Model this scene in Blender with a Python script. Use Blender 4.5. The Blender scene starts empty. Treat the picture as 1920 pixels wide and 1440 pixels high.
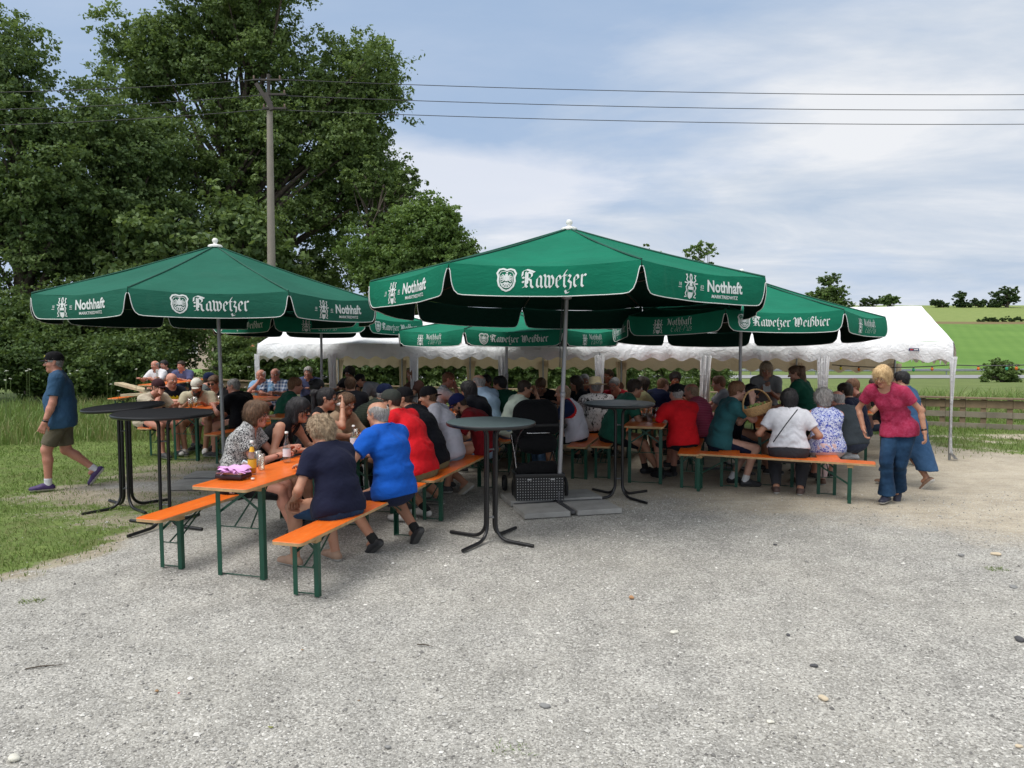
import bpy, bmesh, math, random
import numpy as np
from mathutils import Vector, Matrix
PI = math.pi
R = math.radians
C = bpy.context.scene.collection
sc = bpy.context.scene
# ------------------------------------------------------------------ camera
FPX = 1400.0; HOR = 650.0; CAMZ = 1.95
PITCH = math.atan((720 - HOR) / FPX)
cd = bpy.data.cameras.new('camera'); cam = bpy.data.objects.new('camera', cd); C.objects.link(cam)
cam.location = (0, 0, CAMZ); cam.rotation_euler = (PI/2 - PITCH, 0, 0)
cd.sensor_width = 36.0; cd.lens = 36.0 * FPX / 1920.0; cd.clip_start = 0.05; cd.clip_end = 4000
sc.camera = cam
# ------------------------------------------------------------------ sky and sun
SUN_EL, SUN_AZ = 63.0, -128.0       # azimuth measured clockwise from +Y (camera looks along +Y)
world = bpy.data.worlds.new('World'); sc.world = world; world.use_nodes = True
wt = world.node_tree; wt.nodes.clear()
def WN(t, **k):
    n = wt.nodes.new(t)
    for a, b in k.items(): setattr(n, a, b)
    return n
w_out = WN('ShaderNodeOutputWorld'); w_bg = WN('ShaderNodeBackground'); w_bg.inputs[1].default_value = 0.10
w_sky = WN('ShaderNodeTexSky', sky_type='NISHITA', sun_disc=False, sun_elevation=R(SUN_EL), sun_rotation=R(SUN_AZ))
w_sky.air_density = 1.0; w_sky.dust_density = 1.0; w_sky.ozone_density = 1.5
w_tc = WN('ShaderNodeTexCoord'); w_sep = WN('ShaderNodeSeparateXYZ'); wt.links.new(w_tc.outputs['Generated'], w_sep.inputs[0])
def wm(op, a, b=None, c=None):
    n = WN('ShaderNodeMath', operation=op)
    for i, v in enumerate((a, b, c)):
        if v is None: continue
        if isinstance(v, (int, float)): n.inputs[i].default_value = v
        else: wt.links.new(v, n.inputs[i])
    return n.outputs[0]
zz = wm('MAXIMUM', wm('ADD', w_sep.outputs[2], 0.16), 0.06)
w_cmb = WN('ShaderNodeCombineXYZ'); wt.links.new(wm('DIVIDE', w_sep.outputs[0], zz), w_cmb.inputs[0]); wt.links.new(wm('DIVIDE', w_sep.outputs[1], zz), w_cmb.inputs[1])
def wnoise(scale, detail, rough, off, stretch=1.0):
    mp = WN('ShaderNodeMapping'); mp.inputs['Location'].default_value = off; mp.inputs['Scale'].default_value = (stretch, 1, 1)
    wt.links.new(w_cmb.outputs[0], mp.inputs[0])
    n = WN('ShaderNodeTexNoise'); n.inputs['Scale'].default_value = scale; n.inputs['Detail'].default_value = detail
    n.inputs['Roughness'].default_value = rough; n.inputs['Distortion'].default_value = 0.35
    wt.links.new(mp.outputs[0], n.inputs['Vector']); return n.outputs['Fac']
def wramp(v, stops):
    r = WN('ShaderNodeValToRGB'); wt.links.new(v, r.inputs[0]); e = r.color_ramp.elements
    while len(e) > len(stops): e.remove(e[-1])
    while len(e) < len(stops): e.new(0.5)
    for i, (p, c) in enumerate(stops):
        e[i].position = p; e[i].color = (c[0], c[1], c[2], 1) if not isinstance(c, (int, float)) else (c, c, c, 1)
    return r.outputs[0]
def wmix(f, a, b):
    n = WN('ShaderNodeMix', data_type='RGBA'); 
    for s, v in ((0, f), (6, a), (7, b)):
        if isinstance(v, tuple): n.inputs[s].default_value = v
        elif isinstance(v, (int, float)): n.inputs[s].default_value = v
        else: wt.links.new(v, n.inputs[s])
    return n.outputs[2]
n1 = wnoise(0.42, 9, 0.56, (3.1, 1.7, 0.0), 0.8)
n2 = wnoise(1.5, 8, 0.6, (7.3, 2.2, 0.0), 0.6)
cover = wramp(n1, [(0.43, 0.0), (0.55, 1.0)])
xr = wm('DIVIDE', w_sep.outputs[0], wm('MAXIMUM', w_sep.outputs[1], 0.2))
side = wm('MULTIPLY_ADD', wm('ADD', xr, -0.02), 1.15, 0.0)                # more cloud to the right
cov2 = wm('MINIMUM', wm('MAXIMUM', wm('ADD', wm('MULTIPLY', cover, 0.8), side), 0.22), 0.93)
blue = wmix(0.8, w_sky.outputs[0], (2.8, 4.0, 5.9, 1))
low = wramp(w_sep.outputs[2], [(0.0, 1.0), (0.30, 0.0)])
blue = wmix(wm('MULTIPLY', low, 0.75), blue, (4.3, 5.1, 6.6, 1))
shade = wramp(n2, [(0.34, (4.1, 4.85, 5.9)), (0.50, (5.4, 5.85, 6.5)), (0.66, (7.1, 7.2, 7.4))])
skyc = wmix(cov2, blue, shade)
# a cumulus bank low over the left middle
bank = wm('MULTIPLY', wramp(wm('ABSOLUTE', wm('SUBTRACT', w_sep.outputs[2], wm('MULTIPLY_ADD', xr, -0.10, 0.205))), [(0.02, 1.0), (0.085, 0.0)]),
          wramp(wm('ADD', xr, 0.35), [(0.0, 0.0), (0.18, 1.0), (0.36, 1.0), (0.62, 0.0)]))
bk = wramp(wm('MULTIPLY_ADD', bank, 0.62, wm('MULTIPLY', n2, 0.75)), [(0.60, 0.0), (0.86, 1.0)])
skyc = wmix(wm('MULTIPLY', bk, 0.6), skyc, (7.4, 7.4, 7.7, 1))
# the sun behind thin cloud: a broad bright patch of sky around it
w_dot = WN('ShaderNodeVectorMath', operation='DOT_PRODUCT'); wt.links.new(w_tc.outputs['Generated'], w_dot.inputs[0])
w_dot.inputs[1].default_value = (math.sin(R(SUN_AZ))*math.cos(R(SUN_EL)), math.cos(R(SUN_AZ))*math.cos(R(SUN_EL)), math.sin(R(SUN_EL)))
glow = wm('POWER', wm('MAXIMUM', w_dot.outputs['Value'], 0.0), 5.0)
skyc = wmix(wm('MULTIPLY', glow, 0.9), skyc, (30.0, 29.0, 27.5, 1))
wt.links.new(skyc, w_bg.inputs[0]); wt.links.new(w_bg.outputs[0], w_out.inputs[0])
sl = bpy.data.lights.new('sun', 'SUN'); sl.energy = 1.25; sl.angle = R(26); sl.color = (1.0, 0.965, 0.91)
so = bpy.data.objects.new('sun', sl); C.objects.link(so)
sdir = Vector((math.sin(R(SUN_AZ))*math.cos(R(SUN_EL)), math.cos(R(SUN_AZ))*math.cos(R(SUN_EL)), math.sin(R(SUN_EL))))
so.rotation_euler = sdir.to_track_quat('Z', 'Y').to_euler(); so.location = sdir*50
sc.view_settings.view_transform = 'Standard'; sc.view_settings.look = 'None'; sc.view_settings.exposure = 0.34; sc.view_settings.gamma = 1.0
sc.view_settings.use_curve_mapping = False
# ------------------------------------------------------------------ where a picture point lies in the world
def ray(px, py):
    f = Vector((0, math.cos(PITCH), -math.sin(PITCH))); u = Vector((0, math.sin(PITCH), math.cos(PITCH)))
    return f + Vector((1, 0, 0))*((px-960)/FPX) + u*((720-py)/FPX)
def at(px, py, Y):
    d = ray(px, py); return Vector((0, 0, CAMZ)) + d*(Y/d.y)
SLOPE = 0.02
def gz(x, y):
    if y < 21: return SLOPE*y
    return SLOPE*21
def onground(px, py):
    d = ray(px, py); t = CAMZ/(SLOPE*d.y - d.z); return Vector((0, 0, CAMZ)) + d*t
# ------------------------------------------------------------------ object helpers
def link(o, parent=None):
    C.objects.link(o)
    if parent is not None: o.parent = parent
    return o
def tag(o, label=None, cat=None, group=None, kind=None):
    if label: o['label'] = label
    if cat: o['category'] = cat
    if group: o['group'] = group
    if kind: o['kind'] = kind
    return o
def empty(name, loc=(0, 0, 0), rz=0.0, label=None, cat=None, group=None):
    o = bpy.data.objects.new(name, None); o.empty_display_size = 0.1; link(o)
    o.location = loc; o.rotation_euler = (0, 0, rz); tag(o, label, cat, group); return o
def copy_tree(o, parent=None):
    c = o.copy(); C.objects.link(c)
    if parent is not None: c.parent = parent
    for ch in list(o.children): copy_tree(ch, c)
    return c
def mesh_np(name, V, F, mats, parent=None, smooth=True, midx=None):
    V = np.asarray(V, dtype=np.float32); F = np.asarray(F, dtype=np.int32); k = F.shape[1]
    me = bpy.data.meshes.new(name); me.vertices.add(len(V)); me.vertices.foreach_set('co', V.ravel())
    me.loops.add(F.size); me.loops.foreach_set('vertex_index', F.ravel())
    me.polygons.add(len(F)); me.polygons.foreach_set('loop_start', np.arange(0, F.size, k, dtype=np.int32))
    me.polygons.foreach_set('loop_total', np.full(len(F), k, dtype=np.int32))
    for m in (mats if isinstance(mats, (list, tuple)) else [mats]): me.materials.append(m)
    if midx is not None: me.polygons.foreach_set('material_index', np.asarray(midx, dtype=np.int32))
    me.polygons.foreach_set('use_smooth', np.full(len(F), smooth, dtype=bool))
    me.update(calc_edges=True)
    o = bpy.data.objects.new(name, me); link(o, parent); return o
def rotm(rx=0, ry=0, rz=0):
    return Matrix.Rotation(rz, 3, 'Z') @ Matrix.Rotation(ry, 3, 'Y') @ Matrix.Rotation(rx, 3, 'X')
class MB:
    def __init__(s): s.v = []; s.f = []; s.m = []; s.sm = []
    def add(s, vs, fs, mi=0, smooth=False):
        n = len(s.v); s.v += [tuple(p) for p in vs]; s.f += [tuple(i+n for i in f) for f in fs]; s.m += [mi]*len(fs); s.sm += [smooth]*len(fs)
    def box(s, c, d, rot=None, mi=0, bev=0.0):
        c = Vector(c); hx, hy, hz = d[0]/2, d[1]/2, d[2]/2
        if bev <= 0:
            vs = [Vector((x*hx, y*hy, z*hz)) for x in (-1, 1) for y in (-1, 1) for z in (-1, 1)]
            fs = [(0, 1, 3, 2), (4, 6, 7, 5), (0, 4, 5, 1), (2, 3, 7, 6), (0, 2, 6, 4), (1, 5, 7, 3)]
        else:
            bm = bmesh.new(); bmesh.ops.create_cube(bm, size=1.0)
            for v in bm.verts: v.co = Vector((v.co.x*d[0], v.co.y*d[1], v.co.z*d[2]))
            bmesh.ops.bevel(bm, geom=bm.edges[:], offset=bev, segments=2, affect='EDGES', profile=0.6)
            bm.verts.index_update(); vs = [v.co.copy() for v in bm.verts]; fs = [[v.index for v in f.verts] for f in bm.faces]; bm.free()
        if rot is not None: vs = [rot @ v for v in vs]
        s.add([v+c for v in vs], fs, mi)
    def tube(s, pts, r, n=8, mi=0, closed=False, cap=True, flat=None):
        pts = [Vector(p) for p in pts]; m = len(pts); rr = r if isinstance(r, (list, tuple)) else [r]*m
        vs = []; prev = None
        for i, p in enumerate(pts):
            a = pts[(i-1) % m] if (closed or i > 0) else pts[i]; b = pts[(i+1) % m] if (closed or i < m-1) else pts[i]
            t = (b-a); t = t.normalized() if t.length > 1e-9 else Vector((0, 0, 1))
            if prev is None:
                up = Vector((0, 0, 1)) if abs(t.z) < 0.9 else Vector((1, 0, 0)); x = t.cross(up).normalized()
            else:
                x = prev - t*prev.dot(t); x = x.normalized() if x.length > 1e-6 else t.orthogonal().normalized()
            prev = x; y = t.cross(x)
            for k in range(n):
                a_ = 2*PI*(k+0.5)/n; vs.append(p + x*math.cos(a_)*rr[i] + y*math.sin(a_)*rr[i]*(flat or 1))
        fs = []
        for i in range(m if closed else m-1):
            j = (i+1) % m
            for k in range(n): fs.append((i*n+k, i*n+(k+1) % n, j*n+(k+1) % n, j*n+k))
        s.add(vs, fs, mi, True)
        if cap and not closed:
            s.add(vs[:n], [tuple(range(n-1, -1, -1))], mi); s.add(vs[-n:], [tuple(range(n))], mi)
    def lathe(s, prof, c=(0, 0, 0), n=24, mi=0, axis=None, smooth=True):
        c = Vector(c); vs = []; M = axis
        for (r, z) in prof:
            for k in range(n):
                a = 2*PI*k/n; p = Vector((r*math.cos(a), r*math.sin(a), z)); vs.append(c + (M @ p if M is not None else p))
        fs = [(i*n+k, i*n+(k+1) % n, (i+1)*n+(k+1) % n, (i+1)*n+k) for i in range(len(prof)-1) for k in range(n)]
        s.add(vs, fs, mi, smooth)
    def prism(s, poly, z0, z1, mi=0, M=None, off=(0, 0, 0)):
        n = len(poly); off = Vector(off)
        vs = [Vector((x, y, z0)) for x, y in poly] + [Vector((x, y, z1)) for x, y in poly]
        if M is not None: vs = [M @ v for v in vs]
        vs = [v+off for v in vs]
        fs = [tuple(range(n-1, -1, -1)), tuple(range(n, 2*n))] + [(i, (i+1) % n, n+(i+1) % n, n+i) for i in range(n)]
        s.add(vs, fs, mi)
    def grid(s, P, mi=0, smooth=True, closed_u=False):
        nu = len(P); nv = len(P[0]); vs = [p for row in P for p in row]
        fs = [(i*nv+j, i*nv+j+1, ((i+1) % nu)*nv+j+1, ((i+1) % nu)*nv+j) for i in range(nu if closed_u else nu-1) for j in range(nv-1)]
        s.add(vs, fs, mi, smooth)
    def build(s, name, mats, parent=None):
        me = bpy.data.meshes.new(name); me.from_pydata(s.v, [], s.f)
        for m in (mats if isinstance(mats, (list, tuple)) else [mats]): me.materials.append(m)
        me.polygons.foreach_set('material_index', s.m); me.polygons.foreach_set('use_smooth', s.sm); me.update()
        o = bpy.data.objects.new(name, me); link(o, parent); return o
# ------------------------------------------------------------------ materials
class NT:
    def __init__(s, name):
        s.m = bpy.data.materials.new(name); s.m.use_nodes = True; s.t = s.m.node_tree; s.t.nodes.clear()
        s.out = s.n('ShaderNodeOutputMaterial'); s.b = s.n('ShaderNodeBsdfPrincipled'); s.l(s.b.outputs[0], s.out.inputs[0])
    def n(s, t, **k):
        n = s.t.nodes.new(t)
        for a, b in k.items(): setattr(n, a, b)
        return n
    def l(s, a, b): s.t.links.new(a, b)
    def set(s, n, i, v):
        if isinstance(v, bpy.types.NodeSocket): s.l(v, n.inputs[i])
        elif isinstance(v, (tuple, list)) and len(v) == 3 and n.inputs[i].type == 'RGBA': n.inputs[i].default_value = (*v, 1)
        else: n.inputs[i].default_value = v
    def math(s, op, a, b=0.0, c=None):
        n = s.n('ShaderNodeMath', operation=op); s.set(n, 0, a); s.set(n, 1, b)
        if c is not None: s.set(n, 2, c)
        return n.outputs[0]
    def mix(s, f, a, b, mode='MIX'):
        n = s.n('ShaderNodeMix', data_type='RGBA', blend_type=mode); s.set(n, 0, f); s.set(n, 6, a); s.set(n, 7, b); return n.outputs[2]
    def coord(s, kind='Object', scale=(1, 1, 1), loc=(0, 0, 0), rot=(0, 0, 0)):
        c = s.n('ShaderNodeTexCoord'); mp = s.n('ShaderNodeMapping'); s.l(c.outputs[kind], mp.inputs[0])
        mp.inputs['Scale'].default_value = scale; mp.inputs['Location'].default_value = loc; mp.inputs['Rotation'].default_value = rot; return mp.outputs[0]
    def noise(s, vec, scale, detail=4, rough=0.5, dist=0.0, out='Fac'):
        n = s.n('ShaderNodeTexNoise'); s.l(vec, n.inputs['Vector']); n.inputs['Scale'].default_value = scale
        n.inputs['Detail'].default_value = detail; n.inputs['Roughness'].default_value = rough; n.inputs['Distortion'].default_value = dist; return n.outputs[out]
    def voro(s, vec, scale, feature='F1', out='Distance', rnd=1.0):
        n = s.n('ShaderNodeTexVoronoi', feature=feature); s.l(vec, n.inputs['Vector']); n.inputs['Scale'].default_value = scale
        n.inputs['Randomness'].default_value = rnd; return n.outputs[out]
    def ramp(s, v, stops, interp='LINEAR'):
        r = s.n('ShaderNodeValToRGB'); s.l(v, r.inputs[0]); e = r.color_ramp.elements; r.color_ramp.interpolation = interp
        while len(e) > len(stops): e.remove(e[-1])
        while len(e) < len(stops): e.new(0.5)
        for i, (p, c) in enumerate(stops):
            e[i].position = p; e[i].color = (c, c, c, 1) if isinstance(c, (int, float)) else (*c, 1)
        return r.outputs[0]
    def bump(s, h, strength=0.3, dist=0.01):
        n = s.n('ShaderNodeBump'); n.inputs['Strength'].default_value = strength; n.inputs['Distance'].default_value = dist
        s.l(h, n.inputs['Height']); s.l(n.outputs[0], s.b.inputs['Normal']); return n
    def col(s, c): s.set(s.b, 'Base Color', c)
    def rough(s, v): s.set(s.b, 'Roughness', v)
MATS = {}
def plain(name, c, rough=0.5, metal=0.0, var=0.12, scale=6.0, bump=0.0, spec=0.5):
    if name in MATS: return MATS[name]
    t = NT(name); v = t.coord(); n = t.noise(v, scale, 5, 0.6)
    dk = tuple(x*(1-var) for x in c); lt = tuple(min(1, x*(1+var)) for x in c)
    t.col(t.ramp(n, [(0.3, dk), (0.7, lt)])); t.rough(t.ramp(n, [(0.3, max(0.02, rough-0.06)), (0.7, min(1, rough+0.08))]))
    t.b.inputs['Metallic'].default_value = metal; t.b.inputs['Specular IOR Level'].default_value = spec
    if bump: t.bump(t.noise(v, scale*6, 3), bump, 0.004)
    MATS[name] = t.m; return t.m
def cloth(name, c, pat=None, c2=None, rough=0.85, wr=0.42, transl=0.0):
    if name in MATS: return MATS[name]
    t = NT(name); v = t.coord(); n = t.noise(v, 9, 5, 0.6)
    base = t.ramp(n, [(0.3, tuple(x*0.90 for x in c)), (0.7, tuple(min(1, x*1.08) for x in c))])
    if pat == 'leopard':
        f = t.ramp(t.voro(t.n_dist(v, 0.02) if False else v, 55, 'DISTANCE_TO_EDGE'), [(0.10, 0.0), (0.16, 1.0)])
        k = t.ramp(t.noise(v, 30, 2), [(0.42, 0.0), (0.5, 1.0)]); base = t.mix(t.math('MULTIPLY', f, t.math('SUBTRACT', 1.0, k)), c, c2); base = t.mix(t.math('MULTIPLY', k, 0.75), base, c)
        q = t.noise(v, 70, 3, 0.6, 1.5); base = t.mix(t.ramp(q, [(0.47, 0.0), (0.53, 1.0)]), c, c2)
    elif pat == 'plaid':
        w1 = t.n('ShaderNodeTexWave', bands_direction='X'); t.l(v, w1.inputs[0]); w1.inputs['Scale'].default_value = 5.0
        w2 = t.n('ShaderNodeTexWave', bands_direction='Z'); t.l(v, w2.inputs[0]); w2.inputs['Scale'].default_value = 5.0
        a = t.ramp(w1.outputs['Fac'], [(0.5, 0.0), (0.6, 1.0)]); b = t.ramp(w2.outputs['Fac'], [(0.5, 0.0), (0.6, 1.0)])
        base = t.mix(t.math('MULTIPLY', t.math('ADD', a, b), 0.5), base, c2)
    elif pat == 'floral':
        mp = t.coord(scale=(1, 1, 0.45), rot=(0.3, 0.5, 0.2)); q = t.voro(mp, 16, 'F1', 'Distance'); m2 = t.noise(v, 14, 2)
        q2 = t.noise(mp, 22, 3, 0.6, 2.0)
        base = t.mix(t.math('MULTIPLY', t.ramp(q2, [(0.535, 0.0), (0.56, 1.0)]), t.ramp(m2, [(0.42, 0.0), (0.5, 1.0)])), base, c2)
    elif pat == 'blooms':
        q2 = t.noise(v, 38, 4, 0.65, 1.6); base = t.mix(t.ramp(q2, [(0.49, 0.0), (0.54, 1.0)]), base, c2)
    elif pat == 'camo':
        q = t.noise(v, 14, 2, 0.5, 1.0); base = t.mix(t.ramp(q, [(0.48, 0.0), (0.5, 1.0)], 'LINEAR'), base, c2)
    elif pat == 'stripes':
        w1 = t.n('ShaderNodeTexWave', bands_direction='Z'); t.l(v, w1.inputs[0]); w1.inputs['Scale'].default_value = 14.0
        base = t.mix(t.ramp(w1.outputs['Fac'], [(0.7, 0.0), (0.8, 1.0)]), base, c2)
    elif pat == 'denim':
        q = t.noise(v, 5, 4, 0.6); base = t.mix(t.ramp(q, [(0.4, 0.0), (0.65, 1.0)]), base, c2)
    elif pat == 'mottle':
        q = t.noise(v, 26, 5, 0.7, 0.8); base = t.mix(t.ramp(q, [(0.42, 0.0), (0.62, 1.0)]), base, c2)
    t.col(base); t.rough(rough); t.b.inputs['Specular IOR Level'].default_value = 0.12
    t.b.inputs['Sheen Weight'].default_value = 0.03; t.b.inputs['Sheen Roughness'].default_value = 0.5
    h1 = t.noise(v, 7, 3, 0.5, 1.2); h2 = t.noise(v, 24, 2, 0.5, 0.8)
    t.bump(t.math('ADD', h1, t.math('MULTIPLY', h2, 0.25)), wr, 0.03)
    MATS[name] = t.m; return t.m
# ------------------------------------------------------------------ people: a smooth surface grown around a posed skeleton
def V3(*a): return np.array(a, dtype=float)
def nrm(v): v = np.asarray(v, float); return v/max(1e-9, np.linalg.norm(v))
class Fld:
    def __init__(s, lo, hi, h):
        s.lo = np.asarray(lo, float); s.h = h; s.n = np.maximum(4, np.ceil((np.asarray(hi)-s.lo)/h).astype(int)+1)
        s.d = np.full(s.n, 0.2, np.float32); s.ax = [s.lo[i]+h*np.arange(s.n[i]) for i in range(3)]
    def sub(s, lo, hi):
        i0 = np.clip(np.floor((lo-s.lo)/s.h).astype(int), 0, s.n); i1 = np.clip(np.ceil((hi-s.lo)/s.h).astype(int)+1, 0, s.n)
        if np.any(i1 <= i0): return None
        sl = tuple(slice(i0[k], i1[k]) for k in range(3))
        return sl, s.ax[0][sl[0]][:, None, None], s.ax[1][sl[1]][None, :, None], s.ax[2][sl[2]][None, None, :]
    def dist(s, p, X, Y, Z):
        a, b, ra, rb, n, fl = p['a'], p['b'], p['ra'], p['rb'], p['n'], p['fl']
        ab = b-a; L2 = max(1e-9, float(ab @ ab))
        dx, dy, dz = X-a[0], Y-a[1], Z-a[2]
        t = np.clip((dx*ab[0]+dy*ab[1]+dz*ab[2])/L2, 0, 1)
        vx, vy, vz = dx-t*ab[0], dy-t*ab[1], dz-t*ab[2]
        if n is not None:
            q = (vx*n[0]+vy*n[1]+vz*n[2])*(1.0/fl-1.0); vx, vy, vz = vx+q*n[0], vy+q*n[1], vz+q*n[2]
        d = np.sqrt(vx*vx+vy*vy+vz*vz)-(ra+(rb-ra)*t)
        if n is not None: d = d*min(1.0, fl*1.15)
        for (o, nn) in p['clip']: d = np.maximum(d, (X-o[0])*nn[0]+(Y-o[1])*nn[1]+(Z-o[2])*nn[2])
        return d
    def add(s, p, sub=False):
        m = max(p['ra'], p['rb'])*max(1.0, p['fl'])+abs(p['k'])+3*s.h
        r = s.sub(np.minimum(p['a'], p['b'])-m, np.maximum(p['a'], p['b'])+m)
        if r is None: return
        sl, X, Y, Z = r; d = s.dist(p, X, Y, Z); cur = s.d[sl]; k = p['k']
        if sub:
            d = -d; hh = np.maximum(k-np.abs(cur-d), 0)/k; s.d[sl] = np.maximum(cur, d)+hh*hh*k*0.25
        else:
            hh = np.maximum(k-np.abs(cur-d), 0)/k; s.d[sl] = np.minimum(cur, d)-hh*hh*k*0.25
    def plane(s, o, n):
        X, Y, Z = s.ax[0][:, None, None], s.ax[1][None, :, None], s.ax[2][None, None, :]
        s.d = np.maximum(s.d, (X-o[0])*n[0]+(Y-o[1])*n[1]+(Z-o[2])*n[2]).astype(np.float32)
    def mask(s, lo, hi):
        r = s.sub(np.asarray(lo), np.asarray(hi))
        if r is not None: s.d[r[0]] = np.maximum(s.d[r[0]], 0.02)
    def mesh(s):
        d = s.d; ins = d < 0; nx, ny, nz = d.shape
        c = np.zeros((nx-1, ny-1, nz-1), np.int8)
        for i in (0, 1):
            for j in (0, 1):
                for k in (0, 1): c += ins[i:nx-1+i, j:ny-1+j, k:nz-1+k]
        act = (c > 0) & (c < 8); idx = np.full(act.shape, -1, np.int32); ii = np.argwhere(act); idx[act] = np.arange(len(ii))
        if len(ii) == 0: return np.zeros((0, 3)), np.zeros((0, 4), np.int32)
        acc = np.zeros((len(ii), 3)); cnt = np.zeros(len(ii)); I, J, K = ii.T
        for ax in range(3):
            o1, o2 = [q for q in range(3) if q != ax]
            for a in (0, 1):
                for b in (0, 1):
                    p0 = [I, J, K]; p0 = [q.copy() for q in p0]; p0[o1] = p0[o1]+a; p0[o2] = p0[o2]+b; p1 = [q.copy() for q in p0]; p1[ax] = p1[ax]+1
                    d0 = d[tuple(p0)]; d1 = d[tuple(p1)]; m = (d0 < 0) != (d1 < 0)
                    t = np.where(m, d0/np.where(m, d0-d1, 1), 0)
                    for q in range(3):
                        v = p0[q].astype(float)+(t if q == ax else 0); acc[:, q] += np.where(m, v, 0)
                    cnt += m
        V = s.lo+acc/cnt[:, None]*s.h; F = []
        for ax in range(3):
            o1, o2 = (ax+1) % 3, (ax+2) % 3
            sa = [slice(None)]*3; sb = [slice(None)]*3; sa[ax] = slice(0, -1); sb[ax] = slice(1, None)
            e = ins[tuple(sa)] != ins[tuple(sb)]; q = np.argwhere(e)
            q = q[(q[:, o1] > 0) & (q[:, o2] > 0) & (q[:, o1] < d.shape[o1]-1) & (q[:, o2] < d.shape[o2]-1)]
            if len(q) == 0: continue
            def g(da, db):
                w = q.copy(); w[:, o1] += da; w[:, o2] += db; return idx[w[:, 0], w[:, 1], w[:, 2]]
            quad = np.stack([g(-1, -1), g(0, -1), g(0, 0), g(-1, 0)], 1); fl = ~ins[q[:, 0], q[:, 1], q[:, 2]]
            quad[fl] = quad[fl][:, ::-1]; F.append(quad)
        F = np.concatenate(F); F = F[(F >= 0).all(1)]
        return V, F
def prim(a, b, ra, rb=None, n=None, fl=1.0, k=0.03, clip=()):
    return dict(a=np.asarray(a, float), b=np.asarray(b, float), ra=ra, rb=ra if rb is None else rb, n=None if n is None else nrm(n), fl=fl, k=k, clip=list(clip))
def infl(p, e, fl=None, clip=None, k=None):
    q = dict(p); q['ra'] = p['ra']+e; q['rb'] = p['rb']+e
    if clip is not None: q['clip'] = list(clip)
    if k is not None: q['k'] = k
    return q
def bounds(ps, m=0.05):
    lo = np.min([np.minimum(p['a'], p['b'])-max(p['ra'], p['rb'])*max(1, p['fl']) for p in ps], 0)-m
    hi = np.max([np.maximum(p['a'], p['b'])+max(p['ra'], p['rb'])*max(1, p['fl']) for p in ps], 0)+m
    return lo, hi
def surf(ps, h, subs=(), planes=(), lo=None, hi=None, masks=(), m=0.03):
    if lo is None: lo, hi = bounds(ps, m)
    f = Fld(lo, hi, h)
    for p in ps: f.add(p)
    for p in subs: f.add(p, True)
    for (o, n) in planes: f.plane(o, n)
    for (a, b) in masks: f.mask(a, b)
    return f.mesh()
def wob(V, amp, freq, seed=0, aniso=(1, 1, 1)):
    rs = np.random.RandomState(seed); D = np.zeros_like(V)
    for i in range(5):
        k = rs.randn(3)*freq*(0.6+0.35*i)*np.array(aniso); ph = rs.rand()*6.28; dr = nrm(rs.randn(3))
        D += np.sin(V @ k+ph)[:, None]*dr*amp/(1+0.5*i)
    return V+D
def ik(S, T, l1, l2, hint):
    S = np.asarray(S, float); T = np.asarray(T, float); d = T-S; L = np.linalg.norm(d); u = d/max(L, 1e-6)
    L = min(L, (l1+l2)*0.995); L = max(L, abs(l1-l2)*1.05+0.02); T = S+u*L
    a = (l1*l1-l2*l2+L*L)/(2*L); h = math.sqrt(max(0, l1*l1-a*a))
    w = np.asarray(hint, float); w = w-u*(w @ u); w = nrm(w)
    return S+u*a+w*h, T
SKINS = {}
def skin_mat(c):
    key = tuple(c)
    if key in SKINS: return SKINS[key]
    t = NT('skin'); v = t.coord(); n = t.noise(v, 9, 4, 0.6)
    t.col(t.ramp(n, [(0.3, (c[0]*0.9, c[1]*0.8, c[2]*0.78)), (0.7, tuple(min(1, x*1.06) for x in c))])); t.rough(0.5)
    t.b.inputs['Subsurface Weight'].default_value = 0.0; t.bump(t.noise(v, 60, 3), 0.15, 0.004)
    SKINS[key] = t.m; return t.m
def hair_mat(name, c, c2=None):
    key = 'hair_'+name
    if key in MATS: return MATS[key]
    t = NT(key); v = t.coord(scale=(1, 1, 0.25)); n = t.noise(v, 70, 4, 0.7, 0.6); c2 = c2 or tuple(min(1, x*1.9+0.01) for x in c)
    t.col(t.ramp(n, [(0.35, c), (0.68, c2)])); t.rough(0.55); t.b.inputs['Specular IOR Level'].default_value = 0.3
    t.bump(n, 0.6, 0.012); MATS[key] = t.m; return t.m
HAIRC = {'black': ((0.008, 0.007, 0.008), (0.03, 0.028, 0.03)), 'dark': ((0.02, 0.013, 0.009), (0.06, 0.04, 0.028)), 'brown': ((0.055, 0.03, 0.016), (0.16, 0.09, 0.05)),
         'blonde': ((0.34, 0.21, 0.09), (0.72, 0.52, 0.28)), 'grey': ((0.16, 0.15, 0.14), (0.42, 0.40, 0.38)), 'white': ((0.42, 0.41, 0.40), (0.75, 0.74, 0.72)), 'reddish': ((0.10, 0.045, 0.02), (0.26, 0.13, 0.07)),
         'ash': ((0.17, 0.12, 0.075), (0.42, 0.31, 0.2))}
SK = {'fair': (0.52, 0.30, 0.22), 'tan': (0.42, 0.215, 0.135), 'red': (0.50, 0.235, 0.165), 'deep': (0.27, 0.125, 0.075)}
M_EYE = plain('eye_white', (0.6, 0.58, 0.55), 0.3, var=0.02); M_IRIS = plain('iris', (0.02, 0.015, 0.012), 0.2); M_LIP = plain('lips', (0.32, 0.10, 0.085), 0.45)
M_LENS = plain('sunglass_lens', (0.006, 0.006, 0.007), 0.12, var=0.0); M_FRAME = plain('glasses_frame', (0.015, 0.013, 0.012), 0.3)

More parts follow.
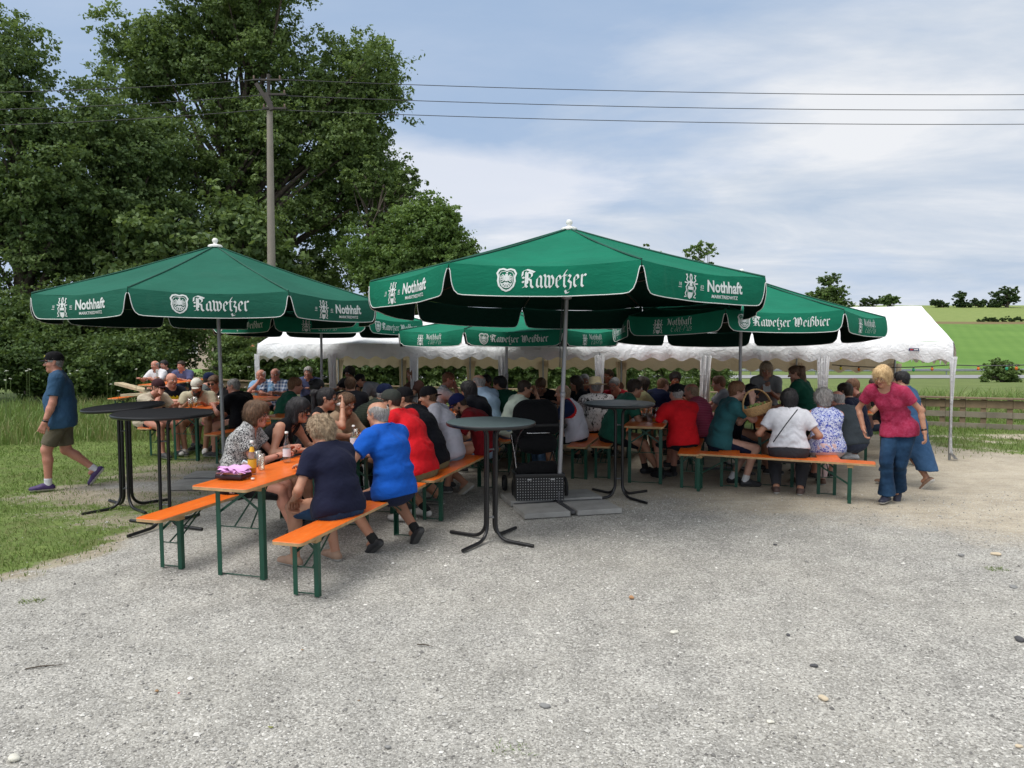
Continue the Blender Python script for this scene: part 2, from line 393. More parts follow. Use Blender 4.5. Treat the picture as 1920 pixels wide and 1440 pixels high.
def person(px, py, Y, head_to, label, pose='sit', lean=10, slouch=12, tw=0, yaw=0, pitch=5, roll=0, w=1.0, belly=0.0, fem=False, skin='tan',
           top=('grey_tee', (0.3, 0.3, 0.3)), sleeve=0.55, topkind='tee', bottom=('shorts', 'jeans_shorts', (0.05, 0.06, 0.09)), shoe=(0.03, 0.03, 0.03), sock=None,
           hair=('short', 'brown'), cap=None, glasses=None, beard=None, lh=None, rh=None, lf=None, rf=None, hint_l=None, hint_r=None, foot_l=0, foot_r=0,
           det='mid', curl=0.55, seat=0.47, thigh_out=0.10, extra=None, cat='person', scale=1.0, group=None, topmats=None, toppaint=None, hipx=0.0, watch=None,
           ts_lim=(0.86, 1.2), rootxy=None, rz=None, neckline=0.0, strap=None, side=0.0, hem_up=0.0, foot_pitch=(0, 0)):
    """px, py = middle of the face in the photograph at depth Y; head_to = heading in degrees (0 away from camera, 90 to the left)."""
    HB, HF = {'hi': (0.0125, 0.0052), 'mid': (0.017, 0.0075), 'far': (0.024, 0.010)}[det]
    if not group: group = 'people sitting at the beer garden tables' if pose == 'sit' else 'people on their feet in the beer garden'
    rsd = abs(hash_s(label)) % 9999
    phi = R(head_to)
    target = at(px, py, Y); g0 = gz(0, Y)
    def spine(ts, S):
        if pose == 'sit': P = V3(0, 0, seat+0.085*S)
        else: P = V3(0, 0, 0.90*S)
        th = R(lean)
        d = lambda a: V3(0, math.sin(a), math.cos(a))
        Wa = P+0.15*ts*d(th*0.55+R(-3)); Ch = Wa+0.185*ts*d(th); Nb = Ch+0.165*ts*d(th+R(slouch))
        na = th*0.75+R(slouch*0.9)+R(6); Hc = Nb+(0.158*S)*d(na)
        return P, Wa, Ch, Nb, Hc
    S = scale
    if pose == 'sit':
        z1 = spine(1.0*S, S)[4][2]; z2 = spine(1.1*S, S)[4][2]
        ts = 1.0+(target.z-g0-z1)/((z2-z1)/0.1); ts = min(max(ts, ts_lim[0]), ts_lim[1])*S
    else:
        z1 = spine(1.0, 1.0)[4][2]; S = min(max((target.z-g0)/z1, 0.85), 1.12); ts = S
    P, Wa, Ch, Nb, Hc = spine(ts, S)
    cx = hipx
    for q, f_ in ((P, 0.0), (Wa, 0.3), (Ch, 0.6), (Nb, 0.85), (Hc, 1.0)): q[0] += cx+side*f_
    tf = R(tw); rgt = V3(math.cos(tf), math.sin(tf), 0); sp = nrm(Nb-Wa); fwd = nrm(np.cross(sp, rgt))*1.0
    fwd = np.cross(sp, rgt); fwd = fwd if fwd[1] > -0.2 else -fwd; fwd = nrm(fwd)
    hy = R(yaw)+tf; hp = R(pitch)
    hf = V3(-math.sin(hy)*math.cos(hp), math.cos(hy)*math.cos(hp), -math.sin(hp)); hr = V3(math.cos(hy), math.sin(hy), 0); hu = np.cross(hr, hf)
    if roll:
        c_, s_ = math.cos(R(roll)), math.sin(R(roll)); hr, hu = hr*c_+hu*s_, hu*c_-hr*s_
    # root location so that the head falls where the photograph has it
    ca, sa = math.cos(phi), math.sin(phi)
    hx, hyy = Hc[0]*ca-Hc[1]*sa, Hc[0]*sa+Hc[1]*ca
    if rootxy is None: loc = (target.x-hx, target.y-hyy)
    else: loc = rootxy
    g = gz(*loc)
    root = empty('person', (loc[0], loc[1], g), phi, label, cat, group)
    H = lambda x, y, z: Hc+(hr*x+hf*y+hu*z)*S
    shw = (0.168 if fem else 0.188)*S*(0.96+0.06*w)
    ShC = Nb-sp*0.045*S
    Sh = {1: ShC+rgt*shw, -1: ShC-rgt*shw}
    hw = 0.088*S
    HJ = {1: P+V3(hw, 0, -0.01*S), -1: P-V3(hw, 0, 0.01*S)}
    ww = w
    # ---- torso
    dn = fwd; torso = []
    torso.append(prim(P+V3(-0.075*S*ww, -0.01, 0), P+V3(0.075*S*ww, -0.01, 0), 0.118*S*ww*(1.06 if fem else 1.0), None, dn, 0.92, 0.05))
    wl = (0.060 if fem else 0.072)*ww
    torso.append(prim(Wa-rgt*wl*S, Wa+rgt*wl*S, 0.104*S*ww, None, dn, 0.90, 0.05))
    torso.append(prim(P, Wa, 0.13*S*ww, 0.125*S*ww, dn, 0.85, 0.05))
    cl = (0.066 if fem else 0.082)*S*(0.7+0.3*ww)
    torso.append(prim(Ch-rgt*cl, Ch+rgt*cl, 0.108*S*(0.5+0.5*ww), None, dn, 0.92, 0.05))
    torso.append(prim(Wa, Ch, 0.125*S*ww, 0.125*S*(0.5+0.5*ww), dn, 0.86, 0.05))
    torso.append(prim(Ch, ShC-sp*0.02, 0.115*S, 0.085*S, dn, 0.80, 0.05))
    torso.append(prim(Sh[-1]+rgt*0.03-sp*0.025*S, Sh[1]-rgt*0.03-sp*0.025*S, 0.062*S*(0.7+0.3*ww), None, dn, 0.95, 0.05))
    for sd in (1, -1): torso.append(prim(Nb+sp*0.035*S+rgt*sd*0.03*S, Sh[sd]-rgt*sd*0.02, 0.042*S, 0.05*S, None, 1, 0.05))
    if belly: torso.append(prim(Wa-sp*0.03+fwd*0.05*S, Wa+sp*0.05+fwd*0.05*S, (0.105+0.04*belly)*S, None, None, 1, 0.06))
    if fem:
        for sd in (1, -1): torso.append(prim(Ch+rgt*sd*0.075*S+fwd*0.062*S-sp*0.01, Ch+rgt*sd*0.075*S+fwd*0.065*S-sp*0.02, 0.062*S*(0.6+0.4*ww), None, None, 1, 0.03))
    # ---- neck and head
    nk = [prim(Nb-sp*0.03*S, H(0, -0.022, -0.075), 0.056*S*(0.8+0.2*ww)*(0.9 if fem else 1), 0.052*S*(0.9 if fem else 1), None, 1, 0.03)]
    hw_ = 0.5+0.5*ww if ww > 1 else 1.0
    hd = [prim(H(0, -0.018, 0.030), H(0, 0.012, 0.032), 0.083*S, 0.079*S, hr, 0.93, 0.02),
          prim(H(0, 0.018, -0.03), H(0, 0.030, -0.075), 0.062*S*hw_, 0.045*S*hw_, hf, 1.0, 0.03),
          prim(H(-0.03, 0.01, -0.06), H(0.03, 0.01, -0.06), 0.036*S*hw_, None, None, 1, 0.03),
          prim(H(0, 0.062, -0.094), H(0, 0.060, -0.100), 0.021*S, None, None, 1, 0.02),
          prim(H(0, 0.083, 0.008), H(0, 0.104, -0.026), 0.0075*S, 0.0125*S, None, 1, 0.012),
          prim(H(-0.010, 0.092, -0.030), H(0.010, 0.092, -0.030), 0.009*S, None, None, 1, 0.008),
          prim(H(-0.034, 0.074, 0.026), H(0.034, 0.074, 0.026), 0.0115*S, None, None, 1, 0.015),
          prim(H(-0.016, 0.0815, -0.0585), H(0.016, 0.0815, -0.0585), 0.0075*S, None, None, 1, 0.006),
          prim(H(-0.013, 0.080, -0.070), H(0.013, 0.080, -0.070), 0.008*S, None, None, 1, 0.006)]
    for sd in (1, -1):
        hd.append(prim(H(sd*0.040, 0.058, -0.025), H(sd*0.044, 0.045, -0.03), 0.023*S, None, None, 1, 0.02))
        hd.append(prim(H(sd*0.0795, -0.010, 0.012), H(sd*0.0765, -0.004, -0.020), 0.019*S, 0.012*S, hr, 0.42, 0.006))
    hsub = [prim(H(sd*0.031, 0.095, 0.003), H(sd*0.033, 0.093, 0.003), 0.0155*S, None, None, 1, 0.01) for sd in (1, -1)]
    hsub += [prim(H(sd*0.094, -0.004, 0.004), H(sd*0.094, 0.0, 0.0), 0.012*S, None, None, 1, 0.004) for sd in (1, -1)]
    # ---- arms
    ua, fa = 0.285*S, 0.25*S; arms = []; hands = []; hboxes = []; sleeves = []; wr = {}; elb = {}
    tz = 0.77 if pose == 'sit' else 0
    dfl = {1: V3(0.13, 0.50, tz+0.035), -1: V3(-0.13, 0.47, tz+0.035)} if pose == 'sit' else {1: Sh[1]+V3(0.05, 0.04, -0.5*S), -1: Sh[-1]+V3(-0.05, 0.04, -0.5*S)}
    tgt = {1: rh, -1: lh}; hn = {1: hint_r, -1: hint_l}
    for sd in (1, -1):
        T = dfl[sd] if tgt[sd] is None else np.asarray(tgt[sd][:3], float)
        if tgt[sd] is not None and len(tgt[sd]) > 3 and tgt[sd][3] == 'head': T = H(*tgt[sd][:3])
        hint = hn[sd] if hn[sd] is not None else (V3(sd*0.7, -0.3, -0.9) if pose == 'sit' else V3(sd*0.3, -1, -0.1))
        E, Wr = ik(Sh[sd], T, ua, fa, hint); elb[sd] = E; wr[sd] = Wr
        aw = (0.85 if fem else 1.0)*(0.65+0.35*ww)*S
        arms.append(prim(Sh[sd], Sh[sd]*0.7+E*0.3, 0.056*aw, 0.052*aw, None, 1, 0.035))
        arms.append(prim(Sh[sd], E, 0.050*aw, 0.040*aw, None, 1, 0.03))
        m1 = E*0.68+Wr*0.32
        arms.append(prim(E, m1, 0.040*aw, 0.041*aw, None, 1, 0.02)); arms.append(prim(m1, Wr, 0.041*aw, 0.0275*S, None, 1, 0.02))
        fd = nrm(Wr-E)
        # hand frame
        up = V3(0, 0, 1); pn = up-fd*(up @ fd); pn = nrm(pn) if np.linalg.norm(pn) > 0.15 else nrm(V3(-sd, 0, 0)-fd*(V3(-sd, 0, 0) @ fd))
        if tgt[sd] is not None and len(tgt[sd]) > 3 and tgt[sd][3] == 'head': pn = nrm(-(H(0, 0, 0)-Wr)+fd*((H(0, 0, 0)-Wr) @ fd))
        if pose != 'sit': pn = nrm(V3(sd, 0, 0)-fd*fd[0]*sd)
        lat = np.cross(fd, pn)*sd; lat = -lat if (lat @ rgt)*sd > 0 else lat   # thumb side: towards the middle of the body
        kn = Wr+fd*0.085*S; hp_ = [prim(Wr, Wr+fd*0.02, 0.025*S, 0.025*S, pn, 0.72, 0.02)]
        for q in range(4):
            o = (q-1.5)*0.0195*S
            hp_.append(prim(Wr+fd*0.015-lat*o*0.6, kn-lat*o, 0.0145*S, 0.0115*S, None, 1, 0.012))
        for q in range(4):
            o = (1.5-q)*0.0205*S; L = (0.072, 0.08, 0.075, 0.06)[q]*S; cq = curl*(0.85+0.12*q)
            a0 = kn+lat*o; ang = 0.25*cq+0.05
            for sgl, rr in ((0.42, 0.0098), (0.33, 0.0088), (0.25, 0.0078)):
                dd = nrm(fd*math.cos(ang)-pn*math.sin(ang)+lat*0.05*(1.5-q)); b0 = a0+dd*L*sgl; hp_.append(prim(a0, b0, rr*S, (rr-0.0008)*S, None, 1, 0.004)); a0 = b0; ang += 1.15*cq
        t0 = Wr+fd*0.022*S+lat*0.022*S; t1 = t0+nrm(fd*0.6+lat*0.85-pn*0.35)*0.045*S; t2 = t1+nrm(fd*0.95+lat*0.25-pn*0.4)*0.034*S
        hp_ += [prim(t0, t1, 0.0155*S, 0.0115*S, None, 1, 0.01), prim(t1, t2, 0.0108*S, 0.0088*S, None, 1, 0.004)]
        hands.append(hp_); lo, hi = bounds(hp_, 0.012); hboxes.append((lo, hi))
        # sleeve
        if sleeve > 0:
            sl_end = Sh[sd]+(E-Sh[sd])*min(1.0, sleeve); e = 0.019 if topkind != 'blouse' else 0.026
            if sleeve <= 1.0:
                cp = [(sl_end, nrm(E-Sh[sd]))]
                sleeves.append(infl(prim(Sh[sd], E, 0.052*aw, 0.045*aw, None, 1, 0.04), e+0.004, clip=cp))
                sleeves.append(infl(prim(Sh[sd], Sh[sd]*0.7+E*0.3, 0.056*aw, 0.052*aw, None, 1, 0.035), e*0.8, clip=cp))
            else:
                sleeves.append(infl(prim(Sh[sd], E, 0.052*aw, 0.043*aw, None, 1, 0.04), e)); se = E+(Wr-E)*(sleeve-1.0)
                sleeves.append(infl(prim(E, Wr, 0.042*aw, 0.030*aw, None, 1, 0.03), e, clip=[(se, nrm(Wr-E))]))
    # ---- legs
    tl, sl_ = 0.425*S, 0.415*S; legs = []; shins = []; kne = {}; ank = {}; thighs = {}
    for sd in (1, -1):
        T = (lf if sd < 0 else rf)
        if T is None: T = (sd*(0.10+thigh_out*0.5), 0.46, 0.085) if pose == 'sit' else (sd*0.10, 0.02, 0.085)
        T = np.asarray(T, float); hint = V3(sd*thigh_out*1.2, 1.0, 0.9) if pose == 'sit' else V3(sd*0.05, 1, 0)
        K, A = ik(HJ[sd], T, tl, sl_, hint); kne[sd] = K; ank[sd] = A; lw = (0.7+0.3*ww)*S*(1.05 if fem else 1)
        thighs[sd] = [prim(HJ[sd], K, 0.088*lw, 0.060*lw, None, 1, 0.04)]
        calf = K*0.7+A*0.3; bk = nrm(np.cross(nrm(A-K), V3(1, 0, 0))); bk = bk if bk[1] < 0.2 else -bk
        shins.append([prim(K, calf+bk*0.01, 0.054*lw, 0.054*lw, None, 1, 0.02), prim(calf+bk*0.01, A, 0.053*lw, 0.036*S, None, 1, 0.02)])
        legs += thighs[sd]+shins[-1]
    # ---- feet / shoes
    shoes = []
    for sd, fy, fp in ((1, foot_r, foot_pitch[1]), (-1, foot_l, foot_pitch[0])):
        A = ank[sd]; f_ = V3(-math.sin(R(fy)+(-0.12*sd)), math.cos(R(fy)+(-0.12*sd)), 0); f2 = nrm(f_*math.cos(R(fp))+V3(0, 0, -math.sin(R(fp)))); u2 = nrm(V3(0, 0, 1)*math.cos(R(fp))+f_*math.sin(R(fp)))
        he = A-f2*0.035*S-u2*0.045*S; toe = A+f2*0.168*S-u2*0.050*S; mid = A+f2*0.06*S-u2*0.035*S
        sol = [(A-u2*0.083*S, -u2)]
        sh = [prim(he, mid, 0.040*S, 0.044*S, None, 1, 0.02, sol), prim(mid, toe, 0.044*S, 0.036*S, u2, 0.85, 0.02, sol), prim(A, A-u2*0.03*S, 0.038*S, 0.04*S, None, 1, 0.02), prim(he+f2*0.03, toe-f2*0.02-u2*0.004, 0.042*S, 0.042*S, u2, 0.7, 0.01, sol)]
        shoes.append(sh)
    foot = [prim(ank[sd], ank[sd]+V3(0, 0.06, -0.04), 0.034*S, 0.028*S, None, 1, 0.02) for sd in (1, -1)]
    sk = skin_mat(SK[skin]) if isinstance(skin, str) else skin_mat(skin)
    # ---- body mesh (one continuous figure; head and hands meshed finer)
    lo_h = Hc-0.16*S; hi_h = Hc+0.16*S; lo_h[2] = Hc[2]-0.15*S
    allp = torso+nk+arms+legs+foot
    Vb, Fb = surf(allp+hd, HB, masks=[(lo_h+HB*2, hi_h-HB*2)]+[(a+HB*1.5, b-HB*1.5) for a, b in hboxes])
    Vs, Fs, Ms = [Vb], [Fb], [np.zeros(len(Fb), int)]; n0 = len(Vb)
    Vh, Fh = surf(nk+hd+torso[-3:]+torso[5:6], HF, subs=hsub, lo=lo_h, hi=hi_h)
    fc = Vh[Fh].mean(1)-Hc; lx, ly, lz = fc @ hr/S, fc @ hf/S, fc @ hu/S
    mh = np.zeros(len(Fh), int)
    mh[(np.abs(lx) < 0.021) & (ly > 0.078) & (lz < -0.0535) & (lz > -0.0755)] = 3
    Vs.append(Vh); Fs.append(Fh+n0); Ms.append(mh); n0 += len(Vh)
    for q, hp_ in enumerate(hands):
        sd = (1, -1)[q]
        Vq, Fq = surf(hp_+arms[q*4+3:q*4+4], max(HF, 0.0055), lo=hboxes[q][0], hi=hboxes[q][1]); Vs.append(Vq); Fs.append(Fq+n0); Ms.append(np.zeros(len(Fq), int)); n0 += len(Vq)
    # eyes as parts of the same mesh
    def ball(c, r, n=8):
        vs = []; fs = []
        for i in range(n+1):
            t_ = PI*i/n
            for j in range(n*2):
                p_ = 2*PI*j/(n*2); vs.append(c+r*V3(math.sin(t_)*math.cos(p_), math.sin(t_)*math.sin(p_), math.cos(t_)))
        for i in range(n):
            for j in range(n*2): fs.append((i*2*n+j, (i+1)*2*n+j, (i+1)*2*n+(j+1) % (2*n), i*2*n+(j+1) % (2*n)))
        return np.array(vs), np.array(fs)
    if det != 'far' or True:
        for sd in (1, -1):
            c = H(sd*0.0315, 0.0765, 0.003); ve, fe = ball(c, 0.0125*S, 5); Vs.append(ve); Fs.append(fe+n0); fcx = ve[fe].mean(1)-c
            Ms.append(np.where((fcx @ hf) > 0.0097*S, 2, 1)); n0 += len(ve)
    V = np.concatenate(Vs); F = np.concatenate(Fs); M = np.concatenate(Ms)
    body = mesh_np('body', V, F, [sk, M_EYE, M_IRIS, M_LIP], root, True, M)
    # ---- eyebrows
    hc_ = HAIRC.get(hair[1] if hair else 'brown', HAIRC['brown']); hm = hair_mat(hair[1] if hair else 'brown', *hc_)
    if det != 'far':
        eb = MB()
        for sd in (1, -1): eb.tube([H(sd*0.014, 0.0875, 0.027), H(sd*0.030, 0.0865, 0.033), H(sd*0.047, 0.072, 0.028)], [0.003*S, 0.0035*S, 0.002*S], 5)
        eb.build('eyebrows', hm, root)
    # ---- top
    if topkind != 'none':
        e = {'tee': 0.016, 'polo': 0.018, 'shirt': 0.022, 'blouse': 0.022, 'tank': 0.012, 'dress': 0.016, 'jacket': 0.03}[topkind]
        tp = [infl(p, e) for p in torso]
        hem = P-sp*((0.075 if pose == 'sit' else 0.09)-hem_up)*S
        if topkind in ('shirt', 'jacket') and pose != 'sit': hem = P-sp*0.14*S
        if pose != 'sit' or topkind != 'tank':
            tp.append(infl(prim(P-V3(0.06*ww, 0, 0.08), P+V3(0.06*ww, 0, -0.08), 0.11*S*ww, None, dn, 0.95, 0.04), e+0.016)) if pose != 'sit' else None
        tp = [p for p in tp if p is not None]
        if pose != 'sit': tp += [infl(prim(HJ[sd], HJ[sd]*0.78+kne[sd]*0.22, 0.090*(0.7+0.3*ww)*S*(1.05 if fem else 1), None, None, 1, 0.04), e+0.012) for sd in (1, -1)]
        if pose == 'sit': tp.append(infl(prim(P-V3(0.07*ww, -0.02, 0.03), P+V3(0.07*ww, 0.02, -0.03), 0.118*S*ww, None, None, 1, 0.04), e+0.004))
        tp += sleeves
        nsub = [prim(Nb+sp*0.03+fwd*0.02, H(0, 0, -0.05), 0.078*S*(0.85+0.15*ww), 0.13*S, None, 1, 0.008)]
        if neckline: nsub.append(prim(Nb+fwd*0.10*S, Nb+fwd*0.12*S-sp*neckline, 0.07*S, 0.02*S, None, 1, 0.01))
        if sleeve == 0:
            for sd in (1, -1): nsub.append(prim(Sh[sd]+rgt*sd*0.055*S+sp*0.05, elb[sd]+rgt*sd*0.04, 0.055*S, 0.05*S, None, 1, 0.01))
        hem_n = (nrm(-sp*0.25+V3(0, 0, -0.75)) if side else -sp) if pose != 'sit' else nrm(-sp*0.7+V3(0, 0, -0.3))
        Vt, Ft = surf(tp, HB*0.85, subs=nsub, planes=[(hem, hem_n)])
        Vt = wob(Vt, 0.0030*S, 24, rsd, (1, 1, 1.4)); Vt = wob(Vt, 0.0010, 70, rsd+1)
        rel = Vt-Wa; hgt = rel @ sp; ang = np.arctan2(rel @ fwd, rel @ rgt); rad_ = rel-np.outer(hgt, sp); rad_ /= np.maximum(1e-6, np.linalg.norm(rad_, axis=1))[:, None]
        ph = 1.7*np.sin(ang*2+rsd)+1.1*np.sin(ang*5+rsd*0.7); fold = np.sin(hgt*58+ph)+0.6*np.sin(hgt*97+2.1*ph); msk = np.exp(-((hgt+0.01)/0.10)**2)*np.clip(0.45+0.55*np.sin(ang*1.5+rsd*1.3), 0, 1)
        dr_ = np.exp(-((hgt-0.25)/0.10)**2)*np.sin(ang*9+hgt*30+rsd)*0.5; far_ = (np.abs(rel @ rgt) < 0.24*ww)
        Vt = Vt+rad_*((0.0052*S*msk*fold+0.004*S*dr_)*far_)[:, None]
        tm = topmats or [cloth(top[0], top[1], *(top[2:]))]
        mi = None
        if toppaint is not None:
            fc = Vt[Ft].mean(1); r_ = fc-Ch; mi = toppaint((r_ @ rgt)/S, (r_ @ fwd)/S, (r_ @ sp)/S, fc, Sh, elb)
        nm = {'tee': 't_shirt', 'polo': 'polo_shirt', 'shirt': 'shirt', 'blouse': 'blouse', 'tank': 'sleeveless_top', 'dress': 'dress_top', 'jacket': 'jacket'}[topkind]
        ts_o = mesh_np(nm, Vt, Ft, tm, root, True, mi)
        if topkind in ('polo', 'shirt', 'jacket'):
            cb = MB(); ring = []; nn = 18
            for q in range(nn):
                a = 2*PI*q/nn; rr = 0.068*S*(0.85+0.15*ww)+0.008
                if abs(a-PI/2) < 0.25: continue
                ring.append(Nb+sp*(0.028-0.012*math.sin(a))*S+rgt*math.cos(a)*rr+fwd*(math.sin(a)*rr+0.012))
            st = next(i for i in range(len(ring)) if True)
            k0 = max(range(len(ring)), key=lambda i: np.linalg.norm(ring[i]-ring[i-1])); ring = ring[k0:]+ring[:k0]
            P_ = [[Vector(p+sp*zz_-(Nb-p)*oo) for (zz_, oo) in ((-0.012, 0.22), (0.0, 0.12), (0.017*S, 0.0), (0.012*S, -0.10))] for p in ring]
            cb.grid(P_); cb.build('collar', tm[0], ts_o)
    # ---- bottom
    kind, bname, bcol = bottom[:3]; bpat = bottom[3:]
    bm_ = cloth(bname, bcol, *bpat)
    if kind != 'none':
        bp = [infl(p, 0.010) for p in (torso[0], torso[2])]
        if kind in ('shorts', 'trousers', 'flared', 'skirt', 'long_dress'):
            for q, sd in enumerate((1, -1)):
                th_ = thighs[sd][0]
                if kind == 'shorts':
                    ce = HJ[sd]+(kne[sd]-HJ[sd])*0.86; bp.append(prim(HJ[sd], kne[sd], th_['ra']+0.014, th_['rb']+0.026, None, 1, 0.03, [(ce, nrm(kne[sd]-HJ[sd]))]))
                elif kind in ('trousers', 'flared'):
                    fl_ = 0.016 if kind == 'trousers' else 0.012
                    bp.append(infl(th_, 0.014)); s1, s2 = shins[q]; bp.append(infl(s1, fl_))
                    end = ank[sd]+nrm(kne[sd]-ank[sd])*0.015
                    bp.append(prim(s2['a'], ank[sd], s2['ra']+fl_-(0 if kind == 'trousers' else 0.004), 0.056*S if kind == 'trousers' else 0.105*S, None, 1, 0.03, [(end, nrm(ank[sd]-kne[sd]))]))
                elif kind == 'skirt':
                    bp.append(prim(HJ[sd], kne[sd], th_['ra']+0.02, th_['rb']+0.035, None, 1, 0.12, [(kne[sd], nrm(kne[sd]-HJ[sd]))]))
                else:
                    bp.append(prim(HJ[sd], ank[sd]+V3(sd*0.02, 0, 0.05), th_['ra']+0.035, 0.14*S, None, 1, 0.14, [(ank[sd]+V3(0, 0, 0.10), V3(0, 0, -1))]))
        planes = []
        if pose == 'sit': planes.append((P*0.75+Wa*0.25+sp*hem_up*0.6, sp))
        elif kind != 'long_dress': planes.append((P+sp*0.035*S, sp))
        Vt, Ft = surf(bp, HB*0.9, planes=planes)
        if kind in ('shorts', 'skirt', 'long_dress', 'flared', 'trousers'): Vt = wob(Vt, 0.003, 30, rsd+5); Vt = wob(Vt, 0.002, 60, rsd+6)
        mesh_np({'shorts': 'shorts', 'trousers': 'trousers', 'flared': 'flared_jeans', 'skirt': 'skirt', 'long_dress': 'dress_skirt'}[kind], Vt, Ft, [bm_], root)
    # ---- shoes and socks
    shm = plain('shoe_%d_%d_%d' % tuple(int(x*99) for x in shoe), shoe, 0.6, var=0.2)
    for q, sh in enumerate(shoes):
        Vt, Ft = surf(sh, max(HF*1.2, 0.009)); fz = Vt[Ft].mean(1)
        A = ank[(1, -1)[q]]; u2_ = -sh[0]['clip'][0][1]; low = (fz-A) @ u2_ < -0.083*S+0.024
        mesh_np('shoe', Vt, Ft, [shm, plain('sole_pale', (0.5, 0.49, 0.46), 0.7) if max(shoe) > 0.025 else plain('sole_dark', (0.05, 0.05, 0.05), 0.8)], root, True, low.astype(int))
        if sock is not None and kind in ('shorts', 'skirt'):
            A = ank[(1, -1)[q]]; K = kne[(1, -1)[q]]; u = nrm(K-A)
            Vt, Ft = surf([prim(A-u*0.02, A+u*0.09, 0.043*S, 0.044*S, None, 1, 0.01, [(A+u*0.07*S, u)])], max(HF, 0.009))
            mesh_np('sock', Vt, Ft, [cloth('sock_%d' % int(sock[0]*100), sock)], root)
    # ---- hair
    style = hair[0] if hair else 'none'
    cran = [prim(H(0, -0.020, 0.034), H(0, 0.010, 0.036), 0.083*S, 0.079*S, hr, 0.93, 0.02)]
    HH = max(HF*1.1, 0.0065)
    if style in ('short', 'bald', 'bob', 'long', 'curly', 'ponytail', 'tied', 'crop'):
        hp = []; subs = []; pl = []
        if style == 'short':
            hp = [infl(cran[0], 0.013), prim(H(0, -0.04, 0.0), H(0, -0.045, -0.045), 0.072*S, 0.055*S, hr, 1.02, 0.02)]
            subs = [prim(H(0, 0.095, -0.005), H(0, 0.13, -0.06), 0.062*S, 0.10*S, hr, 1.25, 0.012), prim(H(-0.12, 0.01, -0.03), H(0.12, 0.01, -0.03), 0.030*S, None, None, 1, 0.01)]
            pl = [(H(0, 0, -0.066), -hu)]
        if style == 'crop':
            hp = [infl(cran[0], 0.006), prim(H(0, -0.035, 0.0), H(0, -0.04, -0.04), 0.066*S, 0.052*S, hr, 1.02, 0.02)]
            subs = [prim(H(0, 0.105, -0.005), H(0, 0.13, -0.06), 0.065*S, 0.10*S, hr, 1.25, 0.012), prim(H(-0.12, 0.02, -0.03), H(0.12, 0.02, -0.03), 0.034*S, None, None, 1, 0.01)]
            pl = [(H(0, 0, -0.055), -hu)]
        if style == 'bald':
            hp = [infl(cran[0], 0.010), prim(H(0, -0.040, 0.0), H(0, -0.045, -0.045), 0.071*S, 0.055*S, hr, 1.03, 0.02)]
            subs = [prim(H(0, -0.095, 0.122), H(0, 0.12, 0.10), 0.074*S, 0.10*S, hr, 0.94, 0.012), prim(H(0, 0.095, 0.0), H(0, 0.13, -0.06), 0.085*S, 0.12*S, hr, 1.2, 0.012), prim(H(-0.12, 0.012, -0.03), H(0.12, 0.012, -0.03), 0.028*S, None, None, 1, 0.01)]
            pl = [(H(0, 0, -0.068), -hu)]
        if style == 'curly':
            hp = [infl(cran[0], 0.029), prim(H(0, -0.04, 0.0), H(0, -0.045, -0.055), 0.084*S, 0.066*S, hr, 1.05, 0.02), prim(H(0, 0.035, 0.085), H(0, 0.05, 0.07), 0.05*S, None, hr, 1.1, 0.03)]
            subs = [prim(H(0, 0.105, -0.025), H(0, 0.14, -0.07), 0.062*S, 0.10*S, hr, 1.2, 0.012)]; pl = [(H(0, 0, -0.092), -hu)]
        if style == 'bob':
            hp = [infl(cran[0], 0.020), prim(H(-0.062, -0.012, 0.01), H(-0.058, 0.0, -0.075), 0.036*S, 0.030*S, None, 1, 0.04), prim(H(0.062, -0.012, 0.01), H(0.058, 0.0, -0.075), 0.036*S, 0.030*S, None, 1, 0.04),
                  prim(H(0, -0.05, 0.0), H(0, -0.052, -0.085), 0.078*S, 0.058*S, hr, 1.1, 0.03), prim(H(0, 0.055, 0.072), H(0, 0.064, 0.048), 0.040*S, 0.034*S, hr, 1.3, 0.02)]
            subs = [prim(H(0, 0.115, -0.03), H(0, 0.14, -0.08), 0.066*S, 0.11*S, hr, 1.05, 0.012)]; pl = [(H(0, 0, -0.108), -hu)]
        if style in ('long',):
            L = 0.30*S
            dwn = V3(0, 0, -1)
            hp = [infl(cran[0], 0.017), prim(H(0, -0.05, 0.0), H(0, -0.055, -0.08), 0.078*S, 0.07*S, hr, 1.1, 0.03), prim(H(0, -0.055, -0.07), H(0, -0.06, -0.07)+dwn*L*0.6-fwd*0.05, 0.075*S, 0.055*S, fwd, 0.5, 0.04),
                  prim(H(-0.066, -0.012, 0.01), H(-0.07, 0.0, -0.11), 0.032*S, 0.030*S, None, 1, 0.03), prim(H(0.066, -0.012, 0.01), H(0.07, 0.0, -0.11), 0.032*S, 0.03*S, None, 1, 0.03)]
            subs = [prim(H(0, 0.110, -0.025), H(0, 0.14, -0.08), 0.064*S, 0.10*S, hr, 1.1, 0.012)]
        if style in ('ponytail', 'tied'):
            hp = [infl(cran[0], 0.009), prim(H(0, -0.04, 0.0), H(0, -0.045, -0.03), 0.072*S, 0.058*S, hr, 1.02, 0.02)]
            subs = [prim(H(0, 0.110, 0.0), H(0, 0.14, -0.06), 0.066*S, 0.11*S, hr, 1.2, 0.012), prim(H(-0.12, 0.012, -0.03), H(0.12, 0.012, -0.03), 0.026*S, None, None, 1, 0.01)]
        Vt, Ft = surf(hp, HH, subs=subs, planes=pl)
        amp = {'curly': 0.007, 'bob': 0.0035, 'long': 0.004, 'short': 0.003}.get(style, 0.0015)
        Vt = wob(Vt, amp, 60 if style == 'curly' else 45, rsd+9, (1, 1, 0.5)); Vt = wob(Vt, amp*0.7, 130, rsd+10, (1, 1, 0.35) if style != 'curly' else (1, 1, 1))
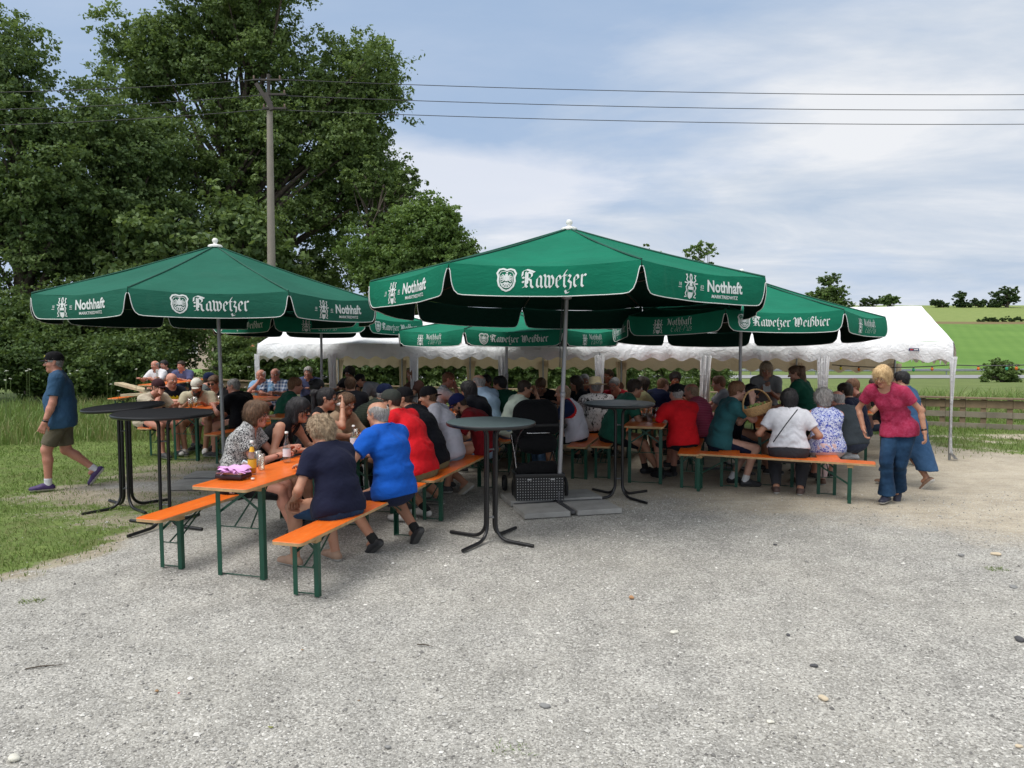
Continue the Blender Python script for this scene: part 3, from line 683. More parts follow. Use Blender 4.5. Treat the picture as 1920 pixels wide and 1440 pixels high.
        if det != 'far' and style != 'bald' or style == 'bald' and det == 'hi':
            rn = np.random.RandomState(rsd+77); n_ = {'hi': 900, 'mid': 350}.get(det, 0); n_ = n_//2 if cap or style in ('crop', 'bald') else n_
            ci = rn.randint(0, len(Vt), n_); b_ = Vt[ci]; cc_ = H(0, -0.02, 0.0); o_ = b_-cc_; hh_ = (o_ @ hu)[:, None]*hu; o_ = o_-hh_*(0.35 if style != 'curly' else 0.0); o_ /= np.linalg.norm(o_, axis=1)[:, None]
            dn_ = -hu*1.0-hf*0.25+rn.randn(n_, 3)*(0.9 if style == 'curly' else 0.28); dn_ -= o_*(dn_*o_).sum(1)[:, None]*0.85; dn_ /= np.linalg.norm(dn_, axis=1)[:, None]
            L_ = ({'curly': 0.022, 'bob': 0.045, 'long': 0.07, 'short': 0.022}.get(style, 0.014)*S*(0.5+rn.rand(n_)))[:, None]; sd_ = np.cross(dn_, o_)*0.0016
            p1_ = b_+o_*0.003+dn_*L_*0.5; p2_ = b_+o_*(0.002 if style != 'curly' else 0.012)+dn_*L_; b0_ = b_-o_*0.001
            SV = np.stack([b0_-sd_, b0_+sd_, p1_+sd_, p1_-sd_, p2_+sd_*0.4, p2_-sd_*0.4], 1).reshape(-1, 3); k_ = np.arange(n_)[:, None]*6+len(Vt)
            Ft = np.concatenate([Ft, k_+np.array([[0, 1, 2, 3]]), k_+np.array([[3, 2, 4, 5]])]); Vt = np.concatenate([Vt, SV])
        ho = mesh_np('hair', Vt, Ft, [hm], root)
        if style in ('ponytail', 'tied'):
            if style == 'ponytail': q = [prim(H(0, -0.085, 0.075), H(0, -0.14, 0.06), 0.022*S, 0.032*S, None, 1, 0.02), prim(H(0, -0.14, 0.06), H(0, -0.14, 0.02)+V3(0, 0, -0.22), 0.034*S, 0.022*S, None, 1, 0.03)]
            else: q = [prim(H(0, -0.095, 0.055), H(0, -0.125, 0.065), 0.030*S, 0.034*S, None, 1, 0.02)]
            if extra == 'long_tail': q = [prim(H(0, -0.09, 0.07), H(0, -0.125, 0.06), 0.03, 0.032, None, 1, 0.02), prim(H(-0.02, -0.09, 0.03), H(0, -0.10, -0.10)+V3(0, 0, -0.14), 0.06, 0.045, None, 1, 0.03)]
            Vt, Ft = surf(q, HH); Vt = wob(Vt, 0.004, 80, rsd+11, (1, 1, 0.3)); mesh_np('ponytail', Vt, Ft, [hm], ho)
    # ---- beard
    if beard:
        bp = [prim(H(0, 0.028, -0.075), H(0, 0.05, -0.10), 0.056*S*hw_, 0.036*S+0.02*(beard == 'long'), None, 1, 0.02), prim(H(-0.05, 0.015, -0.03), H(-0.03, 0.03, -0.08), 0.03*S, 0.03*S, None, 1, 0.02), prim(H(0.05, 0.015, -0.03), H(0.03, 0.03, -0.08), 0.03*S, 0.03*S, None, 1, 0.02)]
        if beard == 'long': bp.append(prim(H(0, 0.06, -0.11), H(0, 0.065, -0.155), 0.04*S, 0.03*S, None, 1, 0.02))
        Vt, Ft = surf(bp, HH, subs=[prim(H(0, 0.09, 0.0), H(0, 0.105, -0.03), 0.052*S, 0.035*S, hr, 1.2, 0.01), prim(H(-0.014, 0.10, -0.064), H(0.014, 0.10, -0.064), 0.016*S, None, None, 1, 0.004)])
        mesh_np('beard', wob(Vt, 0.002, 120, rsd), Ft, [hair_mat('beard', (0.02, 0.014, 0.01))], root)
    # ---- cap
    if cap:
        ckind, cname, ccol = cap[:3]; back = len(cap) > 3 and cap[3] == 'back'
        cm_ = cloth(cname, ccol)
        if ckind == 'cap':
            bf = -1 if back else 1
            dome = [prim(H(0, -0.018, 0.045), H(0, 0.012, 0.047), 0.094*S, 0.090*S, hr, 0.94, 0.02)]
            Vt, Ft = surf(dome, HH, planes=[(H(0, 0, 0.026), -(hu*1.0-hf*0.15*bf))])
            co = mesh_np('cap', Vt, Ft, [cm_], root); b = MB(); rows = []
            for i in range(6):
                t_ = i/5; row = []
                for j in range(13):
                    a = -1.15+2.3*j/12; rin = 0.094; x = math.sin(a)*0.074*(1-0.08*t_); y = math.cos(a)*rin*0.9+t_*0.075*math.cos(a*0.85)
                    z = 0.040-0.010*t_-0.22*abs(x)*abs(x)/0.074*1.2
                    row.append(Vector(H(x, y*bf-0.006, z)))
                rows.append(row)
            b.grid(rows); b.grid([[p-Vector(hu)*0.004 for p in row] for row in rows]); b.build('cap_brim', cm_ if len(cap) < 5 else cloth(cname+'_brim', cap[4]), co)
            bt = MB(); c_ = Vector(H(0, -0.004, 0.136)); bt.lathe([(0.0, 0.006), (0.006, 0.005), (0.008, 0.0)], c_, 8); bt.build('cap_button', cm_, co)
        elif ckind == 'straw':
            Mh = Matrix((hr, hf, hu)).transposed(); b = MB(); c0 = Vector(H(0, -0.005, 0.045))
            b.lathe([(0.182, 0.004), (0.178, -0.004), (0.13, -0.008), (0.098, -0.002), (0.095, 0.07), (0.082, 0.112), (0.05, 0.120), (0.02, 0.110), (0.0, 0.106)], c0, 28, 0, Mh)
            b.lathe([(0.182, 0.006), (0.13, -0.002), (0.09, 0.003)], c0, 28, 0, Mh)
            co = b.build('straw_hat', cm_, root); b = MB(); b.lathe([(0.0965, 0.0), (0.0935, 0.028)], c0, 28, 0, Mh); b.build('hat_band', plain('hat_band', (0.12, 0.10, 0.08)), co)
    # ---- glasses
    if glasses:
        g_ = MB(); dark = glasses == 'sun'
        for sd in (1, -1):
            rg = [H(sd*0.032+math.cos(a)*0.0235, 0.0985-0.06*max(0, abs(math.cos(a)))*0.0, 0.002+math.sin(a)*0.018) for a in np.linspace(0, 2*PI, 15)[:-1]]
            g_.tube([Vector(p) for p in rg], 0.0024*S if dark else 0.0017*S, 5, closed=True)
            g_.tube([Vector(H(sd*0.056, 0.097, 0.008)), Vector(H(sd*0.079, 0.07, 0.010)), Vector(H(sd*0.085, 0.0, 0.012))], 0.0022*S, 5)
        g_.tube([Vector(H(-0.010, 0.100, 0.004)), Vector(H(0.010, 0.100, 0.004))], 0.002*S, 5)
        go = g_.build('glasses', M_FRAME, root)
        if dark:
            l_ = MB()
            for sd in (1, -1):
                rg = [Vector(H(sd*0.032+math.cos(a)*0.0275, 0.0985, 0.000+math.sin(a)*0.023)) for a in np.linspace(0, 2*PI, 15)[:-1]]
                l_.add(rg+[p+Vector(hf)*0.002 for p in rg], [tuple(range(13, -1, -1)), tuple(range(14, 28))]+[(i, (i+1) % 14, 14+(i+1) % 14, 14+i) for i in range(14)])
            l_.build('lens', M_LENS, go)
    if watch:
        sd = 1 if watch == 'r' else -1; c = wr[sd]-nrm(wr[sd]-elb[sd])*0.02; ax_ = Vector(nrm(wr[sd]-elb[sd])); qm = ax_.to_track_quat('Z', 'Y').to_matrix()
        b = MB(); b.lathe([(0.030*S, -0.01), (0.033*S, -0.008), (0.033*S, 0.008), (0.030*S, 0.01)], Vector(c), 16, 0, qm); b.build('wristwatch', M_FRAME, root)
    if strap:
        b = MB(); s0 = Nb+rgt*0.07*strap*S; pts = []
        for i in range(15):
            t_ = i/14; a = Nb+rgt*strap*0.09*S; bq = P-rgt*strap*0.17*S+sp*0.06
            c = a+(bq-a)*t_; 
            off = (0.092+0.060*math.sin(PI*t_*0.9+0.3))*ww+0.058
            pts.append(Vector(c-fwd*off))
        b.tube(pts, 0.009, 6, flat=0.5); b.build('bag_strap', plain('bag_strap', (0.01, 0.01, 0.014), 0.7), root)
    PEOPLE.append((root, dict(wr=wr, Hc=Hc, H=H, elb=elb, P=P, Nb=Nb, rgt=rgt, fwd=fwd, sp=sp, kne=kne, ank=ank)))
    return root, PEOPLE[-1][1]
PEOPLE = []
def hash_s(s):
    h = 7
    for c in s: h = (h*131+ord(c)) % 1000003
    return h
# ------------------------------------------------------------------ terrain
def smooth(a, b, x):
    t = np.clip((np.asarray(x, float)-a)/(b-a), 0, 1); return t*t*(3-2*t)
def terr(x, y):
    x = np.asarray(x, float); y = np.asarray(y, float)
    z = SLOPE*np.minimum(y, 21)
    z = z-smooth(21, 95, y)*2.4
    s = smooth(0.05, 0.42, x/np.maximum(y, 1.0))
    up = np.clip((y-112)/240.0, 0, 1.0)
    z = z+s*(up**1.1)*23.5*np.where(y > 352, 1.0, 1.0)-smooth(352, 700, y)*s*25
    z = z+smooth(112, 420, y)*(1-s)*3.0
    return z
def pl(points):
    w = [onground(px, py) for px, py in points]; return w
gb = pl([(-260, 1150), (0, 1088), (60, 1066), (130, 1047), (190, 1022), (235, 1004), (300, 990), (365, 962), (415, 925), (455, 890), (480, 860), (500, 830), (560, 800), (680, 775), (800, 765), (1000, 762)])
gby = np.array([p.y for p in gb]); gbx = np.array([p.x for p in gb])
db = pl([(620, 905), (1000, 938), (1250, 957), (1500, 972), (1700, 990), (1920, 1015), (2200, 1060)])
dbx = np.array([p.x for p in db]); dby = np.array([p.y for p in db])
def nz(x, y, f, seed=0):
    rs = np.random.RandomState(seed); o = np.zeros(np.broadcast(x, y).shape)
    for i in range(6):
        k = rs.randn(2)*f*(1+0.7*i); o = o+np.sin(x*k[0]+y*k[1]+rs.rand()*6.28+0.7*np.sin(x*k[1]*0.6-y*k[0]*0.5))/(1+0.6*i)
    return o/2.2
def grassness(x, y):
    xb = np.interp(y, gby, gbx, left=-30, right=40)
    wob_ = 0.16*nz(x, y, 2.5, 1)+0.07*nz(x, y, 9, 2)
    g = smooth(-0.18, 0.22, xb-x+wob_)
    worn = np.exp(-(((x+4.1)/1.9)**2+((y-9.6)/1.9)**2)*0.8)*0.85+np.exp(-(((x+3.2)/1.2)**2+((y-8.0)/1.3)**2))*0.6
    worn = worn*0.85+0.30*smooth(9.3, 11, y)*smooth(-5.5, -3.0, x)
    g = g*np.clip(1-worn*(0.9+0.7*nz(x, y, 2.2, 5)), 0, 1)
    far = smooth(13.6, 14.6, y)
    r = smooth(10.9, 12.6, y+0.4*nz(x, y, 1.5, 3))*smooth(6.5, 7.8, x)*(0.55+0.45*nz(x, y, 3, 4))
    return np.clip(np.maximum(np.maximum(g, r), far), 0, 1)
def dirtness(x, y):
    yb = np.interp(x, dbx, dby); d = smooth(-0.7, 0.9, y-yb+0.4*nz(x, y, 1.7, 7)+0.15*nz(x, y, 7, 8))*0.9
    d = d*smooth(-1.6, 0.6, x)
    return d
def axis_pts(a, b, st, far_lo, far_hi, g=1.18):
    c = list(np.arange(a, b+1e-6, st)); s = st; lo = a
    while lo > far_lo: s *= g; lo -= s; c.insert(0, lo)
    s = st; hi = b
    while hi < far_hi: s *= g; hi += s; c.append(hi)
    return np.array(c)
gx = axis_pts(-10, 12, 0.11, -900, 900); gy = axis_pts(1.5, 17, 0.11, -40, 1500, 1.12)
GX, GY = np.meshgrid(gx, gy, indexing='ij'); GZ = terr(GX, GY)
near = (GY < 20)
GZ = GZ+np.where(near, 0.010*nz(GX, GY, 1.3, 11)*0.8+0.004*nz(GX, GY, 6, 12), 0)
nu, nv = len(gx), len(gy)
idx = np.arange(nu*nv).reshape(nu, nv)
F = np.stack([idx[:-1, :-1], idx[1:, :-1], idx[1:, 1:], idx[:-1, 1:]], -1).reshape(-1, 4)
t = NT('ground_mixed'); v = t.coord()
def attr(t, name):
    a = t.n('ShaderNodeAttribute', attribute_name=name); return a.outputs['Fac']
a_g, a_d = attr(t, 'grass'), attr(t, 'dirt')
st1 = t.voro(v, 92, 'F1', 'Color'); sx = t.n('ShaderNodeSeparateColor'); t.l(st1, sx.inputs[0]); dd1 = t.voro(v, 92, 'F1', 'Distance')
st2 = t.voro(v, 150, 'F1', 'Color'); sx2 = t.n('ShaderNodeSeparateColor'); t.l(st2, sx2.inputs[0])
big = t.noise(v, 0.9, 5, 0.6)
gcol = t.ramp(sx.outputs[0], [(0.0, (0.105, 0.10, 0.092)), (0.2, (0.23, 0.222, 0.203)), (0.55, (0.355, 0.345, 0.318)), (0.85, (0.48, 0.467, 0.43)), (1.0, (0.72, 0.70, 0.65))])
gcol2 = t.ramp(sx2.outputs[1], [(0.0, (0.13, 0.126, 0.116)), (0.6, (0.335, 0.326, 0.30)), (1.0, (0.56, 0.545, 0.505))])
gcol = t.mix(0.35, gcol, gcol2)
gcol = t.mix(t.ramp(big, [(0.35, 0.0), (0.75, 0.25)]), gcol, (0.38, 0.355, 0.295))
med = t.noise(v, 3.5, 4, 0.6); gcol = t.mix(1.0, gcol, t.ramp(med, [(0.3, 0.80), (0.7, 1.12)]), 'MULTIPLY')
dn_ = t.noise(v, 2.2, 6, 0.65); dn2 = t.noise(t.coord(scale=(0.5, 2.2, 1)), 5, 5, 0.6)
dcol = t.ramp(dn_, [(0.3, (0.33, 0.275, 0.19)), (0.55, (0.47, 0.40, 0.29)), (0.75, (0.56, 0.49, 0.37))])
dcol = t.mix(t.ramp(dn2, [(0.5, 0.0), (0.72, 0.45)]), dcol, (0.22, 0.17, 0.11)); dcol = t.mix(0.3, dcol, gcol)
gr = t.noise(v, 3.0, 6, 0.7); grf = t.noise(v, 26, 3, 0.7)
scol = t.ramp(gr, [(0.3, (0.155, 0.16, 0.065)), (0.5, (0.13, 0.185, 0.05)), (0.7, (0.20, 0.26, 0.075))])
scol = t.mix(t.ramp(grf, [(0.4, 0.0), (0.7, 0.5)]), scol, (0.045, 0.07, 0.015))
ycoord = t.n('ShaderNodeSeparateXYZ'); cc = t.n('ShaderNodeTexCoord'); t.l(cc.outputs['Object'], ycoord.inputs[0])
fn = t.noise(v, 0.05, 5, 0.6); fn2 = t.noise(v, 0.5, 5, 0.7)
green = t.ramp(fn, [(0.3, (0.095, 0.185, 0.033)), (0.7, (0.135, 0.24, 0.048))])
rows = t.n('ShaderNodeTexWave', bands_direction='X'); t.l(t.coord(rot=(0, 0, 0.5)), rows.inputs[0]); rows.inputs['Scale'].default_value = 0.12; rows.inputs['Distortion'].default_value = 0.6
green = t.mix(t.math('MULTIPLY', rows.outputs['Fac'], 0.18), green, (0.06, 0.14, 0.02))
upper = t.ramp(fn2, [(0.3, (0.15, 0.205, 0.055)), (0.7, (0.22, 0.265, 0.08))])
meadow = t.ramp(fn2, [(0.3, (0.09, 0.125, 0.035)), (0.7, (0.15, 0.19, 0.055))])
def step(val, a, b): 
    m = t.n('ShaderNodeMapRange'); t.set(m, 0, val); m.inputs[1].default_value = a; m.inputs[2].default_value = b; m.clamp = True; return m.outputs[0]
yy = t.math('ADD', ycoord.outputs[1], t.math('MULTIPLY', t.noise(v, 0.02, 2), 12.0))
farc = t.mix(step(yy, 118, 124), meadow, green); farc = t.mix(step(yy, 236, 240), farc, (0.17, 0.13, 0.06)); farc = t.mix(step(yy, 247, 251), farc, upper)
scol = t.mix(step(ycoord.outputs[1], 16, 30), scol, farc)
edge = t.noise(v, 14, 4, 0.7)
gm = t.ramp(t.math('ADD', a_g, t.math('MULTIPLY', t.math('SUBTRACT', edge, 0.5), 0.9)), [(0.42, 0.0), (0.62, 1.0)])
dm = t.ramp(t.math('ADD', a_d, t.math('MULTIPLY', t.math('SUBTRACT', edge, 0.5), 0.7)), [(0.15, 0.0), (1.0, 1.0)])
soil = t.mix(t.ramp(edge, [(0.4, 0.0), (0.6, 1.0)]), (0.24, 0.20, 0.13), (0.36, 0.31, 0.22))
gcol = t.mix(t.ramp(a_g, [(0.02, 0.0), (0.3, 0.75)]), gcol, soil)
base = t.mix(dm, gcol, dcol); base = t.mix(gm, base, scol)
t.col(base); t.rough(0.92); t.b.inputs['Specular IOR Level'].default_value = 0.2
hgt = t.math('ADD', t.math('MULTIPLY', sx.outputs[0], t.math('SUBTRACT', 1.0, dd1)), t.math('MULTIPLY', grf, 0.5))
t.bump(t.math('MULTIPLY', hgt, t.math('SUBTRACT', 1.0, t.math('MULTIPLY', dm, 0.6))), 0.6, 0.010)
ground = mesh_np('ground', np.stack([GX, GY, GZ], -1).reshape(-1, 3), F, t.m, None, True); tag(ground, kind='structure')
for nm, fn_ in (('grass', grassness), ('dirt', dirtness)):
    a = ground.data.attributes.new(nm, 'FLOAT', 'POINT'); a.data.foreach_set('value', fn_(GX, GY).ravel().astype(np.float32))
GROUND_JIT = lambda x, y: float(terr(x, y)+0.010*0.8*nz(np.array(x), np.array(y), 1.3, 11)+0.004*nz(np.array(x), np.array(y), 6, 12))
# road beyond the meadow
mb = MB(); P_ = []
for x in np.linspace(-40, 260, 61):
    row = []
    for k in range(5):
        y = 91.0+k*2.6+0.012*x; row.append(Vector((x, y, float(terr(x, y))+0.06)))
    P_.append(row)
mb.grid(P_); road = mb.build('road', plain('asphalt', (0.24, 0.24, 0.245), 0.9, var=0.15, scale=0.6)); tag(road, kind='structure')
# ------------------------------------------------------------------ foliage
def leaf_mat(name, cols, tr=0.42):
    if name in MATS: return MATS[name]
    t = NT(name); a = attr(t, 'tone'); base = t.ramp(a, [(i/(len(cols)-1), c) for i, c in enumerate(cols)])
    t.t.nodes.remove(t.b); d = t.n('ShaderNodeBsdfDiffuse'); tl = t.n('ShaderNodeBsdfTranslucent'); gl = t.n('ShaderNodeBsdfGlossy'); gl.inputs['Roughness'].default_value = 0.45
    t.l(base, d.inputs[0]); t.l(t.mix(0.5, base, (0.16, 0.22, 0.03)), tl.inputs[0]); gl.inputs[0].default_value = (0.6, 0.65, 0.6, 1)
    m1 = t.n('ShaderNodeMixShader'); m1.inputs[0].default_value = tr; t.l(d.outputs[0], m1.inputs[1]); t.l(tl.outputs[0], m1.inputs[2])
    m2 = t.n('ShaderNodeMixShader'); m2.inputs[0].default_value = 0.03; t.l(m1.outputs[0], m2.inputs[1]); t.l(gl.outputs[0], m2.inputs[2]); t.l(m2.outputs[0], t.out.inputs[0])
    MATS[name] = t.m; return t.m
def leaf_mesh(name, cen, rad, n_tot, size, mat, parent, seed, up=0.45, flat=0.78, droop=0.0, tone_spread=0.30, sprig=26):
    rs = np.random.RandomState(seed); cen = np.asarray(cen); rad = np.asarray(rad)
    wgt = rad**2; wgt = wgt/wgt.sum(); ci = rs.choice(len(cen), n_tot, p=wgt)
    ns = max(8, n_tot//sprig); ci_s = rs.choice(len(cen), ns, p=wgt)
    ds = rs.randn(ns, 3); ds /= np.linalg.norm(ds, axis=1)[:, None]
    rs_ = rad[ci_s]*(0.25+0.75*rs.rand(ns)**0.55)*(1+0.35*np.abs(rs.randn(ns))*(rs.rand(ns) < 0.35))
    so_ = ds*rs_[:, None]; so_[:, 2] *= flat; sc_ = cen[ci_s]+so_; sc_[:, 2] -= droop*np.hypot(so_[:, 0], so_[:, 1])
    si = rs.randint(0, ns, n_tot); ci = ci_s[si]; d = rs.randn(n_tot, 3)*0.6+ds[si]; d /= np.linalg.norm(d, axis=1)[:, None]
    st_ = rs.rand(n_tot)[:, None]; sdir_ = ds*0.8+rs.randn(ns, 3)*0.5; sdir_[:, 2] *= 0.5
    sp_ = min(size*7, float(rad.mean())*0.6); p = sc_[si]+sdir_[si]*(st_-0.5)*sp_+rs.randn(n_tot, 3)*sp_*np.array([0.2, 0.2, 0.12])
    nrm_ = d*0.7+rs.randn(n_tot, 3)*0.6; nrm_[:, 2] += up; nrm_ /= np.linalg.norm(nrm_, axis=1)[:, None]
    a = np.cross(nrm_, rs.randn(n_tot, 3)); a /= np.linalg.norm(a, axis=1)[:, None]; b = np.cross(nrm_, a)
    L = size*(0.6+0.8*rs.rand(n_tot))[:, None]; W = L*0.62
    V = np.stack([p+a*L, p+b*W+nrm_*L*0.12, p-a*L, p-b*W+nrm_*L*0.12], 1).reshape(-1, 3)
    F = np.arange(n_tot*4).reshape(-1, 4)
    o = mesh_np(name, V, F, mat, parent, False)
    ctone = rs.rand(len(cen)); tone = np.clip(0.5+tone_spread*(ctone[ci]-0.5)*2+0.22*rs.randn(n_tot), 0, 1)
    at_ = o.data.attributes.new('tone', 'FLOAT', 'FACE'); at_.data.foreach_set('value', tone.astype(np.float32)); return o
BARK = plain('bark', (0.075, 0.06, 0.045), 0.95, var=0.4, scale=5, bump=0.6)
LEAF_A = leaf_mat('leaf_oak', [(0.070, 0.120, 0.038), (0.128, 0.195, 0.060), (0.20, 0.28, 0.088)])
LEAF_B = leaf_mat('leaf_alder', [(0.064, 0.115, 0.041), (0.116, 0.182, 0.062), (0.18, 0.255, 0.084)])
LEAF_C = leaf_mat('leaf_maple', [(0.075, 0.135, 0.034), (0.125, 0.205, 0.050), (0.185, 0.28, 0.075)])
LEAF_D = leaf_mat('leaf_bush', [(0.048, 0.092, 0.028), (0.090, 0.150, 0.045), (0.150, 0.22, 0.066)])
LEAF_F = leaf_mat('leaf_far', [(0.030, 0.060, 0.026), (0.050, 0.090, 0.036), (0.075, 0.12, 0.045)])
def tree(name, label, cat, base_px, Y, ells, n_clus, n_leaf, leafsize, mat, seed, trunk_r=0.3, crad=1.0, group=None, surfbias=0.5, lean=0.0, depthf=0.8, trunk=True, cutz=None, limbs=28, basez=None):
    """ells: (px, py, rx, ry) outlines of the crown lobes; each lobe is an ellipsoid with its own depth."""
    rs = np.random.RandomState(seed); k = Y/FPX
    bx = (base_px-960)*k; bz = float(terr(bx, Y)) if basez is None else basez
    root = empty(name, (bx, Y, bz), 0, label, cat, group)
    cen = []; rad = []
    areas = np.array([e[2]*e[3] for e in ells], float); areas /= areas.sum()
    for _ in range(n_clus):
        e = ells[rs.choice(len(ells), p=areas)]; q = at(e[0], e[1], Y); c = np.array([q.x, Y+(e[4] if len(e) > 4 else 0), q.z])
        d = rs.randn(3); d /= np.linalg.norm(d); rr = (surfbias+(1-surfbias)*rs.rand())**0.7
        R_ = np.array([e[2]*k, min(e[2], e[3])*k*depthf, e[3]*k]); p = c+d*R_*rr*0.93
        cr = crad*(0.6+0.8*rs.rand())
        if p[2] < bz+0.3*cr: continue
        cen.append(p); rad.append(cr)
    cen = np.array(cen); rad = np.array(rad); loc = np.array([bx, Y, bz])
    leaf_mesh('crown', cen-loc, rad, n_leaf, leafsize, mat, root, seed+1)
    if trunk:
        top = cen[:, 2].max(); m = MB(); H_ = (top-bz)*0.92; pts = []; rr = []
        mx = np.average(cen[:, 0]); nseg = 12
        for i in range(nseg+1):
            s = i/nseg; pts.append(Vector(((mx-bx)*s**1.4*0.8+0.12*math.sin(s*7+seed), 0.1*math.sin(s*5+seed*2), H_*s-0.15))); rr.append(trunk_r*(1.25-0.25*min(1, s*8) if s < 0.125 else 1.0)*(1-0.9*s)+0.02)
        m.tube(pts, rr, 10); order = np.argsort(-rad)[:limbs]
        for q in order:
            e = cen[q]-loc; 
            s = min(0.92, max(0.15, (e[2]/H_)*0.75-0.08)); i = int(s*nseg); p0 = pts[i]; r0 = rr[i]*0.5
            mid = p0.lerp(Vector(e), 0.5)+Vector((rs.randn()*0.3, rs.randn()*0.3, 0.25)); m.tube([p0, p0.lerp(mid, 0.5)+Vector((0, 0, 0.1)), mid, Vector(e)], [r0, r0*0.75, r0*0.5, 0.015], 6)
        m.build('trunk', BARK, root)
    return root
tree('oak_tree', 'tallest broadleaf tree, behind the concrete power pole and reaching out of the picture', 'tree', 425, 27,
     [(470, -30, 150, 120), (400, 130, 190, 110), (620, 150, 125, 120), (540, 260, 200, 110), (660, 330, 95, 120), (380, 380, 150, 150), (560, 440, 150, 130), (300, 90, 90, 80), (640, 520, 90, 80), (700, 210, 60, 80)],
     270, 220000, 0.062, LEAF_A, 3, 0.45, 0.72, limbs=80, surfbias=0.25)
tree('alder_tree', 'dark leafy tree filling the left edge behind the walking man', 'tree', 60, 23,
     [(70, 190, 95, 120), (30, 330, 140, 150), (150, 300, 100, 130), (60, 500, 170, 150), (-60, 150, 120, 150), (-80, 400, 120, 200)], 150, 120000, 0.058, LEAF_B, 8, 0.26, 0.75, limbs=40, surfbias=0.3)
tree('alder_tree', 'rounded dark tree between the left edge tree and the tallest tree', 'tree', 255, 24.5,
     [(225, 260, 100, 110), (250, 380, 130, 130), (200, 500, 120, 130), (310, 540, 110, 90)], 115, 95000, 0.058, LEAF_B, 14, 0.24, 0.75, limbs=36, surfbias=0.3)
tree('maple_tree', 'lighter green young tree showing between the two front green parasols', 'tree', 770, 22,
     [(800, 440, 60, 62), (740, 500, 70, 70), (835, 500, 56, 50), (862, 480, 30, 30), (690, 470, 40, 60), (770, 560, 90, 60)], 120, 80000, 0.050, LEAF_C, 21, 0.13, 0.5)
tree('ash_tree', 'thin branched arching tree leaning right of the tallest tree above the young tree', 'tree', 690, 25,
     [(740, 345, 55, 30), (790, 370, 35, 22), (720, 400, 50, 40), (680, 330, 40, 50)], 44, 11000, 0.052, LEAF_A, 25, 0.14, 0.32, limbs=44)
for i, (bx_, Y_, el, lab) in enumerate([
    (-60, 19.5, [(-60, 660, 90, 55), (20, 690, 50, 32)], 'lowest bush at the left edge, in front of the others, above the tall grass'), (90, 20.2, [(90, 672, 70, 40), (160, 684, 50, 30)], 'low bush directly behind the head of the walking man'), (240, 20.6, [(235, 680, 60, 36), (190, 690, 40, 26)], 'low bush between the walking man and the distant man in white'),
    (-20, 21, [(-30, 610, 110, 70), (60, 640, 90, 50)], 'low dark bush at the left edge behind the man in the blue shirt'),
    (170, 21.5, [(150, 610, 110, 75), (230, 640, 80, 60)], 'low dark bush just right of the walking man'),
    (320, 22.5, [(310, 610, 80, 70), (280, 650, 60, 40)], 'low dark bush below the left parasol behind the bald smiling man')]):
    tree('bush', lab, 'bush', bx_, Y_, el, 60, 42000, 0.050, LEAF_D, 40+i, 0.08, 0.62, 'bushes at the edge of the wood', limbs=14)
hedge = [(455, 21.5, 40, 60, 668), (540, 21, 62, 66, 665), (645, 21.5, 66, 70, 660), (745, 21.3, 62, 66, 662), (850, 21.5, 66, 62, 665), (950, 22, 60, 56, 670), (1050, 22, 56, 52, 676), (1140, 22.5, 48, 44, 686), (1250, 23, 26, 40, 690), (1335, 23.5, 20, 36, 694)]
hl = ['behind the left tent post', 'behind the plaid shirt man', 'behind the second tent post', 'behind the man in the grey shirt who bends down', 'behind the bald man in the pale blue shirt', 'behind the man in the pale green shirt', 'behind the pole of the largest parasol', 'behind the straw hat', 'behind the navy suit man', 'behind the leaning white tent post']
for i, (px_, Y_, rx_, ry_, cy_) in enumerate(hedge):
    tree('shrub', 'leafy green shrub beyond the fence, %s' % hl[i], 'shrub', px_, Y_, [(px_, cy_, rx_, ry_), (px_+12, cy_+25, rx_*0.8, ry_*0.7), (px_-20, cy_+18, rx_*0.7, ry_*0.8)], 38, 20000 if i < 8 else 8000, 0.042, LEAF_D if i % 2 else LEAF_A, 60+i, 0.05, 0.42, 'shrubs beyond the fence', limbs=10)
tree('bush', 'lone round bush in the meadow at the far right', 'bush', 1872, 42, [(1872, 706, 34, 34), (1850, 722, 20, 18), (1893, 720, 22, 20)], 70, 9000, 0.06, LEAF_A, 90, 0.08, 0.34, None, limbs=30)
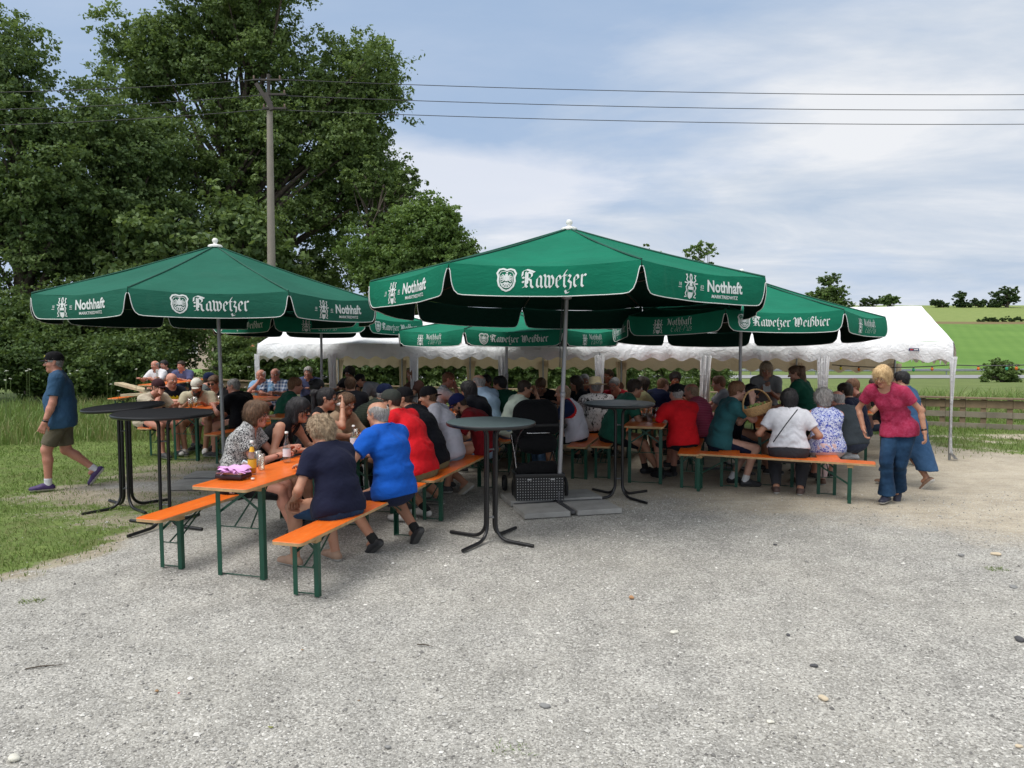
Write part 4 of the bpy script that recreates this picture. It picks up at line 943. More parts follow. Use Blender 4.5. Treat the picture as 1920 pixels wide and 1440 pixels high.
for i, (px_, Y_, el, lab, cl, nl, lsz, cr, mt) in enumerate([
    (1308, 60, [(1306, 478, 32, 22), (1290, 470, 16, 12), (1332, 486, 14, 14), (1308, 505, 34, 26), (1308, 560, 50, 50)], 'sparse tree top showing over the right slope of the largest parasol', 70, 5200, 0.10, 0.55, LEAF_C),
    (1215, 62, [(1215, 464, 20, 10), (1222, 500, 36, 30), (1215, 560, 50, 50)], 'small bare twiggy tree top left of the sparse one over the largest parasol', 34, 1800, 0.09, 0.5, LEAF_A),
    (1552, 170, [(1552, 540, 24, 24), (1534, 562, 28, 24), (1572, 560, 22, 26), (1550, 570, 36, 20)], 'dense dark round tree above the peak of the right rear parasol', 80, 22000, 0.20, 1.2, LEAF_A),
    (1640, 240, [(1626, 566, 14, 10), (1640, 568, 12, 8)], 'pale small tree left of the dark pair on the skyline above the tent', 16, 2500, 0.3, 1.0, LEAF_F),
    (1668, 230, [(1662, 563, 12, 10), (1676, 562, 14, 10)], 'dark small tree pair on the skyline above the tent roof', 22, 4000, 0.3, 1.0, LEAF_B),
    (1762, 330, [(1756, 570, 14, 8), (1770, 572, 10, 6)], 'leftmost small tree on the crest of the green hill', 16, 2500, 0.4, 1.2, LEAF_F),
    (1800, 330, [(1797, 560, 15, 15), (1802, 570, 18, 8)], 'upright tree on the hill crest, second from the left there', 24, 4500, 0.4, 1.3, LEAF_F),
    (1833, 330, [(1828, 569, 16, 8), (1842, 569, 8, 6)], 'low tree on the hill crest between the upright tree and the broad one', 16, 2500, 0.4, 1.1, LEAF_F),
    (1885, 330, [(1886, 554, 28, 16), (1866, 569, 18, 8), (1905, 566, 14, 12)], 'broad pale tree on the hill crest at the right edge', 44, 7000, 0.42, 1.6, LEAF_F)]):
    r_ = tree('field_tree', lab, 'tree', px_, Y_, el, cl, nl, lsz, mt, 110+i, 0.02*Y_**0.6, cr, 'distant trees on the skyline', surfbias=0.3, limbs=26)
for i, (px_, py_) in enumerate([(1848, 601), (1868, 600), (1890, 601), (1912, 600)]):
    tree('bush', 'scrubby bush in the field boundary on the hill, %s' % ('leftmost of four', 'second from the left', 'third from the left', 'at the right edge')[i], 'bush', px_, 242, [(px_, py_, 13, 6)], 14, 1200, 0.25, LEAF_F, 140+i, 0.1, 0.6, 'bushes in the field boundary', trunk=False)
# meadow bushes and weeds behind the road
# ------------------------------------------------------------------ grass blades (stuff)
def blades(name, n, region, hmin, hmax, mat, seed, wid=0.006, dens=None, lean=0.5):
    rs = np.random.RandomState(seed); x0, x1, y0, y1 = region
    x = x0+(x1-x0)*rs.rand(n*3); y = y0+(y1-y0)*rs.rand(n*3)
    g = dens(x, y); keep = rs.rand(n*3) < g; x, y = x[keep][:n], y[keep][:n]; n = len(x)
    z = terr(x, y)-0.005; h = hmin+(hmax-hmin)*rs.rand(n)**1.6; a = rs.rand(n)*6.28; w = wid*(0.7+0.6*rs.rand(n))
    dx, dy = np.cos(a), np.sin(a); lx, ly = rs.randn(n)*lean*h, rs.randn(n)*lean*h
    p = np.stack([x, y, z], 1); s = np.stack([dx*w, dy*w, 0*w], 1)
    mid = p+np.stack([lx*0.35, ly*0.35, h*0.6], 1); tip = p+np.stack([lx, ly, h], 1)
    V = np.stack([p-s, p+s, mid+s*0.7, mid-s*0.7, tip-s*0.1, tip+s*0.1], 1).reshape(-1, 3); b = np.arange(n)[:, None]*6
    F = np.concatenate([b+np.array([[0, 1, 2, 3]]), b+np.array([[3, 2, 5, 4]])])
    o = mesh_np(name, V, F, mat, None, False); tag(o, kind='stuff'); tone = np.clip(0.5+0.3*nz(x, y, 1.8, 77)+0.25*rs.randn(n), 0, 1)
    at_ = o.data.attributes.new('tone', 'FLOAT', 'FACE'); at_.data.foreach_set('value', np.concatenate([tone, tone]).astype(np.float32)); return o
GRASS = leaf_mat('grass_blades', [(0.22, 0.22, 0.09), (0.12, 0.19, 0.042), (0.17, 0.27, 0.055)], 0.25)
TALL = leaf_mat('tall_grass', [(0.32, 0.30, 0.14), (0.15, 0.23, 0.06), (0.21, 0.31, 0.09)], 0.3)
o = blades('grass', 75000, (-9.5, -1.0, 4.3, 14.5), 0.015, 0.055, GRASS, 5, 0.004, lambda x, y: grassness(x, y)**1.6*np.clip(6.5/y, 0, 1)**1.2); tag(o, 'short green and straw coloured grass on the left side', 'grass')
def tallmask(x, y):
    m = smooth(0.0, 0.35, (y-12.6-0.25*(x+8)+0.3*nz(x, y, 1.2, 31)))*smooth(-3.9, -4.9, x)*(y < 19)
    return m
o = blades('tall_grass', 30000, (-16, -4.0, 12.0, 19.0), 0.08, 0.40, TALL, 6, 0.009, tallmask, 0.28); tag(o, 'tall uncut grass and weeds at the edge of the wood behind the walking man', 'grass')
o = blades('grass', 26000, (6.0, 14, 10.8, 17.5), 0.02, 0.09, GRASS, 7, 0.005, lambda x, y: grassness(x, y)*0.8); tag(o, 'patchy grass by the fence on the right', 'grass')
def weedmask(x, y): return smooth(15.6, 16.4, y)*(0.5+0.5*nz(x, y, 1.1, 41))
o = blades('weeds', 26000, (2, 18, 15.4, 21), 0.1, 0.5, TALL, 9, 0.010, weedmask, 0.35); tag(o, 'green weeds along the ditch beyond the fence', 'weeds')
# white umbels in the tall grass
m = MB(); rs = random.Random(4)
for i in range(40):
    x = rs.uniform(-12, -5); y = rs.uniform(13.0, 17); h = rs.uniform(0.7, 1.2); z = float(terr(x, y))
    m.tube([(x, y, z), (x+0.03, y, z+h)], 0.004, 4)
    for q in range(6):
        a = rs.uniform(0, 6.28); r_ = rs.uniform(0, 0.028); m.box((x+0.03+r_*math.cos(a), y+r_*math.sin(a), z+h+rs.uniform(0, 0.015)), (0.014, 0.014, 0.01), None, 1)
o = m.build('wild_flowers', [plain('stem_green', (0.10, 0.15, 0.04)), plain('umbel_white', (0.7, 0.7, 0.62))]); tag(o, 'white umbel flowers among the tall grass', 'flowers', None, 'stuff')
# ------------------------------------------------------------------ gravel stones (stuff) and single stones
def stone_field(name, n, seed, mat, smin, smax, ymax=9.0):
    rs = np.random.RandomState(seed); u = rs.rand(n*2); y = 2.6+(ymax-2.6)*u**1.7; x = (rs.rand(n*2)-0.5)*2*(0.74*y+0.3)
    k = rs.rand(n*2) > np.clip(grassness(x, y)*1.3, 0, 0.97); x, y = x[k][:n], y[k][:n]; n = len(x)
    ico = np.array([(0, 0, 1), (0.9, 0, 0.1), (0.28, 0.86, 0.0), (-0.73, 0.5, 0.1), (-0.7, -0.53, 0.0), (0.3, -0.84, 0.1), (0, 0, -0.6)])
    tri = np.array([(0, 1, 2), (0, 2, 3), (0, 3, 4), (0, 4, 5), (0, 5, 1), (6, 2, 1), (6, 3, 2), (6, 4, 3), (6, 5, 4), (6, 1, 5)])
    s = (smin+(smax-smin)*rs.rand(n)**3)[:, None, None]; J = ico[None]*(1+0.35*rs.randn(n, 7, 1)*0.6)*s*np.array([1, 1, 0.62])*(0.7+0.6*rs.rand(n, 1, 3))
    a = rs.rand(n)*6.28; ca, sa = np.cos(a)[:, None], np.sin(a)[:, None]; X = J[..., 0]*ca-J[..., 1]*sa; Yy = J[..., 0]*sa+J[..., 1]*ca
    z = terr(x, y)+0.010*0.8*nz(x, y, 1.3, 11)+0.004*nz(x, y, 6, 12)
    V = np.stack([X+x[:, None], Yy+y[:, None], J[..., 2]+z[:, None]+s[:, :, 0]*0.15], -1).reshape(-1, 3); F = (tri[None]+(np.arange(n)*7)[:, None, None]).reshape(-1, 3)
    o = mesh_np(name, V, F, mat, None, False); tone = np.repeat(rs.rand(n), 10); at_ = o.data.attributes.new('tone', 'FLOAT', 'FACE'); at_.data.foreach_set('value', tone.astype(np.float32)); return o
t = NT('gravel_stone'); a_ = attr(t, 'tone'); t.col(t.ramp(a_, [(0.0, (0.11, 0.105, 0.10)), (0.2, (0.25, 0.242, 0.225)), (0.6, (0.40, 0.39, 0.365)), (0.9, (0.55, 0.54, 0.50)), (1.0, (0.74, 0.72, 0.68))])); t.rough(0.9)
o = stone_field('gravel', 60000, 3, t.m, 0.0035, 0.010); tag(o, 'pale grey crushed stone gravel across the yard', 'gravel', None, 'stuff')

o = stone_field('gravel_chips', 1700, 13, t.m, 0.008, 0.020, 8.0); tag(o, 'coarser chips lying among the fine gravel', 'gravel', None, 'stuff')
for i_, (px_, py_, lab) in enumerate(((1865, 1068, 'small mossy weed tuft near the sand coloured stone'), (960, 1408, 'tiny grass tuft at the bottom middle of the gravel'), (60, 1128, 'dry grass tuft on the gravel at the left edge'))):
    c_ = onground(px_, py_); o = blades('weed_tuft', 90 if i_ else 160, (c_.x-0.09, c_.x+0.09, c_.y-0.05, c_.y+0.05), 0.008, 0.03, GRASS, 300+i_, 0.003, lambda x, y: np.ones_like(x), 0.9); del o['kind']; tag(o, lab, 'weed')
# ------------------------------------------------------------------ lettering made of pen strokes
NIB = (math.cos(R(38)), math.sin(R(38)))
GL = {
 'R': (1.08, [[(-0.02, 0.95), (0.02, 1.35), (0.35, 1.5), (0.75, 1.38), (1.0, 1.28)], [(0.28, 1.3), (0.28, 0.2), (0.42, 0.02)], [(0.05, 0.0), (0.35, 0.12)], [(0.5, 1.3), (0.8, 1.15), (0.78, 0.9), (0.5, 0.75)], [(0.45, 0.72), (0.72, 0.6), (0.74, 0.15), (0.92, -0.02)], [(0.42, 1.25), (0.44, 0.3)], [(0.02, 0.85), (0.14, 0.75)], [(0.02, 0.5), (0.14, 0.4)]]),
 'W': (1.35, [[(-0.05, 1.15), (0.12, 1.45), (0.28, 1.25), (0.24, 0.3), (0.42, 0.02), (0.6, 0.2)], [(0.62, 1.4), (0.62, 0.2)], [(0.62, 0.12), (0.8, 0.0), (1.12, 0.3), (1.12, 1.0), (0.9, 1.45)], [(0.38, 1.2), (0.38, 0.4)], [(0.78, 1.25), (0.78, 0.3)]]),
 'N': (1.2, [[(0.0, 1.15), (0.2, 1.45), (0.35, 1.2), (0.3, 0.15), (0.05, 0.0)], [(0.35, 1.25), (0.75, 0.4), (0.9, 0.1)], [(0.9, 0.0), (0.92, 1.2), (1.08, 1.45)]]),
 'E': (1.0, [[(0.75, 1.35), (0.4, 1.45), (0.15, 1.1), (0.15, 0.3), (0.45, 0.0), (0.8, 0.2)], [(0.2, 0.75), (0.7, 0.9)]]),
 'P': (1.0, [[(0.3, 1.35), (0.3, 0.1), (0.1, -0.15)], [(0.1, 1.2), (0.45, 1.48), (0.85, 1.25), (0.8, 0.85), (0.4, 0.65)]]),
 'a': (0.68, [[(0.42, 0.98), (0.16, 0.72), (0.14, 0.2), (0.3, 0.02), (0.46, 0.2)], [(0.36, 0.98), (0.5, 0.85), (0.5, 0.15), (0.62, 0.0)]]),
 'w': (0.98, [[(0.06, 1.08), (0.18, 0.9), (0.16, 0.2), (0.32, 0.0), (0.46, 0.15)], [(0.36, 1.0), (0.5, 0.85), (0.5, 0.15), (0.62, 0.0), (0.82, 0.3), (0.84, 0.7), (0.66, 1.0)]]),
 'e': (0.56, [[(0.16, 0.5), (0.46, 0.68), (0.44, 0.84), (0.32, 0.98)], [(0.3, 1.0), (0.12, 0.75), (0.12, 0.2), (0.28, 0.0), (0.52, 0.2)]]),
 'Z': (0.92, [[(0.4, 1.4), (0.2, 1.1), (0.2, 0.15), (0.34, 0.0)], [(0.04, 0.92), (0.4, 0.98)], [(0.42, 0.85), (0.58, 1.0), (0.74, 0.85), (0.55, 0.52), (0.78, 0.35), (0.74, -0.1), (0.45, -0.3)], [(0.3, -0.25), (0.4, -0.48), (0.62, -0.42)]]),
 'r': (0.52, [[(0.06, 0.9), (0.18, 0.98), (0.18, 0.12), (0.32, 0.0)], [(0.26, 0.8), (0.4, 1.0), (0.52, 0.88)]]),
 'i': (0.36, [[(0.06, 0.9), (0.18, 0.98), (0.18, 0.12), (0.32, 0.0)], [(0.14, 1.25), (0.24, 1.36)]]),
 's': (0.5, [[(0.42, 0.9), (0.2, 1.0), (0.14, 0.7), (0.42, 0.45), (0.36, 0.08), (0.1, 0.05)]]),
 'l': (0.36, [[(0.18, 1.5), (0.18, 0.12), (0.32, 0.0)]]),
 'b': (0.66, [[(0.16, 1.5), (0.16, 0.15), (0.34, 0.0), (0.52, 0.2), (0.52, 0.75), (0.32, 1.0)]]),
 'd': (0.66, [[(0.3, 1.5), (0.5, 0.9), (0.5, 0.15), (0.34, 0.0), (0.14, 0.2), (0.14, 0.7), (0.34, 0.95)]]),
 'o': (0.62, [[(0.32, 1.0), (0.13, 0.78), (0.13, 0.2), (0.3, 0.0)], [(0.32, 0.98), (0.5, 0.8), (0.5, 0.2), (0.32, 0.02)]]),
 't': (0.48, [[(0.3, 1.35), (0.18, 1.1), (0.18, 0.15), (0.34, 0.0)], [(0.02, 0.95), (0.4, 1.0)]]),
 'h': (0.66, [[(0.16, 1.5), (0.16, 0.02)], [(0.2, 0.8), (0.38, 1.0), (0.52, 0.8), (0.5, 0.1), (0.36, -0.25)]]),
 'f': (0.46, [[(0.46, 1.4), (0.3, 1.5), (0.18, 1.25), (0.18, -0.1)], [(0.02, 0.95), (0.4, 1.0)]]),
 'B': (0.7, [[(0.18, -0.05), (0.18, 1.2), (0.36, 1.5), (0.56, 1.3), (0.36, 0.98), (0.6, 0.72), (0.58, 0.2), (0.36, 0.0)]]),
 '-': (0.45, [[(0.05, 0.5), (0.38, 0.58)]]), ' ': (0.5, []),
}
def pen_text(s, x0, y0, size, wid=0.17, slant=0.0, nib=NIB, xs=1.0):
    """-> list of (quad points 2D, layer)."""
    out = []; x = x0; half = (nib[0]*wid*size/2*xs, nib[1]*wid*size/2)
    for ch in s:
        adv, st = GL[ch]
        for li, path in enumerate(st):
            pts = [(x+(px+slant*py)*size*xs, y0+py*size) for px, py in path]
            for a, b in zip(pts, pts[1:]):
                out.append(([(a[0]-half[0], a[1]-half[1]), (b[0]-half[0], b[1]-half[1]), (b[0]+half[0], b[1]+half[1]), (a[0]+half[0], a[1]+half[1])], li))
        x += adv*size*xs
    return out, x-x0
def stroke(pts, w, closed=False):
    out = []
    n = len(pts); L = [Vector((p[0], p[1])) for p in pts]; nn = []
    for i in range(n):
        a = L[(i-1) % n] if closed or i > 0 else L[i]; b = L[(i+1) % n] if closed or i < n-1 else L[i]
        d = (b-a); d = d.normalized() if d.length > 1e-9 else Vector((1, 0)); nn.append(Vector((-d.y, d.x)))
    for i in range(n if closed else n-1):
        j = (i+1) % n; a, b = L[i], L[j]; out.append([tuple(a-nn[i]*w/2), tuple(b-nn[j]*w/2), tuple(b+nn[j]*w/2), tuple(a+nn[i]*w/2)])
    return out
def font_polys(s, size, sx=1.0, bold=0.0, shear=0.0):
    """text outline from the built-in font as 2D triangles, origin left baseline."""
    cu = bpy.data.curves.new('tmp', 'FONT'); cu.body = s; cu.size = size; cu.offset = bold; cu.shear = shear; cu.resolution_u = 3
    ob = bpy.data.objects.new('tmp', cu); C.objects.link(ob); dg = bpy.context.evaluated_depsgraph_get(); me = bpy.data.meshes.new_from_object(ob.evaluated_get(dg))
    P = [[(me.vertices[i].co.x*sx, me.vertices[i].co.y) for i in p.vertices] for p in me.polygons]
    w = max((v.co.x for v in me.vertices), default=0)*sx
    bpy.data.objects.remove(ob); bpy.data.curves.remove(cu); bpy.data.meshes.remove(me); return P, w
def eagle_crest(cx, cy, s):
    """shield with an eagle over a wheel; s = half height"""
    out = []
    sh = [(-0.62, 0.92), (-0.3, 1.0), (0, 0.9), (0.3, 1.0), (0.62, 0.92), (0.8, 0.6), (0.68, 0.25), (0.72, -0.1), (0.6, -0.55), (0.3, -0.88), (0, -1.0), (-0.3, -0.88), (-0.6, -0.55), (-0.72, -0.1), (-0.68, 0.25), (-0.8, 0.6)]
    out += [(q, 0) for q in stroke([(cx+x*s, cy+y*s) for x, y in sh], 0.17*s, True)]
    sh2 = [(x*0.76, y*0.76+0.02) for x, y in sh]; out += [(q, 1) for q in stroke([(cx+x*s, cy+y*s) for x, y in sh2], 0.05*s, True)]
    rim = [(cx+0.42*s*math.cos(a), cy+s*(-0.32+0.38*math.sin(a))) for a in np.linspace(PI, 2*PI, 12)]; out += [(q, 2) for q in stroke(rim, 0.10*s)]
    for a in np.linspace(PI+0.35, 2*PI-0.35, 5): out += [(q, 3) for q in stroke([(cx+0.06*s*math.cos(a), cy+s*(-0.2+0.05*math.sin(a))), (cx+0.38*s*math.cos(a), cy+s*(-0.3+0.34*math.sin(a)))], 0.10*s)]
    out += [(q, 4) for q in stroke([(cx, cy+0.55*s), (cx, cy-0.12*s)], 0.24*s)]+[(q, 5) for q in stroke([(cx-0.02*s, cy+0.62*s), (cx+0.1*s, cy+0.68*s)], 0.12*s)]
    for sg in (-1, 1):
        for k in range(5):
            a = 0.9-0.42*k; out += [(q, 6+k % 2) for q in stroke([(cx+sg*0.1*s, cy+(0.28-0.06*k)*s), (cx+sg*(0.12+0.4*math.cos(a))*s, cy+(0.22-0.04*k+0.36*math.sin(a))*s)], 0.085*s)]
    return out
def helm_crest(cx, cy, s):
    """shield with a bar under two plumed helms"""
    out = []; P = lambda *a: [(cx+x*s, cy+y*s) for x, y in a]
    out.append((P((-0.26, -0.28), (0.26, -0.28), (0.26, -0.02), (-0.26, -0.02)), 0)); out.append((P((-0.26, -0.48), (0.26, -0.48), (0.2, -0.85), (-0.2, -0.85)), 0)); out.append((P((-0.2, -0.85), (0.2, -0.85), (0.0, -1.0)), 0))
    out += [(q, 1) for q in stroke(P((-0.3, 0.0), (-0.3, -0.5), (-0.22, -0.85), (0, -1.0), (0.22, -0.85), (0.3, -0.5), (0.3, 0.0)), 0.05*s)]
    out.append((P((-0.16, 0.02), (0.16, 0.02), (0.12, 0.26), (-0.12, 0.26)), 2)); out.append((P((-0.3, 0.26), (0.3, 0.26), (0.2, 0.42), (-0.2, 0.42)), 2))
    for sg in (-1, 1):
        out += [(q, 3) for q in stroke(P((sg*0.05, 0.4), (sg*0.12, 0.7), (sg*0.04, 1.0)), 0.10*s)]
        out += [(q, 4) for q in stroke(P((sg*0.3, 0.3), (sg*0.5, 0.5), (sg*0.38, 0.72), (sg*0.52, 0.92), (sg*0.36, 0.9)), 0.12*s)]
        out += [(q, 5) for q in stroke(P((sg*0.25, 0.2), (sg*0.72, 0.26)), 0.10*s)]
        out += [(q, 3) for q in stroke(P((sg*0.35, 0.15), (sg*0.55, -0.1), (sg*0.45, -0.35), (sg*0.58, -0.6), (sg*0.42, -0.85), (sg*0.66, -0.88)), 0.11*s)]
    return out
M_PRINT = plain('white_print', (0.62, 0.66, 0.64), 0.8, var=0.04)
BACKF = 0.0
def umbrella_cloth(name, c):
    if name in MATS: return MATS[name]
    t = NT(name); v = t.coord(); n = t.noise(v, 1.6, 5, 0.6); n2 = t.noise(t.coord(scale=(1, 1, 3)), 5, 4, 0.6, 0.6)
    st_ = t.noise(t.coord(scale=(1, 1, 0.5)), 3.5, 6, 0.75, 1.0)
    t.col(t.mix(t.ramp(st_, [(0.56, 0.0), (0.75, 0.28)]), t.ramp(n, [(0.3, tuple(x*0.84 for x in c)), (0.7, tuple(x*1.12 for x in c))]), (c[0]+0.035, c[1]+0.03, c[2]+0.03))); t.rough(0.85); t.b.inputs['Specular IOR Level'].default_value = 0.12
    t.bump(n2, 0.35, 0.03)
    g_ = t.n('ShaderNodeNewGeometry'); src = t.b.inputs['Base Color'].links[0].from_socket; t.col(t.mix(t.math('ABSOLUTE', t.math('SUBTRACT', g_.outputs['Backfacing'], BACKF)), src, (0.003, 0.026, 0.018)))  # back faces go near-black green: shade under the canopy put into the colour
    MATS[name] = t.m; return t.m
M_POLE = plain('steel_pole', (0.33, 0.33, 0.34), 0.42, 0.6, 0.15, 3); M_WHITE_PL = plain('white_plastic', (0.75, 0.74, 0.70), 0.45)
M_PIPE = plain('white_piping', (0.66, 0.68, 0.66), 0.7, var=0.04); M_WOODRIB = plain('dark_rib', (0.05, 0.04, 0.03), 0.6)
def parasol(base, apex_top, Rr, rot, zr, drop, tilt, cloth_m, faces, label, slabs=True, pole_r=0.024, polebase=True, lean=(0, 0), crank=False):
    """base: ground point; apex_top: z of the canopy peak; zr: z of the rim vertices; rot: turn of face 0 (towards -Y)"""
    root = empty('parasol', base, 0, label, 'parasol', 'green beer garden parasols')
    b = Vector(base); ap = apex_top-b.z; zr_ = zr-b.z
    lx, ly = lean
    def W(p):  # lean the canopy with its pole
        return Vector((p.x+lx*p.z/ap+0.0, p.y+ly*p.z/ap, p.z+tilt[0]*p.x+tilt[1]*p.y))
    def vert(i):
        a = rot-PI/2+PI/8+i*PI/4; return Vector((Rr*math.cos(a), Rr*math.sin(a), zr_))
    A = Vector((0, 0, ap)); VT = [vert(i) for i in range(8)]
    roof = MB(); seams = MB()
    for i in range(8):
        v0, v1 = VT[i-1], VT[i]; rows = []
        for a in range(13):
            s = a/12; row = []
            for q in range(9):
                u = q/8; e = v0.lerp(v1, u); p = A.lerp(e, s)
                sag = 0.045*math.sin(PI*u)*s*(1.0)+0.06*math.sin(PI*s)*0.35+0.004*math.sin(u*11+i*2)*math.sin(s*13+i); p.z -= sag; row.append(W(p))
            rows.append(row)
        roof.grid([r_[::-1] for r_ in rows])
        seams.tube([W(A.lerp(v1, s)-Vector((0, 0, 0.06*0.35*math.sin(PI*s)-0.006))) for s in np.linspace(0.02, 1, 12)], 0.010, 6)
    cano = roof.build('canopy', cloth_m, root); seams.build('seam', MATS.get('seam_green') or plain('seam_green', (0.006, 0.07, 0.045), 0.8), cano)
    for i in range(8):
        v0, v1 = VT[i-1], VT[i]; w = (v1-v0).length; ex = (v1-v0)/w; out = Vector((ex.y, -ex.x, 0)); 
        if out.dot(v0) < 0: out = -out
        fl = False
        def yb(x):
            e = min(x, w-x); return -np.interp(e, [0, 0.010, 0.017, 0.025, 0.036, 0.055, 0.088, 0.13, 0.26], [0.05, 0.055, 0.09, 0.14, 0.19, drop*0.86, drop*0.97, drop, drop*1.015])
        ph = i*1.7
        def Pm(x, y, o=0.0):
            bl = 0.02*math.sin(-y/drop*PI*0.8)+(0.016*math.sin(x*5.1+ph)+0.006*math.sin(x*13+ph*2+y*6))*(-y/drop)
            q = v0+ex*x+out*(bl+o+0.004)-Vector((0, 0, 0.045*math.sin(PI*min(max(x/w, 0), 1))))*(1-min(1, -y/drop)*0.6)+Vector((0, 0, y)); return W(q)
        xs = sorted(set([0, 0.006, 0.012, 0.016, 0.02, 0.025, 0.03, 0.037, 0.045, 0.055, 0.07, 0.09, 0.11, 0.135, 0.16]+[w-k for k in (0, 0.006, 0.012, 0.016, 0.02, 0.025, 0.03, 0.037, 0.045, 0.055, 0.07, 0.09, 0.11, 0.135, 0.16)]+list(np.linspace(0.2, w-0.2, 16))))
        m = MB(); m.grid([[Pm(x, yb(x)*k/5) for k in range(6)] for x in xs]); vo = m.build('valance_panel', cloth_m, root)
        pm = MB(); pm.tube([Pm(x, yb(x), 0.002) for x in xs], 0.0042, 5); pm.build('piping', M_PIPE, vo)
        kind = faces[i] if i < len(faces) else None
        if kind:
            words = []; crest = []; L1 = 'printed_lettering'
            def tri(P_, x0_, y0_): return [([(x+x0_, y+y0_) for x, y in p], 0) for p in P_]
            if kind == 'raw':
                s_ = drop*0.41; _, tw_ = pen_text('RaweZer', 0, 0, s_, 0.19, xs=0.9); x0 = w/2-tw_/2+0.10; words.append(pen_text('RaweZer', x0, -drop*0.72, s_, 0.19, xs=0.9)[0])
                crest = eagle_crest(x0-drop*0.50, -drop*0.47, drop*0.37)
            elif kind == 'weiss':
                s_ = drop*0.33; _, tw_ = pen_text('RaweZer WeiBbier', 0, 0, s_, 0.20); _, tr1 = pen_text('RaweZer ', 0, 0, s_, 0.20); x0 = w/2-tw_/2+0.07
                words += [pen_text('RaweZer', x0, -drop*0.70, s_, 0.20)[0], pen_text('WeiBbier', x0+tr1, -drop*0.70, s_, 0.20)[0]]; crest = eagle_crest(x0-drop*0.42, -drop*0.53, drop*0.35)
            elif kind == 'noth':
                P1, w1 = font_polys('Nothhaft', drop*0.58, 1.0, drop*0.016); k_ = 0.47/w1; P1 = [[(x*k_, y) for x, y in p] for p in P1]; w1 = 0.47; P2, w2 = font_polys('MARKTREDWITZ', drop*0.165, 1.0, 0.001)
                x0 = w/2-0.02; words += [tri(P1, x0, -drop*0.62), tri(P2, x0+(w1-w2)*0.5, -drop*0.84)]; cx_ = x0-0.205; crest = helm_crest(cx_, -drop*0.52, drop*0.43)
                for tx_, dx_ in (('18', -0.52), ('82', 0.52)):
                    P3, w3 = font_polys(tx_, drop*0.17, 0.9); words.append(tri(P3, cx_+dx_*drop-w3/2, -drop*0.55)+[(q, 1) for q in stroke([(cx_+dx_*drop-0.022, -drop*0.60), (cx_+dx_*drop+0.022, -drop*0.60)], 0.005)])
            elif kind == 'pils':
                s_ = drop*0.27; _, tw_ = pen_text('Nothhaft', 0, 0, s_, 0.17); x0 = w/2-tw_/2+0.08; words.append(pen_text('Nothhaft', x0, -drop*0.48, s_, 0.17)[0])
                words.append(pen_text('Edel-Pils', x0+tw_*0.15, -drop*0.84, drop*0.22, 0.09, 0.3)[0]); crest = helm_crest(x0-drop*0.5, -drop*0.53, drop*0.40)
            for nm_, quads in [(L1, q_) for q_ in words]+[('printed_crest', crest)]:
                lm = MB()
                for poly, lay in quads: lm.add([Pm(x, y, 0.004+0.0005*lay) for x, y in poly], [tuple(range(len(poly)))])
                lm.build(nm_, M_PRINT, vo)
    # frame under the cloth
    rb = MB()
    for i in range(8):
        v1 = VT[i]; m = MB(); m.tube([W(A-Vector((0, 0, 0.07))), W(A.lerp(v1, 0.5)-Vector((0, 0, 0.055))), W(v1-Vector((0, 0, 0.025)))], 0.010, 6); m.build('rib', M_WOODRIB, root)
        m = MB(); m.tube([W(Vector((0.03*v1.x, 0.03*v1.y, zr_-0.06))), W(A.lerp(v1, 0.58)-Vector((0, 0, 0.06)))], 0.008, 5); m.build('strut', M_WOODRIB, root)
    m = MB(); m.lathe([(pole_r+0.004, -0.05), (pole_r+0.03, -0.04), (pole_r+0.045, 0.0), (pole_r+0.03, 0.03), (pole_r, 0.04)], W(Vector((0, 0, zr_-0.06))), 16); m.build('hub', M_POLE, root)
    m = MB(); m.lathe([(0.085, -0.02), (0.09, 0.0), (0.075, 0.012), (0.030, 0.022), (0.020, 0.036), (0.034, 0.052), (0.037, 0.072), (0.026, 0.094), (0.0, 0.102)], W(A), 18); m.build('finial', M_WHITE_PL, root)
    m = MB(); jz = 0.62; m.tube([(0, 0, 0.02), (lx*jz/ap, ly*jz/ap, jz)], pole_r*1.12, 14); m.tube([(lx*jz/ap, ly*jz/ap, jz-0.01), tuple(W(Vector((0, 0, ap-0.03))))], pole_r, 14); m.build('pole', M_POLE, root)
    m = MB(); c0 = Vector((lx*1.25/ap, ly*1.25/ap, 1.25)); m.lathe([(pole_r+0.001, -0.03), (pole_r+0.006, -0.025), (pole_r+0.006, 0.025), (pole_r+0.001, 0.03)], c0, 14); m.build('clamp', M_POLE, root)
    if polebase:
        m = MB()
        for a in (0, PI/2): m.box((0, 0, 0.035), (1.02, 0.045, 0.03), rotm(0, 0, a+slab_rot))
        m.lathe([(pole_r*1.2, 0.02), (pole_r*1.5, 0.03), (pole_r*1.5, 0.16), (pole_r*1.2, 0.165)], (0, 0, 0.01), 14); m.build('base_cross', plain('base_steel', (0.12, 0.12, 0.125), 0.5, 0.7), root)
    if crank:
        m = MB()
        for k, dx in enumerate((-0.035, -0.05)):
            m.tube([W(Vector((dx, -0.03, zr_-0.05))), W(Vector((dx-0.01, -0.035, 1.75))), W(Vector((dx, -0.03, 1.55)))], 0.004, 5)
        m.build('pull_rope', M_FRAME, root)
    return root
slab_rot = 0.2
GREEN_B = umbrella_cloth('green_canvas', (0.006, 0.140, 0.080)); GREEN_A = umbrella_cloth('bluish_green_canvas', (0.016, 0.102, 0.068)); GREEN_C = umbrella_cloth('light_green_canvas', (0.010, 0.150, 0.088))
def P0(x, Y): return Vector(((x-960)/FPX*Y, Y, gz(0, Y)))
